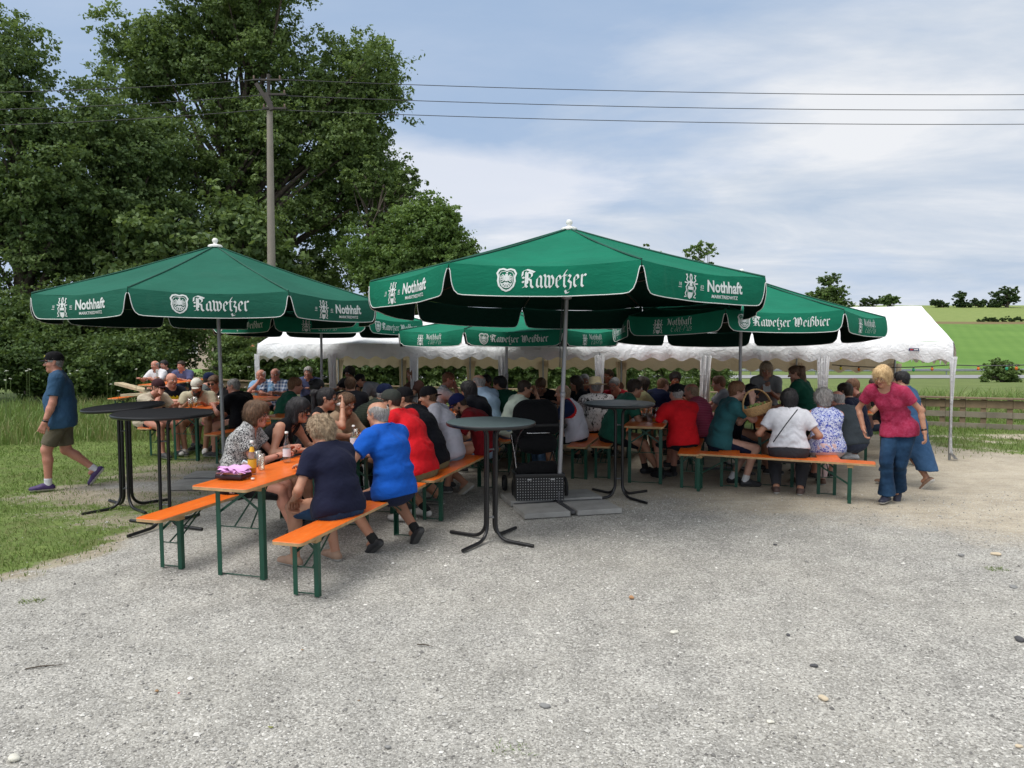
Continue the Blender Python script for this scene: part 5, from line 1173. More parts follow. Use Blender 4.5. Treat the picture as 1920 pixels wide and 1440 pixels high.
# faces: index 0 has its middle turned towards the camera (before rot); 7, 1 its neighbours
b2 = onground(1047, 948)
F_RAW = ['raw', 'noth', 'raw', 'noth', 'raw', 'noth', 'raw', 'noth']
F_WB = ['weiss', 'pils', 'weiss', 'pils', 'weiss', 'pils', 'weiss', 'pils']
slab_rot = 0.25
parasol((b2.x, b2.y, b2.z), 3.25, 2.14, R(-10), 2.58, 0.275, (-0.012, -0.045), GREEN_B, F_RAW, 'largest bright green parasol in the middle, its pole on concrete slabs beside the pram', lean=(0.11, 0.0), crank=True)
slab_rot = 0.1
b1 = Vector(((418-960)/FPX*9.65, 9.65, gz(0, 9.65)))
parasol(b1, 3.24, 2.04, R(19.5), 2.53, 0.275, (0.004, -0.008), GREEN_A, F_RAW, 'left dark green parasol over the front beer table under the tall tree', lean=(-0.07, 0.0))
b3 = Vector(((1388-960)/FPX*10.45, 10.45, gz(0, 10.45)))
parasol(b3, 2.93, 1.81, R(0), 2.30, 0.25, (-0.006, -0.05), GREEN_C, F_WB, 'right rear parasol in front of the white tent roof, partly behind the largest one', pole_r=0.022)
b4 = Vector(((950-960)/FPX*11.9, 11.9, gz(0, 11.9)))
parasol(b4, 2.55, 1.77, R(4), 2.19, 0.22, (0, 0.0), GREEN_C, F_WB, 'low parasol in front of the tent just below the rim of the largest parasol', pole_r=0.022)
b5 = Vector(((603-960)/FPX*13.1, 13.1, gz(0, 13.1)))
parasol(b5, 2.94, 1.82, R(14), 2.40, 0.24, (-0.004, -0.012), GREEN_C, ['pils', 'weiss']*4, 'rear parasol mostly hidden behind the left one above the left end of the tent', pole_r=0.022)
# ------------------------------------------------------------------ concrete slabs under the poles
t = NT('concrete_slab'); v = t.coord(); n = t.noise(v, 5, 6, 0.65); t.col(t.ramp(n, [(0.3, (0.25, 0.245, 0.23)), (0.7, (0.36, 0.355, 0.335))])); t.rough(0.9); t.bump(t.noise(v, 90, 3), 0.3, 0.004); M_SLAB = t.m
def slab(c, rz, lab, d=(0.5, 0.5, 0.055)):
    m = MB(); m.box((0, 0, d[2]/2), d, None, 0, 0.006); o = m.build('concrete_slab', M_SLAB); o.location = c; o.rotation_euler = (R(-0.5), 0, rz); tag(o, lab, 'slab', 'concrete slabs weighing down the parasols'); return o
for (c, a, labs) in ((b2, 0.25, ('front right slab at the pole of the largest parasol', 'front left slab at the pole of the largest parasol', 'rear right slab at the pole of the largest parasol', 'rear left slab under the black pram basket')),
                     (b1, 0.1, ('front right slab at the pole of the left parasol', 'front left slab at the pole of the left parasol', 'rear right slab at the pole of the left parasol', 'rear left slab at the pole of the left parasol'))):
    for k, (sx_, sy_) in enumerate(((1, -1), (-1, -1), (1, 1), (-1, 1))):
        p = Vector((sx_*0.29, sy_*0.29, 0)); p.rotate(Matrix.Rotation(a, 3, 'Z')); slab((c.x+p.x, c.y+p.y, gz(0, c.y+p.y)+0.004), a, 'pale concrete '+labs[k])
# ------------------------------------------------------------------ the white tent
def tent_cloth(name, c, tr):
    t = NT(name); v = t.coord(); n = t.noise(v, 2.5, 5, 0.6, 0.8); n2 = t.noise(v, 7, 4, 0.6, 1.5)
    t.col(t.ramp(n, [(0.3, tuple(x*0.93 for x in c)), (0.7, c)])); t.rough(0.5); t.bump(t.math('ADD', n, t.math('MULTIPLY', n2, 0.6)), 0.75, 0.05)
    tl = t.n('ShaderNodeBsdfTranslucent'); tl.inputs[0].default_value = (c[0]*0.9, c[1]*0.78, c[2]*0.62, 1); ms = t.n('ShaderNodeMixShader'); ms.inputs[0].default_value = tr
    t.l(t.b.outputs[0], ms.inputs[1]); t.l(tl.outputs[0], ms.inputs[2]); t.l(ms.outputs[0], t.out.inputs[0]); return t.m
M_TENT = tent_cloth('white_tarpaulin', (0.88, 0.885, 0.90), 0.10); M_CREAM = tent_cloth('backlit_cream_tarpaulin', (0.66, 0.55, 0.42), 0.3)  # cream tone paints the light coming through the white cloth at the back
M_GALV = plain('galvanised_tube', (0.30, 0.31, 0.32), 0.4, 0.7)
TR = Vector((6.66, 11.3, 0)); TL = Vector((-5.28, 15.55, 0)); NB = 7
dirT = (TL-TR)/NB; acr = Vector((0.25, 0.968, 0))*1.75      # half width
tent = empty('party_tent', (TR.x, TR.y, gz(0, TR.y)), 0, 'long white party tent with a scalloped valance running across the back of the yard', 'tent')
o0 = Vector((TR.x, TR.y, gz(0, TR.y)))
def TW(p): return p-o0
EA, RI, EB = 2.03, 2.66, 1.86
def tent_pt(u, v, z): q = TR+dirT*u*NB+acr*v; return Vector((q.x, q.y, z))
def roofz(u, v):
    if v <= 1: return EA-0.02*u+(RI-EA)*v
    return EB+(RI-EB)*(2-v)
m = MB(); rows = []
for i in range(85):
    u = i/84; row = []
    for j in range(13):
        v = j/6; fr = (u*NB) % 1.0; sag = 0.03*math.sin(PI*fr)*(0.35+0.65*math.sin(PI*min(1, v if v <= 1 else 2-v)))
        z = roofz(u, v)-sag+0.012*math.sin(u*70+v*9)*math.sin(v*5+u*31)
        row.append(TW(tent_pt(u, v, z)))
    rows.append(row)
m.grid(rows); m.build('roof', M_TENT, tent)
def valance(name, mat, f, n, top, low, per, amp, out, seed=0):
    m = MB(); rows = []
    for i in range(n+1):
        u = i/n; base, L = f(u); row = []
        for k in range(7):
            t_ = k/6; w_ = low+amp*(0.5-0.5*math.cos(2*PI*(L/per)))-amp*0.5
            z = (top(u)*(1-t_)+(w_)*t_); off = out*(0.012+0.03*math.sin(PI*t_)+0.024*t_*math.sin(L*7+seed+1.3*math.sin(L*0.9))+0.014*t_*math.sin(L*17+2*math.sin(L*1.7))); w_ += 0.012*math.sin(L*2.3+seed)
            row.append(TW(Vector((base.x+off.x, base.y+off.y, z))))
        rows.append(row)
    m.grid(rows); return m.build(name, mat, tent)
Lf = dirT.length*NB; nf = Vector((-acr.x, -acr.y, 0)).normalized()
valance('front_valance', M_TENT, lambda u: (TR+dirT*NB*u, u*Lf), 420, lambda u: EA-0.02*u-0.025*math.sin(PI*((u*NB) % 1.0))*0.35, 1.735, 0.335, 0.058, nf)
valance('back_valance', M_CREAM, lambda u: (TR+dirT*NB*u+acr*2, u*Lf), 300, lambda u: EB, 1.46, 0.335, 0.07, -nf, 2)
valance('side_valance', M_TENT, lambda u: (TR+acr*2*u, u*3.5), 90, lambda u: EA*(1-u)+EB*u, 1.70, 0.335, 0.07, -dirT.normalized(), 1)
valance('side_valance', M_TENT, lambda u: (TL+acr*2*u, u*3.5), 90, lambda u: EA*(1-u)+EB*u, 1.66, 0.335, 0.07, dirT.normalized(), 3)
for i in range(NB+1):
    for v, zt in ((0, EA-0.04), (2, EB-0.04)):
        q = TR+dirT*i+acr*v; g_ = gz(0, q.y); m = MB(); m.tube([TW(Vector((q.x, q.y, g_))), TW(Vector((q.x, q.y, zt)))], 0.019, 10); m.build('pole', M_GALV, tent)
    q0, q1, q2 = tent_pt(i/NB, 0, roofz(0, 0)-0.04-0.02*i/NB), tent_pt(i/NB, 1, RI-0.03), tent_pt(i/NB, 2, EB-0.03); m = MB(); m.tube([TW(q0), TW(q1), TW(q2)], 0.017, 8); m.build('rafter', M_GALV, tent)
    # leg curtains gathered round the posts
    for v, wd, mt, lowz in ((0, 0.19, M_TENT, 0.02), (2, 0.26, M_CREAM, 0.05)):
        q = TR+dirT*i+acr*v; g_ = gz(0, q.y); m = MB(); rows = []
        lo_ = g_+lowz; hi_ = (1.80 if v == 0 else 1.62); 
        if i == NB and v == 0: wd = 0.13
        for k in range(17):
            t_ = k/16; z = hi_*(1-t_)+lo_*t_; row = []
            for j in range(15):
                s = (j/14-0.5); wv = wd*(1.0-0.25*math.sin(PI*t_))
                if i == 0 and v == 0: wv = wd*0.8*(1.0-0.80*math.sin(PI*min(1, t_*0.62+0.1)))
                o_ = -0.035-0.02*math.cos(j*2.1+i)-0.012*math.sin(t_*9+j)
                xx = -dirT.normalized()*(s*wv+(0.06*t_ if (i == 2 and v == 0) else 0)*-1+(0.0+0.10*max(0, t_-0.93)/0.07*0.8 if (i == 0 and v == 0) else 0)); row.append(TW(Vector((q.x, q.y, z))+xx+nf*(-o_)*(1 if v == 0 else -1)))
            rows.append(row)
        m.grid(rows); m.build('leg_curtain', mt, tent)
m = MB(); e = tent_pt(0.042, 0, 0)+nf*0.052; dd_ = -dirT.normalized(); 
m.add([TW(Vector((e.x, e.y, 1.905))+dd_*a_+Vector((0, 0, b_))) for a_, b_ in ((-0.07, -0.02), (0.07, -0.02), (0.07, 0.02), (-0.07, 0.02))], [(0, 1, 2, 3)])
m.add([TW(Vector((e.x, e.y, 1.905))+nf*0.003+dd_*a_+Vector((0, 0, b_))) for a_, b_ in ((-0.055, -0.008), (-0.01, -0.008), (-0.01, 0.008), (-0.055, 0.008))], [(0, 1, 2, 3)], 1)
m.add([TW(Vector((e.x, e.y, 1.905))+nf*0.003+dd_*a_+Vector((0, 0, b_))) for a_, b_ in ((0.0, -0.007), (0.055, -0.007), (0.055, 0.007), (0.0, 0.007))], [(0, 1, 2, 3)], 2)
m.build('maker_badge', [plain('badge_navy', (0.02, 0.03, 0.10)), plain('badge_red', (0.5, 0.03, 0.03)), M_WHITE_PL], tent)
# ------------------------------------------------------------------ power pole and its wires
q = Vector(((512-960)/FPX*21.5, 21.5, gz(0, 21))); pole = empty('power_pole', q, 0, 'tall round concrete power pole with a dark crosshead in front of the tallest tree', 'power pole')
ztop = at(512, 190, 21.5).z-q.z; m = MB(); m.tube([(0, 0, 0), (0, 0, ztop*0.5), (0.02, 0, ztop)], [0.135, 0.112, 0.080], 20); m.build('shaft', plain('pole_concrete', (0.24, 0.215, 0.18), 0.85, var=0.12, scale=2, bump=0.2), pole)
M_DK = plain('dark_steel', (0.05, 0.042, 0.036), 0.7)
m = MB(); m.box((-0.10, -0.10, ztop+0.12), (0.10, 0.10, 0.80), rotm(0, R(-32), 0)); m.box((0.05, -0.14, ztop-0.05), (0.12, 0.1, 0.5), rotm(0, R(-20), 0)); m.tube([(0, 0, ztop-0.3), (0, 0, ztop+0.75)], 0.05, 8); m.build('crosshead_bracket', M_DK, pole)
arm_pts = []
for (py_, xl, xr) in ((152, 484, 538), (179, 496, 546), (205, 502, 546)):
    z = at(512, py_, 21.5).z-q.z; x0, x1 = (xl-512)/FPX*21.5, (xr-512)/FPX*21.5; m = MB(); m.box(((x0+x1)/2, -0.1, z), (x1-x0, 0.05, 0.045)); m.build('cross_arm', M_DK, pole)
    for sx in (x0+0.05, x1-0.05):
        m = MB(); m.lathe([(0.012, -0.02), (0.028, 0.015), (0.018, 0.035), (0.028, 0.055), (0.012, 0.08), (0, 0.09)], (sx, -0.1, z+0.035), 10); m.build('insulator', plain('porcelain', (0.16, 0.10, 0.07), 0.3), pole)
M_WIRE = plain('wire', (0.045, 0.045, 0.05), 0.6)
for (pl_, pm_, pr_, nm_) in ((163, 148, 177, 'uppermost'), (197, 178, 205, 'middle'), (228, 205, 232, 'lowest')):
    A_ = at(-400, pl_+10, 19.5); B_ = at(498, pm_, 21.4); C_ = at(2300, pr_-4, 24.0); m = MB()
    for (a, b, sg) in ((A_, B_, 0.16), (B_, C_, 0.22)):
        m.tube([a.lerp(b, s)-Vector((0, 0, sg*4*s*(1-s))) for s in np.linspace(0, 1, 24)], 0.011, 5)
    o = m.build('power_line', M_WIRE); tag(o, '%s of the three overhead wires strung from the concrete pole' % nm_, 'overhead wire', 'overhead wires')
# ------------------------------------------------------------------ fence behind the tent
M_FENCE = plain('weathered_timber', (0.20, 0.145, 0.09), 0.85, var=0.3, scale=2.5, bump=0.4); M_FGREY = plain('grey_timber', (0.20, 0.175, 0.135), 0.9, var=0.3, scale=2, bump=0.4)
fp = [(300, 703, 21.0), (440, 712, 19.8), (700, 722, 20.0), (950, 728, 20.0), (1300, 733, 19.0), (1560, 738, 17.0), (1700, 741.5, 15.7), (1850, 745, 14.9), (2060, 750, 14.0)]
FP = [at(a, b, c) for a, b, c in fp]
fence = empty('plank_fence', (0, 15, 0), 0, 'long low wooden plank fence running behind the tent to the right edge', 'fence')
def fence_pt(s):
    k = min(int(s), len(FP)-2); return FP[k].lerp(FP[k+1], s-k)
S_ = np.linspace(0, len(FP)-1, 33)
for a, b in zip(S_, S_[1:]):
    p, r_ = fence_pt(a), fence_pt(b); d = (r_-p); L_ = d.length; mid = (p+r_)/2-Vector((0, 15, 0)); yaw_ = math.atan2(d.y, d.x); pit = -math.asin(d.z/L_)
    ro = rotm(0, pit, yaw_)
    for nm_, dz, hh, dy, mt in (('rail_cap', -0.02, 0.035, 0.0, M_FENCE), ('plank', -0.14, 0.155, 0.02, M_FENCE), ('plank', -0.355, 0.115, 0.02, M_FGREY), ('plank', -0.585, 0.115, 0.02, M_FGREY)):
        m = MB(); m.box(Vector(mid)+ro @ Vector((0, dy, dz)), (L_-0.006, 0.14 if nm_ == 'rail_cap' else 0.035, hh), ro, 0, 0.004); m.build(nm_, mt, fence)
    m = MB(); gz_ = min(gz(0, p.y), p.z-0.7); m.box(Vector((p.x, p.y-15+0.09, (p.z-0.05+gz_)/2)), (0.10, 0.10, max(0.2, p.z-0.05-gz_)), rotm(0, 0, yaw_), 0, 0.006); m.build('post', M_FENCE, fence)
# timber boards lying left of the fence
for (a, b, lab) in (((222, 719, 17.5), (292, 737, 16.6), 'upper loose timber board lying behind the group on the left'), ((232, 741, 16.4), (290, 738, 16.2), 'lower loose timber board lying behind the group on the left')):
    p, r_ = at(*a), at(*b); d = r_-p; m = MB(); m.box((0, 0, 0), (d.length, 0.2, 0.06), None, 0, 0.005); o = m.build('timber_board', plain('fresh_timber', (0.42, 0.34, 0.22), 0.8, var=0.2)); o.location = (p+r_)/2; o.rotation_euler = (0, -math.asin(d.z/d.length), math.atan2(d.y, d.x)); tag(o, lab, 'board', 'loose timber boards')
# guard rail on the far road
gr_ = empty('guard_rail', (60, 104, 0), 0, 'steel guard rail along the far side of the country road', 'guard rail'); m = MB(); pts_ = [Vector((x-60, 103.4+0.012*x-104, float(terr(x, 103.4+0.012*x))+0.66)) for x in np.linspace(-40, 230, 60)]
for dz in (-0.09, 0.09): m.tube([p+Vector((0, -0.04, dz)) for p in pts_], 0.085, 6)
m.tube(pts_, 0.06, 6); m.build('beam', plain('rail_steel', (0.30, 0.32, 0.35), 0.5, 0.4), gr_)
for k in range(0, 60, 1):
    if k > 12 and k % 2 == 0:
        m = MB(); p = pts_[k]; m.box(p+Vector((0, 0.1, -0.35)), (0.12, 0.12, 0.75)); m.build('post', plain('rail_steel', (0.30, 0.32, 0.35)), gr_)
# houses glimpsed through the trees
def house(px_, py_, Y_, w_, d_, h_, rh, wall, roof, lab, rz=0.3):
    p = at(px_, py_, Y_); e_ = empty('house', (p.x, Y_, p.z), rz, lab, 'house', 'houses beyond the trees'); m = MB(); m.box((0, 0, h_/2), (w_, d_, h_)); 
    m.build('wall', plain('render_'+lab[:6], wall, 0.9), e_); m = MB(); a, b = w_/2+0.4, d_/2+0.4
    m.add([(-a, -b, h_-0.1), (a, -b, h_-0.1), (a, b, h_-0.1), (-a, b, h_-0.1), (-a, 0, h_+rh), (a, 0, h_+rh)], [(0, 1, 5, 4), (2, 3, 4, 5), (0, 4, 3), (1, 2, 5), (3, 2, 1, 0)]); m.build('roof', plain('tiles_'+lab[:6], roof, 0.85, var=0.25, scale=3), e_)
    for k in (-1, 0, 1):
        m = MB(); m.box((k*w_*0.3, -d_/2-0.02, h_*0.55), (1.0, 0.06, 1.3)); wd = m.build('window', plain('house_glass', (0.05, 0.06, 0.07), 0.15), e_); m = MB()
        for sx, sy, ww_, hh_ in ((0, 0.7, 1.2, 0.1), (0, -0.7, 1.2, 0.1), (-0.55, 0, 0.1, 1.3), (0.55, 0, 0.1, 1.3)): m.box((k*w_*0.3+sx, -d_/2-0.05, h_*0.55+sy), (ww_, 0.06, hh_))
        m.build('frame', M_WHITE_PL, wd)
house(448, 698, 95, 8, 7, 3.0, 2.2, (0.55, 0.45, 0.22), (0.40, 0.14, 0.06), 'yellow house with a red roof glimpsed between tree trunks left of the tent')
house(355, 690, 90, 10, 7, 4.6, 2.4, (0.5, 0.4, 0.33), (0.36, 0.12, 0.06), 'reddish house half hidden by leaves above the group on the left', -0.2)
house(478, 698, 110, 7, 7, 3.2, 2.2, (0.5, 0.42, 0.40), (0.38, 0.13, 0.10), 'pink house with a red roof right of the yellow one', 0.1)
# tree trunks glimpsed left of the tent
for i, (px_, Y_, r_, lab) in enumerate(((441, 24, 0.36, 'thick dark tree trunk left of the tent behind the fence'), (478, 25.5, 0.16, 'slim dark tree trunk just left of the concrete power pole'), (292, 23, 0.26, 'dark tree trunk behind the man in the white shirt'))):
    tree('spruce_tree' if False else 'alder_tree', lab, 'tree', px_, Y_, [(px_, 520, 60, 60), (px_+10, 450, 50, 60)], 26, 7500, 0.10, LEAF_B, 200+i, r_, 0.8, 'trees rising from behind the fence', limbs=14)
# light chain at the right
lc = empty('light_chain', (6, 14, 0), 0, 'dark garland with coloured bulbs hanging from the tent to the right edge', 'light chain'); m = MB()
A_ = at(1560, 684, 14.6); B_ = at(1783, 684, 14.2); C_ = at(2060, 672, 13.0); pts_ = [A_.lerp(B_, s)-Vector((0, 0, 0.05*4*s*(1-s))) for s in np.linspace(0, 1, 14)]+[B_.lerp(C_, s)-Vector((0, 0, 0.06*4*s*(1-s))) for s in np.linspace(0, 1, 16)][1:]
pts_ = [p-Vector((6, 14, 0)) for p in pts_]; m.tube(pts_, 0.010, 5); m.build('cable', M_FRAME, lc)
for px_, c_ in ((1572, (0.5, 0.45, 0.02)), (1607, (0.6, 0.16, 0.02)), (1717, (0.03, 0.30, 0.16)), (1748, (0.65, 0.17, 0.03)), (1791, (0.7, 0.42, 0.04)), (1833, (0.65, 0.17, 0.03)), (1880, (0.03, 0.30, 0.16)), (1915, (0.65, 0.17, 0.03))):
    tx = (px_-960)/FPX; k = min(range(len(pts_)), key=lambda i: abs((pts_[i].x+6)/(pts_[i].y+14)-tx)); p = pts_[k]; m = MB()
    m.lathe([(0.0, -0.09), (0.018, -0.082), (0.027, -0.062), (0.024, -0.04), (0.014, -0.02)], p, 10, 0); m.lathe([(0.018, -0.03), (0.018, 0.0), (0, 0.005)], p, 8, 1); m.build('bulb', [plain('bulb_%d' % int(c_[0]*100+c_[1]*10), c_, 0.15), M_FRAME], lc)
# ------------------------------------------------------------------ beer tables and benches
def orange_wood():
    t = NT('orange_lacquer'); v = t.coord(scale=(6, 0.6, 6)); n = t.noise(v, 4, 6, 0.7, 0.5); n2 = t.noise(t.coord(), 3, 5, 0.6)
    c = t.ramp(n, [(0.3, (0.58, 0.098, 0.006)), (0.7, (0.76, 0.155, 0.011))]); sc_ = t.ramp(t.noise(t.coord(scale=(1, 0.3, 1)), 40, 3, 0.8), [(0.60, 0.0), (0.70, 0.55)])
    c = t.mix(sc_, c, (0.62, 0.33, 0.12)); t.col(c); t.rough(t.ramp(n2, [(0.3, 0.28), (0.7, 0.48)])); t.bump(n, 0.15, 0.003); return t.m
M_OR = orange_wood(); M_EDGE = plain('worn_plywood_edge', (0.42, 0.27, 0.13), 0.75, var=0.3, scale=12); M_GRN = plain('dark_green_enamel', (0.006, 0.062, 0.036), 0.38, 0.0, 0.12, 8)
def trestle(kind):
    L = 2.2; W = 0.5 if kind == 'table' else 0.25; H = 0.77 if kind == 'table' else 0.47; lx = 0.215 if kind == 'table' else 0.105; ly = L/2-0.26
    lw = 0.042 if kind == 'table' else 0.038
    root = empty('beer_table' if kind == 'table' else 'beer_bench')
    m = MB(); hw, hl, r = W/2, L/2, 0.035; poly = []
    for cx, cy, a0 in ((hw-r, hl-r, 0), (-hw+r, hl-r, 90), (-hw+r, -hl+r, 180), (hw-r, -hl+r, 270)):
        for q in range(5): a = R(a0+22.5*q); poly.append((cx+r*math.cos(a), cy+r*math.sin(a)))
    n = len(poly); th = 0.026; pin = [(x*(1-0.004/hw), y*(1-0.004/hl)) for x, y in poly]
    vs = [(x, y, H-0.003) for x, y in poly]+[(x, y, H) for x, y in pin]; m.add(vs, [(i, (i+1) % n, n+(i+1) % n, n+i) for i in range(n)]+[tuple(range(n, 2*n))], 0)
    vs = [(x, y, H-th) for x, y in poly]+[(x, y, H-0.003) for x, y in poly]; m.add(vs, [(i, (i+1) % n, n+(i+1) % n, n+i) for i in range(n)]+[tuple(range(n-1, -1, -1))], 1)
    m.build('tabletop' if kind == 'table' else 'seat', [M_OR, M_EDGE], root)
    for sy in (-1, 1):
        m = MB(); m.box((0, sy*(ly-0.02*0), H-th-0.019), (W*0.86, 0.07, 0.036), None, 0, 0.003); m.build('cleat', M_EDGE, root)
        for sx in (-1, 1):
            m = MB(); m.box((sx*lx, sy*ly-0.0*sy, (H-th-0.002)/2), (0.004, lw, H-th-0.004)); m.box((sx*(lx-lw/2), sy*(ly+lw/2-0.002), (H-th-0.002)/2), (lw-0.005, 0.004, H-th-0.004)); m.build('leg', M_GRN, root)
        m = MB(); zc = H*0.52 if kind == 'table' else H*0.45
        m.tube([(-lx+0.01, sy*(ly-0.01), 0.012), (lx-0.01, sy*(ly-0.01), 0.012)], 0.005, 6); m.build('foot_bar', M_GRN, root)
        m = MB(); m.tube([(-lx, sy*ly, zc), (lx, sy*ly, zc)], 0.005, 6); m.build('crossbar', M_GRN, root); m = MB()
        for sx in (-1, 1): m.box((sx*lx*0.35, sy*(ly-0.012-0.006*sx), H*0.78), (lx*1.55, 0.004, 0.020), rotm(0, sx*math.atan2(H*0.28, lx*1.45), 0))
        m.build('cross_brace', M_GRN, root)
        m = MB(); a, b = Vector((0, sy*(ly-0.02), zc)), Vector((0, sy*(ly-0.36), H-th-0.02))
        for sx in (-0.35, 0.35): m.tube([a+Vector((sx*lx, 0, 0)), b+Vector((sx*lx*0.3, 0, 0))], 0.007, 5)
        m.build('brace', M_GRN, root)
    return root
T0 = trestle('table'); B0 = trestle('bench'); first = {'table': True, 'bench': True}
RU = Vector((0.292, 0.956, 0)).normalized(); RV = Vector((0.956, -0.292, 0)).normalized(); RZ = -math.atan2(0.292, 0.956)
def put(kind, x, y, rz, label):
    src = T0 if kind == 'table' else B0
    o = src if first[kind] else copy_tree(src); first[kind] = False
    o.location = (x, y, gz(x, y)+0.004); o.rotation_euler = (R(1.1)*math.cos(rz), 0, rz)
    tag(o, label, 'beer table' if kind == 'table' else 'beer bench', 'orange beer tables' if kind == 'table' else 'orange beer benches'); return o
def row(ox, oy, s, t): p = Vector((ox, oy, 0))+RU*s+RV*t; return p.x, p.y
A0 = (-2.14, 5.85)
put('table', *row(*A0, 0.84, 0), RZ, 'orange beer table nearest the camera with the pink napkins and bottles on it')
put('table', *row(*A0, 3.08, 0.02), RZ, 'second orange beer table of the long left row, beside the men in caps')
put('bench', *row(*A0, 0.63, 0.72), RZ, 'orange bench under the woman in navy and the man in royal blue')
put('bench', *row(*A0, 2.95, 0.74), RZ, 'orange bench under the man in the bright red t-shirt and his neighbour in black')
put('bench', *row(*A0, 0.87, -0.70), RZ, 'orange bench with an empty near end left of the nearest table')
put('bench', *row(*A0, 3.15, -0.70), RZ, 'orange bench under the dark haired women on the left of the long row')
B_ = (0.38, 9.85)
put('table', *row(*B_, 1.05, -0.02), RZ, 'orange beer table hidden behind the pram'); put('bench', *row(*B_, 1.1, -0.60), RZ, 'orange bench under the man in the pale green t-shirt'); put('bench', *row(*B_, 0.95, 0.50), RZ, 'orange bench under the man in the white, navy and red shirt')
C_0 = (1.62, 9.3)
put('table', *row(*C_0, 1.08, 0.02), RZ, 'orange beer table with beer glasses beside the red polo man'); put('bench', *row(*C_0, 1.25, -0.56), RZ, 'orange bench under the man in the green polo with grey hair'); put('bench', *row(*C_0, 0.95, 0.58), RZ, 'orange bench under the red polo man with the dark cap')
D_0 = (3.2, 8.95)
put('table', *row(*D_0, 1.25, 0.0), RZ, 'orange beer table behind the wicker basket'); put('bench', *row(*D_0, 1.05, -0.56), RZ, 'orange bench under the young man in the teal polo'); put('bench', *row(*D_0, 0.9, 0.56), RZ, 'orange bench under the grey haired woman in the blue and white blouse')
p1, p2 = Vector((2.32, 9.02)), Vector((3.77, 8.40)); dd = p2-p1; put('bench', (p1.x+p2.x)/2+0.04, (p1.y+p2.y)/2+0.09, math.atan2(dd.y, dd.x)-PI/2, 'long orange bench standing crosswise in front, under the woman in the white t-shirt')
put('table', *row(5.0, 10.9, 1.0, 0.0), RZ, 'orange beer table just behind the woman in the pink top'); put('bench', *row(5.45, 10.9, 0.9, 0.35), RZ, 'orange bench behind the woman in the pink top')
F_0 = (-5.0, 11.0)
put('table', *row(*F_0, 1.1, 0), RZ, 'orange beer table of the group on the grass at the left'); put('bench', *row(*F_0, 1.3, -0.75), RZ, 'orange bench on the grass under the men in beige t-shirts'); put('bench', *row(*F_0, 1.0, 0.72), RZ, 'orange bench under the man in the black polo')
put('table', -4.3, 13.4, RZ+PI/2, 'orange beer table in front of the plaid shirt man under the tent'); put('bench', -4.0, 14.2, RZ+PI/2, 'orange bench under the plaid shirt man'); put('bench', -4.2, 12.6, RZ+PI/2, 'empty orange bench between the leopard print woman and the tent')
put('table', -7.95, 17.6, RZ+0.2, 'orange beer table at the wood edge in front of the man in the white shirt'); put('bench', -8.75, 17.6, RZ+0.2, 'orange bench at the wood edge'); put('bench', -7.3, 17.5, RZ+0.2, 'empty orange bench at the wood edge, right of the table there')
put('bench', -3.4, 11.2, RZ, 'orange bench under the reddish haired man in the green polo'); put('bench', -2.5, 11.7, RZ, 'orange bench under the man in the charcoal t-shirt'); put('table', -2.95, 11.3, RZ, 'orange beer table right of the reddish haired man')
A3 = row(*A0, 5.6, 0)
put('table', *row(*A0, 5.8, 0.05), RZ, 'orange beer table at the far end of the long left row'); put('bench', *row(*A0, 5.8, 0.80), RZ, 'orange bench at the far end of the long left row, right side'); put('bench', *row(*A0, 5.8, -0.72), RZ, 'orange bench at the far end of the long left row, left side')
for nm, (ox, oy), tt in (('pale blue shirt man', (-1.0, 11.0), 0), ('straw hat man', (1.05, 12.2), 0), ('navy suit man', (2.35, 12.0), 0), ('grey t-shirt person', (3.9, 11.9), 0)):
    put('table', *row(ox, oy, 0.6, 0), RZ, 'orange beer table under the tent near the %s' % nm); put('bench', *row(ox, oy, 0.6, -0.62), RZ, 'orange bench under the tent left of the table near the %s' % nm); put('bench', *row(ox, oy, 0.6, 0.62), RZ, 'orange bench under the tent right of the table near the %s' % nm)
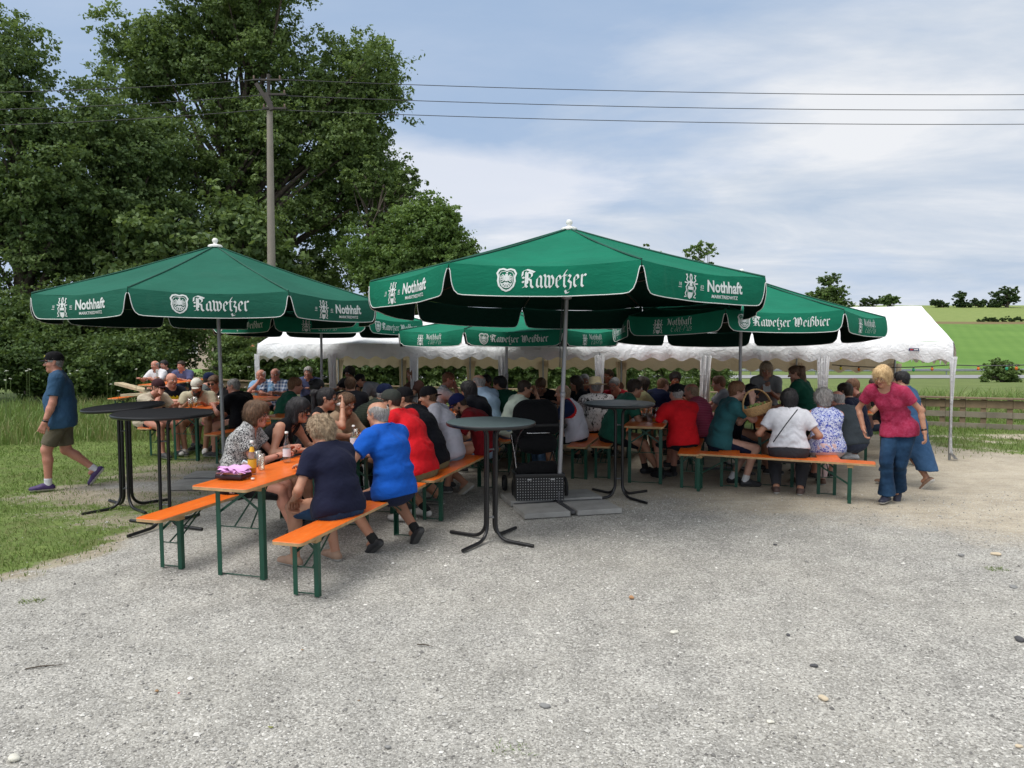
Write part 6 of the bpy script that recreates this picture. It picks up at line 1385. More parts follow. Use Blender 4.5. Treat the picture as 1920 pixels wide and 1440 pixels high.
# ------------------------------------------------------------------ bistro tables
M_BLK = plain('black_tube', (0.008, 0.008, 0.009), 0.32, 0.0, 0.2); M_TOPG = plain('slate_tabletop', (0.075, 0.105, 0.11), 0.42, 0.0, 0.1, 4); M_CLOTHB = cloth('black_table_cover', (0.006, 0.006, 0.007), wr=0.3)
def bistro(x, y, rot, r, topmat, label, edge=M_BLK, tilt=(0, 0), h=1.12, nt=4, spread=0.46):
    root = empty('bistro_table', (x, y, gz(x, y)), rot, label, 'bistro table', 'standing bistro tables'); root.rotation_euler = (R(1.1), 0, rot)
    m = MB(); Mt = rotm(tilt[0], tilt[1], 0)
    m.lathe([(0.0, 0.0), (r-0.012, 0.0), (r-0.004, -0.003)], (0, 0, h), 56, 0, Mt, False); m.lathe([(r-0.004, -0.003), (r, -0.010), (r, -0.026), (r-0.010, -0.034), (0.0, -0.034)], (0, 0, h), 56, 1, Mt, True); m.build('tabletop', [topmat, edge], root)
    for k in range(nt):
        a = k*2*PI/nt+PI/4; d = Vector((math.cos(a), math.sin(a), 0)); pts = [d*spread+Vector((0, 0, 0.016)), d*(spread*0.6)+Vector((0, 0, 0.02))]
        for q in range(7):
            b = PI/2*q/6; pts.append(d*(0.058+0.14*(1-math.sin(b)))+Vector((0, 0, 0.022+0.14*(1-math.cos(b)))))
        for q in range(6):
            b = PI/2*q/5; pts.append(d*(0.058+0.09*(1-math.cos(b)))+Vector((0, 0, h-0.05-0.09*(1-math.sin(b)))))
        pts.append(d*0.27+Vector((0, 0, h-0.048))); m = MB(); m.tube(pts, 0.0165, 10); m.build('leg_tube', M_BLK, root)
    for z in (0.22, 0.86):
        m = MB(); 
        for a in (PI/4, 3*PI/4): m.tube([(-0.05*math.cos(a), -0.05*math.sin(a), z), (0.05*math.cos(a), 0.05*math.sin(a), z)], 0.007, 6)
        m.build('link_bar', M_GALV, root)
    return root
q = onground(920, 1013); bistro(q.x, q.y, R(14), 0.415, M_TOPG, 'slate topped bistro table nearest the camera in front of the pram')
q = onground(1160, 932); bistro(q.x, q.y, R(-10), 0.415, M_TOPG, 'slate topped bistro table in front of the man in the green polo')
bistro(-3.48, 7.42, R(25), 0.47, M_CLOTHB, 'black topped bistro table, front one of the pair at the left', h=1.15)
bistro(-4.27, 8.2, R(5), 0.42, M_CLOTHB, 'thin black bistro table with a tilted top, rearmost of the pair at the left', tilt=(0.02, R(-3.5)), h=1.14)
# ------------------------------------------------------------------ things on the nearest table
def on_a(s, t): x, y = row(*A0, s, t); return x, y, gz(x, y)+0.778+0.004
def clear_glass(name='clear_glass', tint=(0.85, 0.90, 0.88)):
    if name in MATS: return MATS[name]
    t = NT(name); tr_ = t.n('ShaderNodeBsdfTransparent'); tr_.inputs[0].default_value = (*tint, 1); gl_ = t.n('ShaderNodeBsdfGlossy'); gl_.inputs['Roughness'].default_value = 0.05; lw = t.n('ShaderNodeLayerWeight'); lw.inputs[0].default_value = 0.35; ms = t.n('ShaderNodeMixShader'); t.l(t.math('MULTIPLY_ADD', lw.outputs['Facing'], 0.55, 0.06), ms.inputs[0]); t.l(tr_.outputs[0], ms.inputs[1]); t.l(gl_.outputs[0], ms.inputs[2]); t.l(ms.outputs[0], t.out.inputs[0]); MATS[name] = t.m; return t.m
GLS = clear_glass(); M_LAB = plain('paper_label', (0.7, 0.72, 0.78), 0.6); M_LABY = plain('yellow_label', (0.75, 0.42, 0.03), 0.6)
def bottle(loc, label, liquid=None, lab=M_LAB, h=0.26, cap=True, labz=(0.05, 0.12), neck=None):
    root = empty('bottle', loc, 0, label, 'bottle'); k = h/0.26
    pr = [(0.0, 0.002), (0.030, 0.0), (0.034, 0.006), (0.034, 0.125*k), (0.030, 0.155*k), (0.018, 0.185*k), (0.0135, 0.205*k), (0.0125, 0.25*k), (0.0145, 0.252*k), (0.0145, 0.26*k), (0.0, 0.26*k)]
    m = MB(); m.lathe(pr, (0, 0, 0), 20); m.build('glass_body', GLS, root)
    if liquid is not None: m = MB(); m.lathe([(0.0, 0.006), (0.0295, 0.006), (0.0295, liquid[1]), (0.0, liquid[1])], (0, 0, 0), 16); m.build('drink', plain(liquid[0], liquid[2], 0.2), root)
    m = MB(); m.lathe([(0.0350, labz[0]), (0.0350, labz[1])], (0, 0, 0), 20); m.build('paper_label', lab, root)
    if neck: m = MB(); m.lathe([(0.022, 0.175*k), (0.0145, 0.215*k)], (0, 0, 0), 16); m.build('neck_label', neck, root)
    if cap: m = MB(); m.lathe([(0.0155, 0.248*k), (0.0155, 0.264*k), (0.0, 0.267*k)], (0, 0, 0), 14); m.build('bottle_cap', M_WHITE_PL, root)
    return root
def glass(loc, label, beer=None, h=0.13, r=0.033, parts=True):
    root = empty('drinking_glass', loc, 0, label, 'glass'); m = MB(); m.lathe([(0, 0.001), (r*0.8, 0.0), (r, h), (r-0.003, h), (r*0.8-0.002, 0.008), (0, 0.008)], (0, 0, 0), 18); m.build('glass_body', GLS, root)
    if beer: m = MB(); m.lathe([(0, 0.010), (r*0.8-0.003, 0.010), (r*0.8+(r*0.2)*beer-0.004, h*beer), (0, h*beer)], (0, 0, 0), 16); m.build('drink', plain('lager', (0.55, 0.25, 0.02), 0.15), root)
    return root
def tab_at(px, py):   # point of the nearest table's surface under a picture point
    d = ray(px, py); z = 0.778+0.004; t_ = (CAMZ-z)/(SLOPE*d.y-d.z); p = Vector((0, 0, CAMZ))+d*t_; return (p.x, p.y, gz(0, p.y)+z)
bottle(tab_at(538, 866), 'empty clear glass bottle standing in front of the navy shirt woman\'s hair', h=0.27)
bottle(tab_at(473, 888), 'clear bottle with a yellow neck label behind the pink napkins', liquid=('yellow_soda', 0.085, (0.55, 0.22, 0.02)), lab=M_LABY, h=0.27, neck=M_LABY)
glass(tab_at(490, 880), 'empty tumbler on the nearest table, just right of the yellow labelled bottle'); glass(tab_at(484, 872), 'empty tumbler behind the other one on the nearest table', h=0.125)
q = tab_at(438, 896); tr = empty('napkin_tray', q, R(-12), 'dark serving tray holding pink napkins at the near end of the table', 'tray'); m = MB(); m.box((0, 0, 0.02), (0.235, 0.16, 0.038), None, 0, 0.012); m.build('tray_body', plain('tray_plum', (0.018, 0.008, 0.014), 0.4), tr); m = MB(); m.box((0, 0, 0.046), (0.22, 0.15, 0.015), None, 0, 0.004); m.build('tray_rim', plain('tray_rim', (0.30, 0.22, 0.18), 0.5), tr)
m = MB(); rs = random.Random(2); M_PINK = plain('pink_paper', (0.70, 0.36, 0.68), 0.8, var=0.06)
for k in range(9):
    a = rs.uniform(-0.5, 0.4); dz = 0.056+k*0.0035; cx, cy = rs.uniform(-0.03, 0.02), rs.uniform(-0.012, 0.02); rows = []
    for i in range(7):
        rows.append([Vector((cx, cy, dz))+rotm(0, 0, a) @ Vector(((i/6-0.5)*0.19, (j/6-0.5)*0.16, 0.007*math.sin(i*1.3+k)+0.012*(1 if k > 5 else 0.3)*math.sin(j*0.9+k*2)-0.03*max(0, abs(i/6-0.5)-0.42)/0.08*0.6)) for j in range(7)])
    m.grid(rows)
npk = m.build('napkin_stack', M_PINK); npk.location = q; npk.rotation_euler = (0, 0, R(-12)); tag(npk, 'loose pile of pink paper napkins on the dark tray', 'napkins')
q2 = tab_at(468, 883); m = MB(); m.box((0, 0, 0.045), (0.07, 0.03, 0.035), rotm(0.3, 0.5, 0.4), 0, 0.004); o = m.build('paper_tissue', plain('tissue_print', (0.6, 0.68, 0.75), 0.8, var=0.3, scale=60)); o.location = (q2[0]-0.02, q2[1]-0.02, q2[2]+0.02); tag(o, 'crumpled pale blue tissue at the right end of the pink napkins', 'tissue')
q2 = tab_at(474, 899); m = MB(); m.lathe([(0.0, 0.0), (0.014, 0.0), (0.015, 0.012), (0.0, 0.014)], (0, 0, 0), 14); o = m.build('crown_cap', M_WHITE_PL); o.location = q2; tag(o, 'loose white bottle top lying right of the tray', 'bottle top')
bottle(on_a(1.62, 0.10), 'small bottle of cooking oil coloured soda left of the blue shirt man', liquid=('pale_soda', 0.11, (0.55, 0.50, 0.12)), h=0.24)
# handbag
p = row(*A0, 1.35, -0.02); hb = empty('handbag', (p[0], p[1], gz(*p)+0.782), R(-50), 'snakeskin patterned beige handbag on the table between the women and the blue shirt man', 'handbag'); m = MB(); rows = []
for i in range(9):
    t_ = i/8; z = 0.20*t_; w_, d_ = 0.16*(1-0.25*t_), 0.065*(1-0.75*t_); rows.append([Vector((w_*math.copysign(abs(math.cos(a))**0.6, math.cos(a)), d_*math.copysign(abs(math.sin(a))**0.6, math.sin(a)), z)) for a in np.linspace(0, 2*PI, 21)])
m.grid(rows); m.build('bag_body', cloth('snakeskin', (0.42, 0.30, 0.26), 'mottle', (0.14, 0.09, 0.08)), hb); m = MB(); m.tube([Vector((0.09*math.cos(a), 0, 0.19+0.10*math.sin(a))) for a in np.linspace(0, PI, 12)], 0.007, 6); m.build('handle', plain('bag_leather', (0.30, 0.2, 0.15), 0.5), hb)
# beer glasses on other tables
def row_item(O, s, t, zz=0.778): x, y = row(*O, s, t); return (x, y, gz(x, y)+zz+0.006)
for i, (O, s, t, b, lab) in enumerate(((C_0, 0.35, 0.12, 0.35, 'half empty beer glass at the red polo man\'s hand'), (C_0, 0.55, 0.10, 0.15, 'almost empty glass behind the half empty beer glass'), (C_0, 0.62, 0.20, None, 'empty glass nearest the navy suit, beside the other glasses'), (C_0, 0.48, -0.02, None, 'empty glass in the middle of the cluster by the red polo man'),
                                   (A0, 2.4, 0.08, 0.6, 'beer glass between the men in caps and the women'), (A0, 3.2, 0.12, 0.7, 'beer glass in front of the man with the blue cap'), (F_0, 0.35, 0.0, 0.5, 'beer glass in front of the bearded man on the grass'), (F_0, 0.9, 0.1, 0.6, 'beer glass beside the man in the black polo'),
                                   (D_0, 1.5, 0.0, 0.3, 'glass on the table behind the wicker basket'))): glass(row_item(O, s, t), lab, b, 0.15, 0.038)
for i, (O, s, t_, b, lab) in enumerate(((A0, 2.0, -0.08, 0.5, 'beer glass beside the arm of the woman with the ponytail'), (A0, 2.75, -0.06, 0.3, 'beer glass in front of the man with the flat brimmed navy cap'), (A0, 3.7, -0.05, 0.6, 'beer glass at the far end of the second table'), (C_0, 0.8, 0.08, 0.5, 'beer glass in front of the dusty pink shirt'), (C_0, 1.2, -0.05, 0.2, 'beer glass in front of the khaki t-shirt woman'), (F_0, 0.6, -0.12, 0.4, 'beer glass between the two men in beige t-shirts'), (B_, 0.5, 0.1, 0.5, 'beer glass in front of the bald man in the sports shirt'))): glass(row_item(O, s, t_), lab, b, 0.15, 0.038)
for i, (dx, lab) in enumerate(((0.0, 'glass left of the woman in the pink top on the table behind her'), (0.10, 'second glass behind the woman in the pink top'), (-0.12, 'third glass behind the woman in the pink top'))):
    x, y = row(5.0, 10.9, 0.15+0.12*i, dx); glass((x, y, gz(x, y)+0.784), lab, None if i else 0.4, 0.14, 0.036)
x, y = row(5.0, 10.9, 0.1, 0.13); bottle((x, y, gz(x, y)+0.784), 'white labelled bottle left of the woman in the pink top', lab=M_LABY, liquid=('clear_soda', 0.1, (0.5, 0.5, 0.45)))
# ------------------------------------------------------------------ pram
pr = onground(1005, 932); pram = empty('pram', (pr.x, 8.75, gz(0, 8.75)), R(12), 'black pram with chrome frame and a raised hood behind the nearest bistro table', 'pram')
M_PB = cloth('pram_fabric', (0.008, 0.008, 0.009), wr=0.6); M_CHR = plain('chrome_tube', (0.55, 0.55, 0.56), 0.22, 1.0, 0.05); M_RUB = plain('rubber', (0.012, 0.012, 0.012), 0.8)
Vt, Ft = surf([prim((-0.09, 0.05, 0.98), (0.11, 0.05, 0.98), 0.175, None, (0, 1, 0), 1.0, 0.08), prim((-0.12, 0.05, 0.82), (0.13, 0.05, 0.82), 0.16, None, (0, 1, 0), 1.1, 0.08)], 0.014, subs=[prim((-0.10, 0.30, 0.95), (0.10, 0.30, 0.93), 0.16, None, None, 1, 0.02)], planes=[(V3(0, 0, 0.76), V3(0, 0.1, -1))])
mesh_np('hood', wob(Vt, 0.004, 25, 3), Ft, [M_PB], pram)
Vt, Ft = surf([prim((-0.11, -0.05, 0.66), (-0.11, 0.42, 0.66), 0.11, None, (0, 0, 1), 0.95, 0.06), prim((0.11, -0.05, 0.66), (0.11, 0.42, 0.66), 0.11, None, (0, 0, 1), 0.95, 0.06), prim((-0.13, -0.10, 0.64), (0.13, -0.10, 0.64), 0.10, None, None, 1, 0.04), prim((0, -0.05, 0.66), (0, 0.42, 0.66), 0.14, None, None, 1, 0.06)], 0.014, planes=[(V3(0, 0, 0.755), V3(0, 0, 1))])
mesh_np('carrycot', wob(Vt, 0.003, 25, 5), Ft, [M_PB], pram)
m = MB()
m.tube([Vector((-0.23, 0.08, 0.77)), Vector((-0.12, -0.14, 0.775)), Vector((0.12, -0.14, 0.775)), Vector((0.23, 0.08, 0.77))], 0.010, 8)
for sx in (-1, 1):
    m.tube([(sx*0.24, -0.38, 0.86), (sx*0.23, -0.10, 0.74), (sx*0.235, 0.42, 0.20)], 0.012, 8); m.tube([(sx*0.25, -0.18, 0.20), (sx*0.235, 0.10, 0.52), (sx*0.23, 0.32, 0.72)], 0.012, 8)
m.build('frame', M_CHR, pram)
m = MB(); m.tube([(-0.24, -0.36, 0.86), (-0.24, -0.44, 0.89), (-0.15, -0.47, 0.90), (0.15, -0.47, 0.90), (0.24, -0.44, 0.89), (0.24, -0.36, 0.86)], 0.016, 8); m.build('handle', M_RUB, pram)
for sx, y, r in ((-1, -0.18, 0.135), (1, -0.18, 0.135), (-1, 0.44, 0.10), (1, 0.44, 0.10)):
    ax_ = rotm(0, PI/2, 0); e = empty('wheel'); C.objects.unlink(e); bpy.data.objects.remove(e)
    m = MB(); m.lathe([(r-0.035, -0.012), (r-0.012, -0.020), (r, -0.008), (r, 0.008), (r-0.012, 0.020), (r-0.035, 0.012)], (sx*0.29, y, r), 28, 0, ax_); w_ = m.build('wheel', M_RUB, pram)
    m = MB(); m.lathe([(0, -0.014), (0.025, -0.014), (0.03, 0.0), (0.025, 0.014), (0, 0.014)], (sx*0.29, y, r), 16, 0, ax_)
    for k in range(5):
        a = k*2*PI/5; m.box((sx*0.29, y+math.cos(a)*r*0.42, r+math.sin(a)*r*0.42), (0.012, r*0.75, 0.02), rotm(a, 0, 0))
    m.lathe([(r-0.037, -0.010), (r-0.030, 0.0), (r-0.037, 0.010)], (sx*0.29, y, r), 28, 0, ax_); m.build('rim', plain('wheel_rim', (0.10, 0.10, 0.10), 0.4), w_)
m = MB(); m.box((0, 0.1, 0.28), (0.40, 0.50, 0.16), None, 0, 0.03); m.build('luggage_net', M_PB, pram)
# dotted crate basket behind the pole
ck = onground(1003, 928); crate = empty('folding_crate', (ck.x+0.02, 8.42, gz(0, 8.42)+0.062), R(6), 'black folding crate with white dots standing behind the parasol slabs under the pram', 'crate')
t = NT('dotted_plastic'); v = t.coord(scale=(1, 1, 1)); sx_ = t.n('ShaderNodeSeparateXYZ'); t.l(v, sx_.inputs[0])
def frac(s, k, ph=0.0): return t.math('ABSOLUTE', t.math('SUBTRACT', t.math('FRACT', t.math('ADD', t.math('MULTIPLY', s, k), ph)), 0.5))
dotm = t.math('LESS_THAN', t.math('ADD', t.math('POWER', frac(sx_.outputs[0], 34), 2.0), t.math('POWER', frac(sx_.outputs[2], 34), 2.0)), 0.022)
t.col(t.mix(dotm, (0.010, 0.010, 0.011), (0.55, 0.55, 0.55))); t.rough(0.45)
m = MB()
for (c, d) in (((0, -0.16, 0.14), (0.54, 0.012, 0.26)), ((0, 0.16, 0.14), (0.54, 0.012, 0.26)), ((-0.264, 0, 0.14), (0.012, 0.306, 0.26)), ((0.264, 0, 0.14), (0.012, 0.306, 0.26)), ((0, 0, 0.015), (0.514, 0.306, 0.01))): m.box(c, d, None, 0, 0.002)
m.build('side_walls', t.m, crate); m = MB()
for (c, d) in (((0, -0.166, 0.285), (0.56, 0.03, 0.04)), ((0, 0.166, 0.285), (0.56, 0.03, 0.04)), ((-0.266, 0, 0.285), (0.03, 0.30, 0.04)), ((0.266, 0, 0.285), (0.03, 0.30, 0.04))): m.box(c, d, None, 0, 0.008)
for sx in (-0.12, 0.14): m.box((sx, -0.185, 0.245), (0.045, 0.006, 0.016), None, 1)
m.build('rim', [M_BLK, plain('clip_grey', (0.4, 0.4, 0.4))], crate)
m = MB(); Vt, Ft = surf([prim((-0.17, 0, 0.30), (0.17, 0.02, 0.31), 0.085, None, None, 1.0, 0.05), prim((-0.05, 0, 0.34), (0.15, 0.02, 0.34), 0.08, None, None, 1.0, 0.05)], 0.012); o = mesh_np('folded_blanket', wob(Vt, 0.008, 30, 2), Ft, [M_PB]); o.location = crate.location; o.rotation_euler = crate.rotation_euler; tag(o, 'bundled black blanket lying in the dotted crate', 'blanket')
# single stones and litter
SPM = [plain('stone_sand', (0.55, 0.46, 0.33), 0.9), plain('stone_white', (0.62, 0.60, 0.52), 0.9), plain('stone_dark', (0.07, 0.07, 0.075), 0.85), plain('stone_rust', (0.40, 0.22, 0.11), 0.9), plain('stone_grey', (0.22, 0.22, 0.215), 0.9), plain('leaf_green', (0.22, 0.23, 0.06), 0.8), plain('scrap_red', (0.55, 0.03, 0.03), 0.6), plain('leaf_brown', (0.28, 0.17, 0.08), 0.85)]
for (px_, py_, s_, k, nm, lab) in ((1868, 1040, 0.045, 0, 'stone', 'rounded sand coloured stone at the far right of the gravel'), (1184, 1124, 0.032, 3, 'stone', 'rust brown stone on the gravel right of the middle'), (1265, 1188, 0.033, 1, 'stone', 'cream coloured flat stone on the gravel'), (1543, 1312, 0.033, 0, 'stone', 'tan flat stone near the bottom right of the gravel'), (1525, 1250, 0.026, 2, 'stone', 'black pebble on the gravel at the right'),
                                (1911, 1200, 0.05, 2, 'stone', 'black stone cut by the right edge of the picture'), (1902, 1103, 0.035, 4, 'stone', 'dark grey pebble near the right edge'), (1020, 1326, 0.035, 4, 'stone', 'flat grey stone on the gravel near the bottom middle'), (1446, 1356, 0.022, 1, 'stone', 'small white stone near the bottom of the gravel'), (1912, 1402, 0.02, 0, 'stone', 'yellowish pebble in the bottom right corner'), (1453, 1022, 0.022, 2, 'stone', 'small dark stone beyond the middle of the gravel'), (1803, 1043, 0.035, 4, 'stone', 'flat grey stone left of the rounded sand coloured one'),
                                (505, 1362, 0.030, 5, 'dead_leaf', 'yellow green leaf on the gravel near the bottom'), (338, 1298, 0.018, 6, 'paper_scrap', 'tiny red scrap on the gravel at the lower left'), (295, 1293, 0.035, 7, 'dead_leaf', 'curled brown leaf left of the red scrap'), (565, 1215, 0.026, 7, 'dead_leaf', 'small reddish brown leaf on the gravel'), (28, 1426, 0.04, 1, 'stone', 'white flat stone in the bottom left corner'), (1478, 1192, 0.02, 2, 'stone', 'small dark stone on the gravel at the right, upper of two'), (726, 1402, 0.02, 4, 'stone', 'grey chip at the bottom left of the middle'), (672, 1312, 0.02, 7, 'dead_leaf', 'brown leaf fragment on the gravel below the front bench')):
    p = onground(px_, py_); rs = np.random.RandomState(px_)
    Vt, Ft = surf([prim((-s_*0.4, 0, 0), (s_*0.4, s_*0.1, 0), s_*0.62, s_*0.5, (0, 0, 1), 0.6 if k < 5 else 0.12, s_*0.3)], s_*0.16, m=s_*0.4)
    o = mesh_np(nm, wob(Vt, s_*0.13, 1.2/s_, px_), Ft, [SPM[k]], None, k > 4); o.location = (p.x, p.y, GROUND_JIT(p.x, p.y)+s_*(0.22 if k < 5 else 0.15)); o.rotation_euler = (0.1, 0.1, rs.rand()*3); tag(o, lab, 'stone' if nm == 'stone' else ('leaf' if 'leaf' in nm else 'scrap'))
for (a, b, lab) in (((48, 1258), (118, 1250), 'thin dark twig lying on the gravel at the left'), ((782, 1212), (812, 1216), 'short twig on the gravel below the front bench')):
    p, r_ = onground(*a), onground(*b); m = MB(); m.tube([p+Vector((0, 0, 0.012)), p.lerp(r_, 0.4)+Vector((0, 0.01, 0.014)), r_+Vector((0, 0, 0.012))], [0.004, 0.0045, 0.002], 5); o = m.build('twig', BARK); tag(o, lab, 'twig')
# ------------------------------------------------------------------ the people
W_ = (0.62, 0.62, 0.64)
def tri_paint(x, y, z, fc, Sh, elb):
    mi = np.zeros(len(x), int); r = np.abs(x); d = r+0.55*(z-0.10)
    mi[(d > 0.155)] = 2; mi[(d > 0.125) & (d <= 0.155)] = 1; mi[(d > 0.175)] = 3; return mi
def print_paint(x, y, z, fc, Sh, elb):
    mi = np.zeros(len(x), int); f = (np.abs(x) < 0.105-0.02*np.sin(z*60)) & (y > 0.02) & (z > -0.06) & (z < 0.035+0.012*np.sin(x*90)); mi[f] = 1
    g = (np.abs(x) < 0.08) & (y > 0.02) & (z > -0.15) & (z < -0.075) & (np.sin(x*110+z*60) > -0.2); mi[g] = 2; return mi
# -- long left row, right hand side
person(602, 808, 6.10, 52, 'woman with ash blonde curly hair in a navy t-shirt seen from behind', fem=True, w=1.10, lean=14, slouch=16, yaw=12, pitch=8, top=('navy_tee', (0.010, 0.012, 0.030)), sleeve=0.62, bottom=('shorts', 'denim_shorts', (0.014, 0.034, 0.08), 'denim', (0.02, 0.05, 0.10)), hair=('curly', 'ash'), det='hi', skin='tan', shoe=(0.30, 0.19, 0.13), lh=(-0.20, 0.30, 0.60), rh=(0.06, 0.44, 0.80), lf=(-0.12, 0.42, 0.085), rf=(0.20, 0.30, 0.085))
person(708, 777, 6.72, 56, 'balding grey haired man in a royal blue polo shirt seen from behind', w=1.09, lean=12, slouch=14, yaw=8, pitch=6, top=('royal_blue_polo', (0.008, 0.085, 0.42)), topkind='polo', sleeve=0.66, bottom=('shorts', 'navy_shorts', (0.012, 0.016, 0.04)), hair=('bald', 'grey'), det='hi', skin='tan', shoe=(0.012, 0.012, 0.014), sock=(0.02, 0.02, 0.02), lf=(-0.16, 0.10, 0.10), rf=(0.26, -0.02, 0.13), foot_pitch=(40, 55), lh=(-0.24, 0.34, 0.80), hint_l=V3(-0.9, -0.2, -0.6))
person(733, 752, 7.72, 66, 'heavy bearded man in a bright red t-shirt and a dark olive cap', w=1.30, belly=0.6, lean=20, slouch=18, yaw=22, pitch=2, top=('bright_red_tee', (0.62, 0.012, 0.020)), sleeve=0.66, bottom=('shorts', 'khaki_shorts', (0.19, 0.17, 0.09)), hair=('crop', 'dark'), cap=('cap', 'olive_cap', (0.035, 0.04, 0.035)), beard='short', det='hi', shoe=(0.55, 0.53, 0.50), sock=(0.02, 0.02, 0.02), lf=(-0.05, 0.12, 0.085), rf=(0.18, 0.02, 0.10))
person(757, 748, 8.20, 76, 'man in a black t-shirt with a black cap worn backwards and dark glasses', w=1.22, lean=22, slouch=18, yaw=12, pitch=2, top=('black_tee', (0.008, 0.009, 0.014)), sleeve=0.7, bottom=('shorts', 'khaki_shorts', (0.19, 0.17, 0.09)), hair=('crop', 'dark'), cap=('cap', 'black_cap', (0.008, 0.008, 0.010), 'back'), glasses='thin', det='hi', shoe=(0.10, 0.10, 0.09), lf=(-0.1, 0.2, 0.085), rf=(0.2, 0.0, 0.10))
person(803, 745, 8.72, 80, 'young man in a pale grey white t-shirt with a black cap worn backwards', w=1.00, lean=20, slouch=16, yaw=10, pitch=3, top=('pale_tee', (0.48, 0.48, 0.55)), sleeve=0.7, bottom=('shorts', 'light_denim_shorts', (0.22, 0.30, 0.38)), hair=('crop', 'brown'), cap=('cap', 'black_cap', (0.008, 0.008, 0.010), 'back'), det='hi', shoe=(0.34, 0.30, 0.24), lh=(-0.22, 0.10, 0.72), rf=(0.28, -0.1, 0.12), lf=(0.0, 0.2, 0.085), foot_pitch=(0, 40), watch='l')
person(860, 758, 9.10, 88, 'man in a dark red shirt and a blue cap bowed over his plate', w=1.16, lean=24, slouch=26, yaw=5, pitch=34, top=('dark_red_tee', (0.16, 0.008, 0.012)), sleeve=0.75, bottom=('shorts', 'light_denim_shorts', (0.22, 0.30, 0.38)), hair=('crop', 'dark'), cap=('cap', 'blue_cap', (0.012, 0.016, 0.075)), beard='short', det='mid', skin='tan')
# -- long left row, left hand side
person(482, 776, 6.95, -84, 'woman with short brown hair and glasses in a black and white leopard blouse', fem=True, w=1.05, lean=12, slouch=14, yaw=-6, pitch=4, top=('leopard_blouse', (0.50, 0.50, 0.49), 'leopard', (0.02, 0.02, 0.025)), topkind='blouse', sleeve=0.55, neckline=0.10, bottom=('skirt', 'black_skirt', (0.010, 0.010, 0.011)), hair=('bob', 'brown'), glasses='thin', det='hi', skin='red', shoe=(0.05, 0.04, 0.03), lh=(-0.05, 0.48, 0.86), rh=(0.10, 0.42, 0.81), lf=(-0.05, 0.5, 0.085), rf=(0.1, 0.55, 0.085), curl=0.9)
person(561, 762, 7.35, -96, 'woman with black hair and large sunglasses in a black sleeveless top', fem=True, w=1.13, lean=36, slouch=6, yaw=-4, pitch=6, top=('black_top', (0.006, 0.006, 0.008)), topkind='tank', sleeve=0, neckline=0.08, bottom=('trousers', 'black_trousers', (0.01, 0.01, 0.012)), hair=('long', 'black'), glasses='sun', det='hi', skin='tan', rh=(0.22, 0.50, 0.81), lh=(-0.16, 0.62, 0.81))
person(613, 748, 7.95, -84, 'woman with a black ponytail and sunglasses holding a cloth to her mouth', fem=True, w=0.95, lean=16, slouch=10, yaw=-2, pitch=2, top=('black_top', (0.006, 0.006, 0.008)), topkind='tank', sleeve=0, bottom=('trousers', 'black_trousers', (0.01, 0.01, 0.012)), hair=('ponytail', 'black'), glasses='sun', det='hi', skin='tan', rh=(0.03, 0.17, -0.065, 'head'), lh=(-0.1, 0.5, 0.81), hint_r=V3(0.5, 0.6, -0.9), curl=1.1)
person(649, 757, 8.50, -118, 'brown haired woman in a beige cardigan half hidden behind the raised hand', fem=True, w=0.95, lean=12, slouch=10, yaw=0, pitch=8, top=('beige_cardigan', (0.38, 0.27, 0.18)), topkind='shirt', sleeve=1.6, bottom=('trousers', 'black_trousers', (0.01, 0.01, 0.012)), hair=('long', 'brown'), det='mid', skin='tan')
person(722, 730, 9.25, -78, 'man in an olive striped shirt with a flat brimmed navy cap', w=1.14, lean=34, slouch=10, yaw=0, pitch=2, top=('olive_shirt', (0.035, 0.045, 0.032), 'stripes', (0.06, 0.07, 0.05)), topkind='shirt', sleeve=0.8, bottom=('trousers', 'dark_jeans', (0.02, 0.03, 0.05)), hair=('crop', 'grey'), cap=('cap', 'navy_cap', (0.008, 0.014, 0.045), 'front', (0.35, 0.25, 0.20)), det='mid', skin='tan')
person(595, 727, 10.0, -30, 'dark haired person with a white hair clip behind the ponytail woman', fem=True, w=1.00, lean=10, slouch=10, top=('black_top', (0.006, 0.006, 0.008)), topkind='tee', sleeve=0.6, hair=('tied', 'black'), det='far')
person(554, 723, 11.0, -62, 'reddish haired man with glasses in a dark green polo', w=1.07, lean=14, slouch=12, yaw=-6, top=('green_polo', (0.012, 0.085, 0.050)), topkind='polo', sleeve=0.65, hair=('short', 'reddish'), glasses='thin', det='mid', skin='red')
# -- under the left end of the tent
person(516, 713, 14.3, 178, 'man with glasses in a blue and white plaid shirt facing the camera', w=1.11, lean=6, slouch=8, top=('plaid_shirt', (0.55, 0.60, 0.68), 'plaid', (0.04, 0.10, 0.24)), topkind='shirt', sleeve=0.8, hair=('bald', 'grey'), glasses='thin', det='mid', skin='red')
person(489, 716, 14.3, 168, 'older man in a blue patterned shirt, chin in hand, beside the left tent post', w=1.07, lean=14, slouch=12, pitch=10, top=('blue_print_shirt', (0.10, 0.24, 0.42), 'mottle', (0.35, 0.45, 0.55)), topkind='shirt', sleeve=0.7, hair=('bald', 'white'), rh=(-0.02, 0.14, -0.10, 'head'), hint_r=V3(0.4, 0.8, -0.9), det='mid', skin='red', curl=1.0)
person(578, 713, 15.2, 182, 'white haired man in a dark blue shirt, right of the reddish haired man', w=1.00, top=('slate_shirt', (0.07, 0.08, 0.16)), topkind='shirt', sleeve=1.5, hair=('short', 'grey'), det='far', skin='red')
person(657, 721, 11.6, 8, 'man in a charcoal t-shirt with a white mark on the back', w=1.11, lean=10, slouch=10, top=('charcoal_tee', (0.02, 0.02, 0.025)), sleeve=0.7, hair=('short', 'brown'), det='mid')
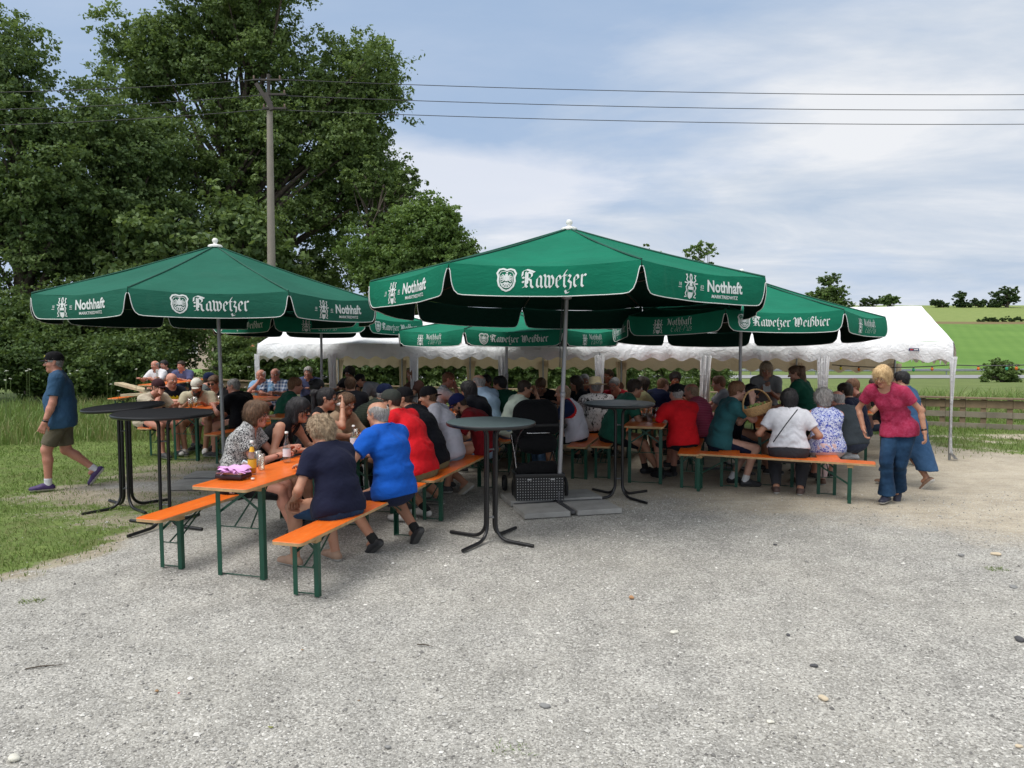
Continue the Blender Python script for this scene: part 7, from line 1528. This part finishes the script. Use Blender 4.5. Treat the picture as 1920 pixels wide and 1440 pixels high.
person(676, 714, 12.6, 96, 'man with a black cap in a grey t-shirt who bends over the table', pose='stand', w=1.07, lean=52, slouch=8, pitch=28, top=('heather_tee', (0.22, 0.225, 0.24)), sleeve=0.75, bottom=('trousers', 'dark_jeans', (0.02, 0.03, 0.05)), hair=('crop', 'dark'), cap=('cap', 'black_cap', (0.008, 0.008, 0.010)), lh=(-0.15, 0.55, 0.82), rh=(0.15, 0.55, 0.82), scale=1.0, det='mid')
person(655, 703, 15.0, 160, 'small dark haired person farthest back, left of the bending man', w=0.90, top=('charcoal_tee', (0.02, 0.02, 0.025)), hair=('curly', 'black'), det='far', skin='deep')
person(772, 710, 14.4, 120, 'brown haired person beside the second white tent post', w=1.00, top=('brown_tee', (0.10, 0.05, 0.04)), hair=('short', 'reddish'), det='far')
person(841, 712, 11.8, -86, 'shaven headed man in a white and navy shirt with his hand on his face', w=1.00, lean=14, slouch=12, pitch=12, top=('white_shirt', W_), sleeve=0.7, hair=('crop', 'reddish'), rh=(0.0, 0.13, -0.09, 'head'), hint_r=V3(0.4, 0.7, -0.9), det='mid', skin='red', curl=1.0)
person(897, 717, 10.7, 46, 'bald man with a grey fringe in a pale blue shirt seen from behind', w=1.07, lean=14, slouch=18, pitch=8, top=('pale_blue_shirt', (0.36, 0.50, 0.68)), topkind='shirt', sleeve=0.8, hair=('bald', 'grey'), det='mid', skin='fair')
person(878, 731, 10.1, 58, 'dark haired person in black between the blue cap and the pale blue shirt', w=1.05, lean=18, slouch=18, top=('black_tee', (0.008, 0.009, 0.014)), sleeve=1.5, hair=('long', 'black'), det='far', fem=True)
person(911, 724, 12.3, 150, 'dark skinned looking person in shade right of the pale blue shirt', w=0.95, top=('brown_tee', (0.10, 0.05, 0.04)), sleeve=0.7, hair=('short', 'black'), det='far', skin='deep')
person(937, 720, 11.0, 40, 'black haired man in a green polo seen from behind with his face turned left', w=1.05, lean=14, slouch=12, yaw=22, top=('green_polo', (0.012, 0.085, 0.050)), topkind='polo', sleeve=0.7, hair=('short', 'black'), det='mid')
# -- row behind the pram
person(984, 729, 10.45, -74, 'young man in a pale green t-shirt and jeans holding his hand to his mouth', w=0.95, lean=20, slouch=10, yaw=-2, top=('mint_tee', (0.50, 0.58, 0.50)), sleeve=0.6, bottom=('trousers', 'blue_jeans', (0.07, 0.14, 0.25), 'denim', (0.14, 0.23, 0.36)), hair=('crop', 'dark'), det='hi', skin='tan', rh=(0.02, 0.16, -0.05, 'head'), hint_r=V3(0.5, 0.6, -0.9), lh=(-0.15, 0.45, 0.81), curl=1.0)
person(1014, 724, 12.3, 172, 'man in a black shirt looking down, above the pram hood', w=1.05, lean=22, slouch=18, pitch=42, top=('black_shirt', (0.010, 0.010, 0.012)), topkind='shirt', sleeve=1.6, hair=('short', 'brown'), det='mid', skin='tan')
person(1055, 737, 10.2, 76, 'bald man in a white sports shirt with navy and red shoulders', w=1.16, lean=14, slouch=14, yaw=6, top=('white_sport', (0.58, 0.57, 0.64)), topmats=[cloth('white_sport', (0.58, 0.57, 0.64)), cloth('sport_red', (0.55, 0.02, 0.02)), cloth('sport_navy', (0.012, 0.02, 0.06)), cloth('sport_navy', (0.012, 0.02, 0.06))], toppaint=tri_paint, sleeve=0.7, bottom=('shorts', 'black_shorts', (0.012, 0.012, 0.016)), hair=('bald', 'ash'), det='hi', skin='tan', lf=(-0.1, 0.3, 0.085))
person(1080, 729, 12.1, 100, 'woman with long dark hair behind the bald man in the sports shirt', fem=True, w=0.95, top=('black_tee', (0.008, 0.009, 0.014)), hair=('long', 'dark'), det='far')
person(1096, 725, 12.5, 176, 'grey haired man with a dark shirt left of the straw hat', w=1.00, lean=8, top=('dark_shirt', (0.02, 0.02, 0.03)), topkind='shirt', sleeve=1.5, hair=('crop', 'grey'), glasses='thin', det='mid', skin='deep')
person(1116, 731, 11.1, 14, 'man with a pale straw hat and a white shirt with black leaves seen from behind', w=1.18, lean=8, slouch=10, yaw=6, top=('leaf_shirt', (0.60, 0.58, 0.58), 'floral', (0.012, 0.012, 0.016)), topkind='shirt', sleeve=0.9, hair=('crop', 'grey'), cap=('straw', 'straw_hat', (0.62, 0.52, 0.33)), bottom=('shorts', 'black_shorts', (0.012, 0.012, 0.016)), det='hi', skin='red')
person(1152, 735, 12.0, 146, 'grey haired man with glasses in a crimson shirt leaning forward', w=1.00, lean=18, slouch=14, pitch=14, top=('crimson_tee', (0.30, 0.010, 0.020)), sleeve=0.7, hair=('crop', 'grey'), glasses='thin', det='mid', skin='red')
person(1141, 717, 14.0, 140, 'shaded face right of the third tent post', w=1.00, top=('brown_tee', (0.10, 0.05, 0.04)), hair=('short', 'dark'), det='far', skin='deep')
person(1191, 728, 10.1, -84, 'grey templed man in a green polo with a bottle green collar leaning on the table', w=1.18, belly=0.4, lean=24, slouch=14, yaw=-4, pitch=6, top=('bottle_green_polo', (0.020, 0.105, 0.070)), topkind='polo', sleeve=0.75, bottom=('shorts', 'black_shorts', (0.012, 0.012, 0.016)), hair=('short', 'dark'), det='hi', skin='tan', shoe=(0.012, 0.012, 0.014), sock=(0.02, 0.02, 0.02), lh=(-0.1, 0.52, 0.81), rh=(0.15, 0.50, 0.81), rf=(0.14, 0.62, 0.085), lf=(-0.1, 0.5, 0.085))
person(1206, 726, 11.8, -64, 'woman with dark hair in a khaki t-shirt behind the green polo man', fem=True, w=1.00, lean=12, top=('khaki_tee', (0.34, 0.32, 0.17)), sleeve=0.6, hair=('bob', 'dark'), det='mid')
person(1243, 723, 11.9, -58, 'bald man in a navy suit jacket leaning over the table', w=1.14, lean=22, slouch=16, pitch=12, top=('navy_jacket', (0.010, 0.014, 0.045)), topkind='jacket', sleeve=1.9, hair=('crop', 'reddish'), det='mid', skin='red')
person(1266, 718, 13.0, 170, 'dark haired person behind the navy jacket man', w=0.95, top=('black_tee', (0.008, 0.009, 0.014)), hair=('curly', 'black'), det='far', skin='deep')
person(1268, 738, 9.75, 20, 'man in a scarlet polo with a dark baseball cap seen from behind', w=1.04, lean=12, slouch=12, yaw=4, top=('scarlet_polo', (0.60, 0.012, 0.018)), topkind='polo', sleeve=0.72, bottom=('shorts', 'black_shorts', (0.012, 0.012, 0.016)), hair=('crop', 'grey'), cap=('cap', 'black_cap', (0.008, 0.008, 0.010)), det='hi', skin='red', shoe=(0.012, 0.012, 0.014), sock=(0.02, 0.02, 0.02), lh=(-0.28, 0.42, 0.81), lf=(-0.12, 0.34, 0.085))
person(1296, 735, 10.6, 58, 'man with thin fair hair in a dusty pink shirt right of the scarlet polo', w=1.11, lean=14, slouch=14, top=('dusty_pink_shirt', (0.36, 0.05, 0.10), 'stripes', (0.42, 0.10, 0.16)), topkind='shirt', sleeve=1.5, hair=('bald', 'ash'), det='mid', skin='red')
person(1347, 724, 12.1, 78, 'person in a grey t-shirt inside the tent left of the teal polo', w=1.05, lean=12, top=('heather_tee', (0.22, 0.225, 0.24)), sleeve=0.7, hair=('short', 'reddish'), det='mid', skin='red')
# -- right hand group
person(1382, 733, 9.45, -90, 'young man with glasses in a teal polo holding up the wicker basket', w=1.06, lean=18, slouch=6, yaw=-6, pitch=2, top=('teal_polo', (0.025, 0.105, 0.115)), topkind='polo', sleeve=0.62, bottom=('shorts', 'navy_shorts', (0.012, 0.016, 0.04)), hair=('short', 'reddish'), glasses='thin', det='hi', skin='fair', shoe=(0.012, 0.014, 0.016), sock=(0.6, 0.6, 0.6), rh=(0.15, 0.36, 1.10), lh=(-0.02, 0.42, 0.98), rf=(0.12, 0.30, 0.085), lf=(-0.1, 0.2, 0.085), hint_r=V3(0.2, -0.2, -1.0), hint_l=V3(-0.2, -0.3, -1.0), curl=1.2)
person(1408, 738, 10.3, -100, 'black haired woman in black behind the wicker basket', fem=True, w=1.00, lean=20, pitch=14, top=('black_tee', (0.008, 0.009, 0.014)), sleeve=0.4, hair=('long', 'black'), det='mid')
person(1480, 748, 8.95, -20, 'woman with black hair in a white t-shirt with a thin diagonal strap seen from behind', fem=True, w=1.13, lean=9, slouch=10, pitch=10, top=('white_tee', (0.62, 0.62, 0.66)), sleeve=0.62, bottom=('trousers', 'grey_trousers', (0.04, 0.04, 0.045)), hair=('bob', 'black'), det='hi', skin='tan', shoe=(0.10, 0.06, 0.05), strap=1, hem_up=0.085, lh=(-0.27, 0.26, 0.70), rh=(0.30, 0.26, 0.68), lf=(-0.13, 0.10, 0.085), rf=(0.14, 0.08, 0.085), rootxy=None)
person(1543, 750, 9.15, 0, 'woman with curly grey hair in a blue and white patterned sleeveless blouse', fem=True, w=1.09, lean=8, slouch=10, yaw=-4, top=('bloom_blouse', (0.62, 0.66, 0.80), 'blooms', (0.05, 0.08, 0.42)), topkind='tank', sleeve=0, bottom=('trousers', 'pale_pink_trousers', (0.62, 0.45, 0.44)), hair=('curly', 'grey'), det='hi', skin='red', shoe=(0.10, 0.05, 0.03))
person(1568, 751, 9.75, 28, 'grey haired man in a slate grey t-shirt with a small green mark', w=1.11, lean=18, slouch=22, pitch=14, top=('slate_tee', (0.055, 0.068, 0.078)), sleeve=0.7, hair=('bald', 'grey'), det='mid', skin='red')
person(1584, 734, 10.4, 45, 'dark haired man in a navy t-shirt behind the slate grey t-shirt', w=1.05, lean=14, slouch=16, pitch=8, top=('navy_tee', (0.010, 0.012, 0.030)), sleeve=0.7, hair=('short', 'dark'), det='mid', skin='tan')
person(1598, 738, 11.3, 100, 'red faced man mostly hidden behind the dark haired man in navy', w=1.00, top=('brown_tee', (0.10, 0.05, 0.04)), hair=('short', 'reddish'), det='far', skin='red')
person(1642, 735, 11.4, 84, 'seated person in dark jeans hidden behind the woman in the pink top', w=1.05, lean=6, top=('black_tee', (0.008, 0.009, 0.014)), bottom=('trousers', 'dark_jeans', (0.02, 0.03, 0.05)), hair=('short', 'dark'), det='far', shoe=(0.6, 0.6, 0.6))
# -- standing
person(1437, 693, 10.9, 166, 'waitress with long fair hair in a grey blouse writing on a pad', pose='stand', fem=True, w=1.00, lean=6, slouch=10, pitch=24, top=('grey_blouse', (0.22, 0.22, 0.21)), topkind='shirt', sleeve=0.75, bottom=('trousers', 'black_trousers', (0.01, 0.01, 0.012)), hair=('long', 'ash'), det='mid', skin='tan', lh=(-0.03, 0.30, 1.10), rh=(0.06, 0.30, 1.14), hint_l=V3(-0.6, -0.4, -1), hint_r=V3(0.6, -0.4, -1), curl=0.9)
person(1491, 700, 10.3, 48, 'waitress with long brown hair tied up in a dark green t-shirt seen from behind', pose='stand', fem=True, w=1.02, lean=16, slouch=8, yaw=24, pitch=12, top=('forest_tee', (0.008, 0.065, 0.038)), sleeve=0.6, bottom=('trousers', 'black_trousers', (0.01, 0.01, 0.012)), hair=('ponytail', 'brown'), extra='long_tail', det='mid', rh=(0.28, 0.35, 0.86), lh=(-0.2, 0.4, 0.9))
person(1654, 706, 8.38, 142, 'woman with blonde bobbed hair in a pink top and flared jeans striding forward', pose='stand', fem=True, w=0.88, lean=17, slouch=12, yaw=-10, pitch=22, roll=4, top=('pink_top', (0.30, 0.022, 0.060), 'mottle', (0.37, 0.045, 0.10)), sleeve=0.60, bottom=('flared', 'flared_denim', (0.012, 0.034, 0.075), 'denim', (0.024, 0.062, 0.125)), hair=('bob', 'blonde'), det='hi', skin='tan', shoe=(0.012, 0.014, 0.03), lh=(-0.26, 0.06, 0.84), rh=(0.36, 0.10, 0.84), hint_l=V3(-1, -0.7, 0.3), hint_r=V3(0.8, -0.5, 0), lf=(0.04, -0.20, 0.12), rf=(0.10, 0.08, 0.085), foot_pitch=(35, 0), watch='l', neckline=0.03, hem_up=-0.01, side=0.15)
person(1690, 712, 9.4, 34, 'black haired woman in a long blue denim dress walking behind the pink top', pose='stand', fem=True, w=0.98, lean=10, slouch=10, yaw=18, pitch=8, top=('denim_dress', (0.030, 0.075, 0.155), 'denim', (0.042, 0.095, 0.19)), topkind='dress', sleeve=0, bottom=('long_dress', 'denim_dress', (0.030, 0.075, 0.155), 'denim', (0.042, 0.095, 0.19)), hair=('short', 'black'), det='hi', skin='tan', shoe=(0.20, 0.12, 0.08), rh=(0.22, 0.10, 0.78), lf=(-0.08, 0.22, 0.085), rf=(0.08, -0.18, 0.13), foot_pitch=(0, 45))
person(101, 680, 9.2, 116, 'older man walking left in a blue shirt, khaki shorts and a black cap', pose='stand', w=1.16, belly=0.55, lean=3, slouch=6, yaw=4, pitch=2, top=('steel_blue_shirt', (0.035, 0.085, 0.16)), topkind='shirt', sleeve=0.72, bottom=('shorts', 'taupe_shorts', (0.12, 0.105, 0.075)), hair=('crop', 'grey'), cap=('cap', 'black_cap', (0.008, 0.008, 0.010)), det='hi', skin='red', shoe=(0.045, 0.02, 0.10), sock=(0.62, 0.62, 0.66), lh=(-0.28, 0.16, 0.84), rh=(0.28, -0.02, 0.84), lf=(-0.08, 0.16, 0.085), rf=(0.10, -0.34, 0.20), foot_pitch=(0, 52), watch='l', curl=0.9)
# -- group on the grass
person(297, 736, 11.6, -112, 'man in a beige t-shirt, dark cap and sunglasses, cheek resting on his hand', w=1.11, lean=20, slouch=14, pitch=8, top=('beige_tee', (0.46, 0.40, 0.31)), sleeve=0.65, bottom=('shorts', 'black_shorts', (0.012, 0.012, 0.016)), hair=('crop', 'dark'), cap=('cap', 'maroon_cap', (0.05, 0.02, 0.025)), glasses='sun', det='mid', rh=(0.06, 0.11, -0.06, 'head'), hint_r=V3(0.5, 0.7, -0.9), skin='red', curl=1.0)
person(322, 719, 12.6, -124, 'smiling bald man in a black t-shirt with a yellow print', w=1.11, lean=4, slouch=6, pitch=4, top=('black_tee', (0.008, 0.009, 0.014)), topmats=[cloth('black_tee', (0.008, 0.009, 0.014)), cloth('print_yellow', (0.70, 0.56, 0.02)), cloth('print_pale', (0.4, 0.42, 0.34))], toppaint=print_paint, sleeve=0.65, hair=None, det='mid', skin='red')
person(369, 741, 11.9, -168, 'long bearded man in a beige t-shirt, white cap and pink shorts', w=1.11, lean=24, slouch=12, pitch=22, top=('sand_tee', (0.46, 0.42, 0.30)), sleeve=0.6, bottom=('shorts', 'pink_shorts', (0.36, 0.12, 0.16)), hair=('crop', 'dark'), cap=('cap', 'white_cap', (0.62, 0.60, 0.52)), beard='long', det='hi', skin='tan', shoe=(0.62, 0.61, 0.58), rh=(0.12, 0.45, 0.80), lh=(-0.15, 0.45, 0.80), lf=(-0.13, 0.36, 0.085), rf=(0.17, 0.38, 0.085), thigh_out=0.32)
person(393, 726, 13.2, -70, 'man in a grey t-shirt with a navy cap behind the white cap', w=1.07, lean=16, top=('grey_green_tee', (0.10, 0.115, 0.115)), hair=('crop', 'dark'), cap=('cap', 'navy_cap', (0.008, 0.014, 0.045)), det='mid', skin='red')
person(402, 742, 12.4, 166, 'dark haired person with sunglasses in a black jacket half hidden by the parasol pole', w=1.00, lean=16, pitch=14, top=('black_shirt', (0.010, 0.010, 0.012)), sleeve=1.6, hair=('short', 'brown'), glasses='sun', det='mid', skin='red')
person(438, 731, 11.6, 70, 'man with cropped grey hair in a black polo and camouflage shorts seen from behind', w=1.25, lean=16, slouch=12, yaw=18, top=('black_polo', (0.006, 0.006, 0.008)), topkind='polo', sleeve=0.8, bottom=('shorts', 'camo_shorts', (0.10, 0.10, 0.06), 'camo', (0.02, 0.025, 0.015)), hair=('crop', 'grey'), glasses='sun', det='mid', skin='red')
for (px_, py_, Y_, hd_, lab, tp_, hr_) in ((291, 704, 18.4, 160, 'distant man in a white shirt at the wood edge', ('white_shirt', W_), ('bald', 'grey')), (308, 708, 18.6, 170, 'distant dark haired person right of the distant white shirt', ('dark_shirt', (0.02, 0.02, 0.03)), ('short', 'black')), (340, 708, 18.2, 176, 'distant man in a blue checked shirt at the wood edge', ('slate_shirt', (0.07, 0.08, 0.16)), ('short', 'dark'))):
    person(px_, py_, Y_, hd_, lab, w=1.05, top=tp_, topkind='shirt', sleeve=0.8, hair=hr_, det='far', skin='red')
# ------------------------------------------------------------------ held things
def world_pt(pp, v):
    o, d = pp; a = o.rotation_euler.z; x, y, z = v; return Vector((o.location.x+x*math.cos(a)-y*math.sin(a), o.location.y+x*math.sin(a)+y*math.cos(a), o.location.z+z))
def who(s): return next(p for p in PEOPLE if s in p[0]['label'])
pp = who('man with glasses in a teal polo'); cpt = world_pt(pp, pp[1]['wr'][1]); bx = cpt.x+0.30; by = cpt.y-0.12; print('BASKET', tuple(cpt), by)
M_WICK = plain('wicker', (0.46, 0.28, 0.12), 0.7, var=0.35, scale=50, bump=0.6)
bk = empty('wicker_basket', (at(1424, 776, by).x, by, at(1424, 776, by).z), R(10), 'oval wicker basket with a tall hoop handle held up by the teal polo man', 'basket'); bk.rotation_euler = (R(-6), R(-16), R(10))
m = MB(); 
for k in range(11):
    t_ = k/10; rr_ = 0.115+0.055*t_**0.7; m.tube([Vector((rr_*1.12*math.cos(a), rr_*0.85*math.sin(a), 0.11*t_+0.0025*math.sin(a*26+k*PI))) for a in np.linspace(0, 2*PI, 53)[:-1]], 0.0075, 5, closed=True)
m.lathe([(0.0, 0.002), (0.12, 0.002)], (0, 0, 0), 20); m.build('bowl', M_WICK, bk)
m = MB(); 
for q in range(3): m.tube([Vector((0.185*math.cos(a), (q-1)*0.011, 0.09+0.22*math.sin(a)+0.003*math.sin(a*30+q*2))) for a in np.linspace(0, PI, 26)], 0.0075, 6)
m.build('handle', M_WICK, bk)
m = MB(); rs = random.Random(3)
for q in range(26): 
    a, r_ = rs.uniform(0, 6.28), rs.uniform(0, 0.12); m.box((r_*1.1*math.cos(a), r_*0.8*math.sin(a), 0.105+rs.uniform(0, 0.02)), (0.035, 0.022, 0.012), rotm(rs.random(), rs.random(), rs.random()*3), 0, 0.003)
o = m.build('small_snacks', plain('snack_green', (0.30, 0.42, 0.12), 0.6, var=0.5, scale=30)); o.location = bk.location; o.rotation_euler = bk.rotation_euler; tag(o, 'pale green wrapped sweets heaped in the wicker basket', 'sweets', None, 'stuff')
pp = who('writing on a pad'); a_ = world_pt(pp, pp[1]['wr'][-1]); m = MB(); m.box((0, 0, 0), (0.10, 0.008, 0.15), None, 0, 0.002); o = m.build('notepad', M_WHITE_PL); b_ = world_pt(pp, (pp[1]['wr'][-1]+pp[1]['wr'][1])/2+V3(0, 0.09, 0.02)); o.location = b_; o.rotation_euler = (R(50), 0, pp[0].rotation_euler.z); tag(o, 'small pale notepad in the hands of the waitress in the grey blouse', 'notepad')
pp = who('holding a cloth'); b_ = world_pt(pp, pp[1]['wr'][1]*0.45+pp[1]['H'](0.0, 0.12, -0.045)*0.55); Vt, Ft = surf([prim((-0.018, 0, 0), (0.018, 0, 0), 0.02, None, (0, 1, 0), 0.6, 0.01)], 0.006); o = mesh_np('paper_tissue', wob(Vt, 0.004, 90, 2), Ft, [M_WHITE_PL]); o.location = b_; tag(o, 'white tissue held at the mouth of the ponytail woman', 'tissue')
pp = who('charcoal t-shirt'); d_ = pp[1]; m = MB(); c_ = d_['Nb']-d_['sp']*0.06-d_['fwd']*0.14
for q in range(5): m.box(Vector(c_)+Vector(((q-2)*0.032, -0.0, 0.008*math.sin(q*2))), (0.022, 0.006, 0.03))
m.build('back_print', M_WHITE_PL, pp[0])
pp = who('small green mark'); d_ = pp[1]; m = MB(); c_ = d_['Nb']-d_['sp']*0.13-d_['fwd']*0.125+d_['rgt']*0.12; m.box(Vector(c_), (0.05, 0.008, 0.03), rotm(0, 0.5, 0)); m.build('shirt_mark', plain('lime_mark', (0.35, 0.5, 0.08)), pp[0])
pp = who('older man walking'); d_ = pp[1]; m = MB(); H_ = d_['H']
m.box(Vector(H_(0.0, 0.088, 0.082)), (0.07, 0.012, 0.026), rotm(0.4, 0, 0), 0, 0.003); m.build('cap_emblem', plain('emblem_yellow', (0.6, 0.55, 0.08), 0.7, var=0.4, scale=80), pp[0])
T_, B0n = None, None
for o, d in PEOPLE:
    print('P', o['label'][:44].ljust(44), 'loc %.2f %.2f' % (o.location.x, o.location.y), 'rowA s %.2f t %.2f' % tuple(((o.location.x+2.14)*RU.x+(o.location.y-5.85)*RU.y, (o.location.x+2.14)*RV.x+(o.location.y-5.85)*RV.y)), 'head z %.2f' % d['Hc'][2])
_seen = {}
for o in bpy.data.objects:
    if o.parent is None and o.get('label'):
        n_ = len(o['label'].split())
        if n_ > 16: print('LONG', n_, o['label'])
        _seen.setdefault(o['label'], []).append(o.name)
for k, v in _seen.items():
    if len(v) > 1: print('DUP', k, v)
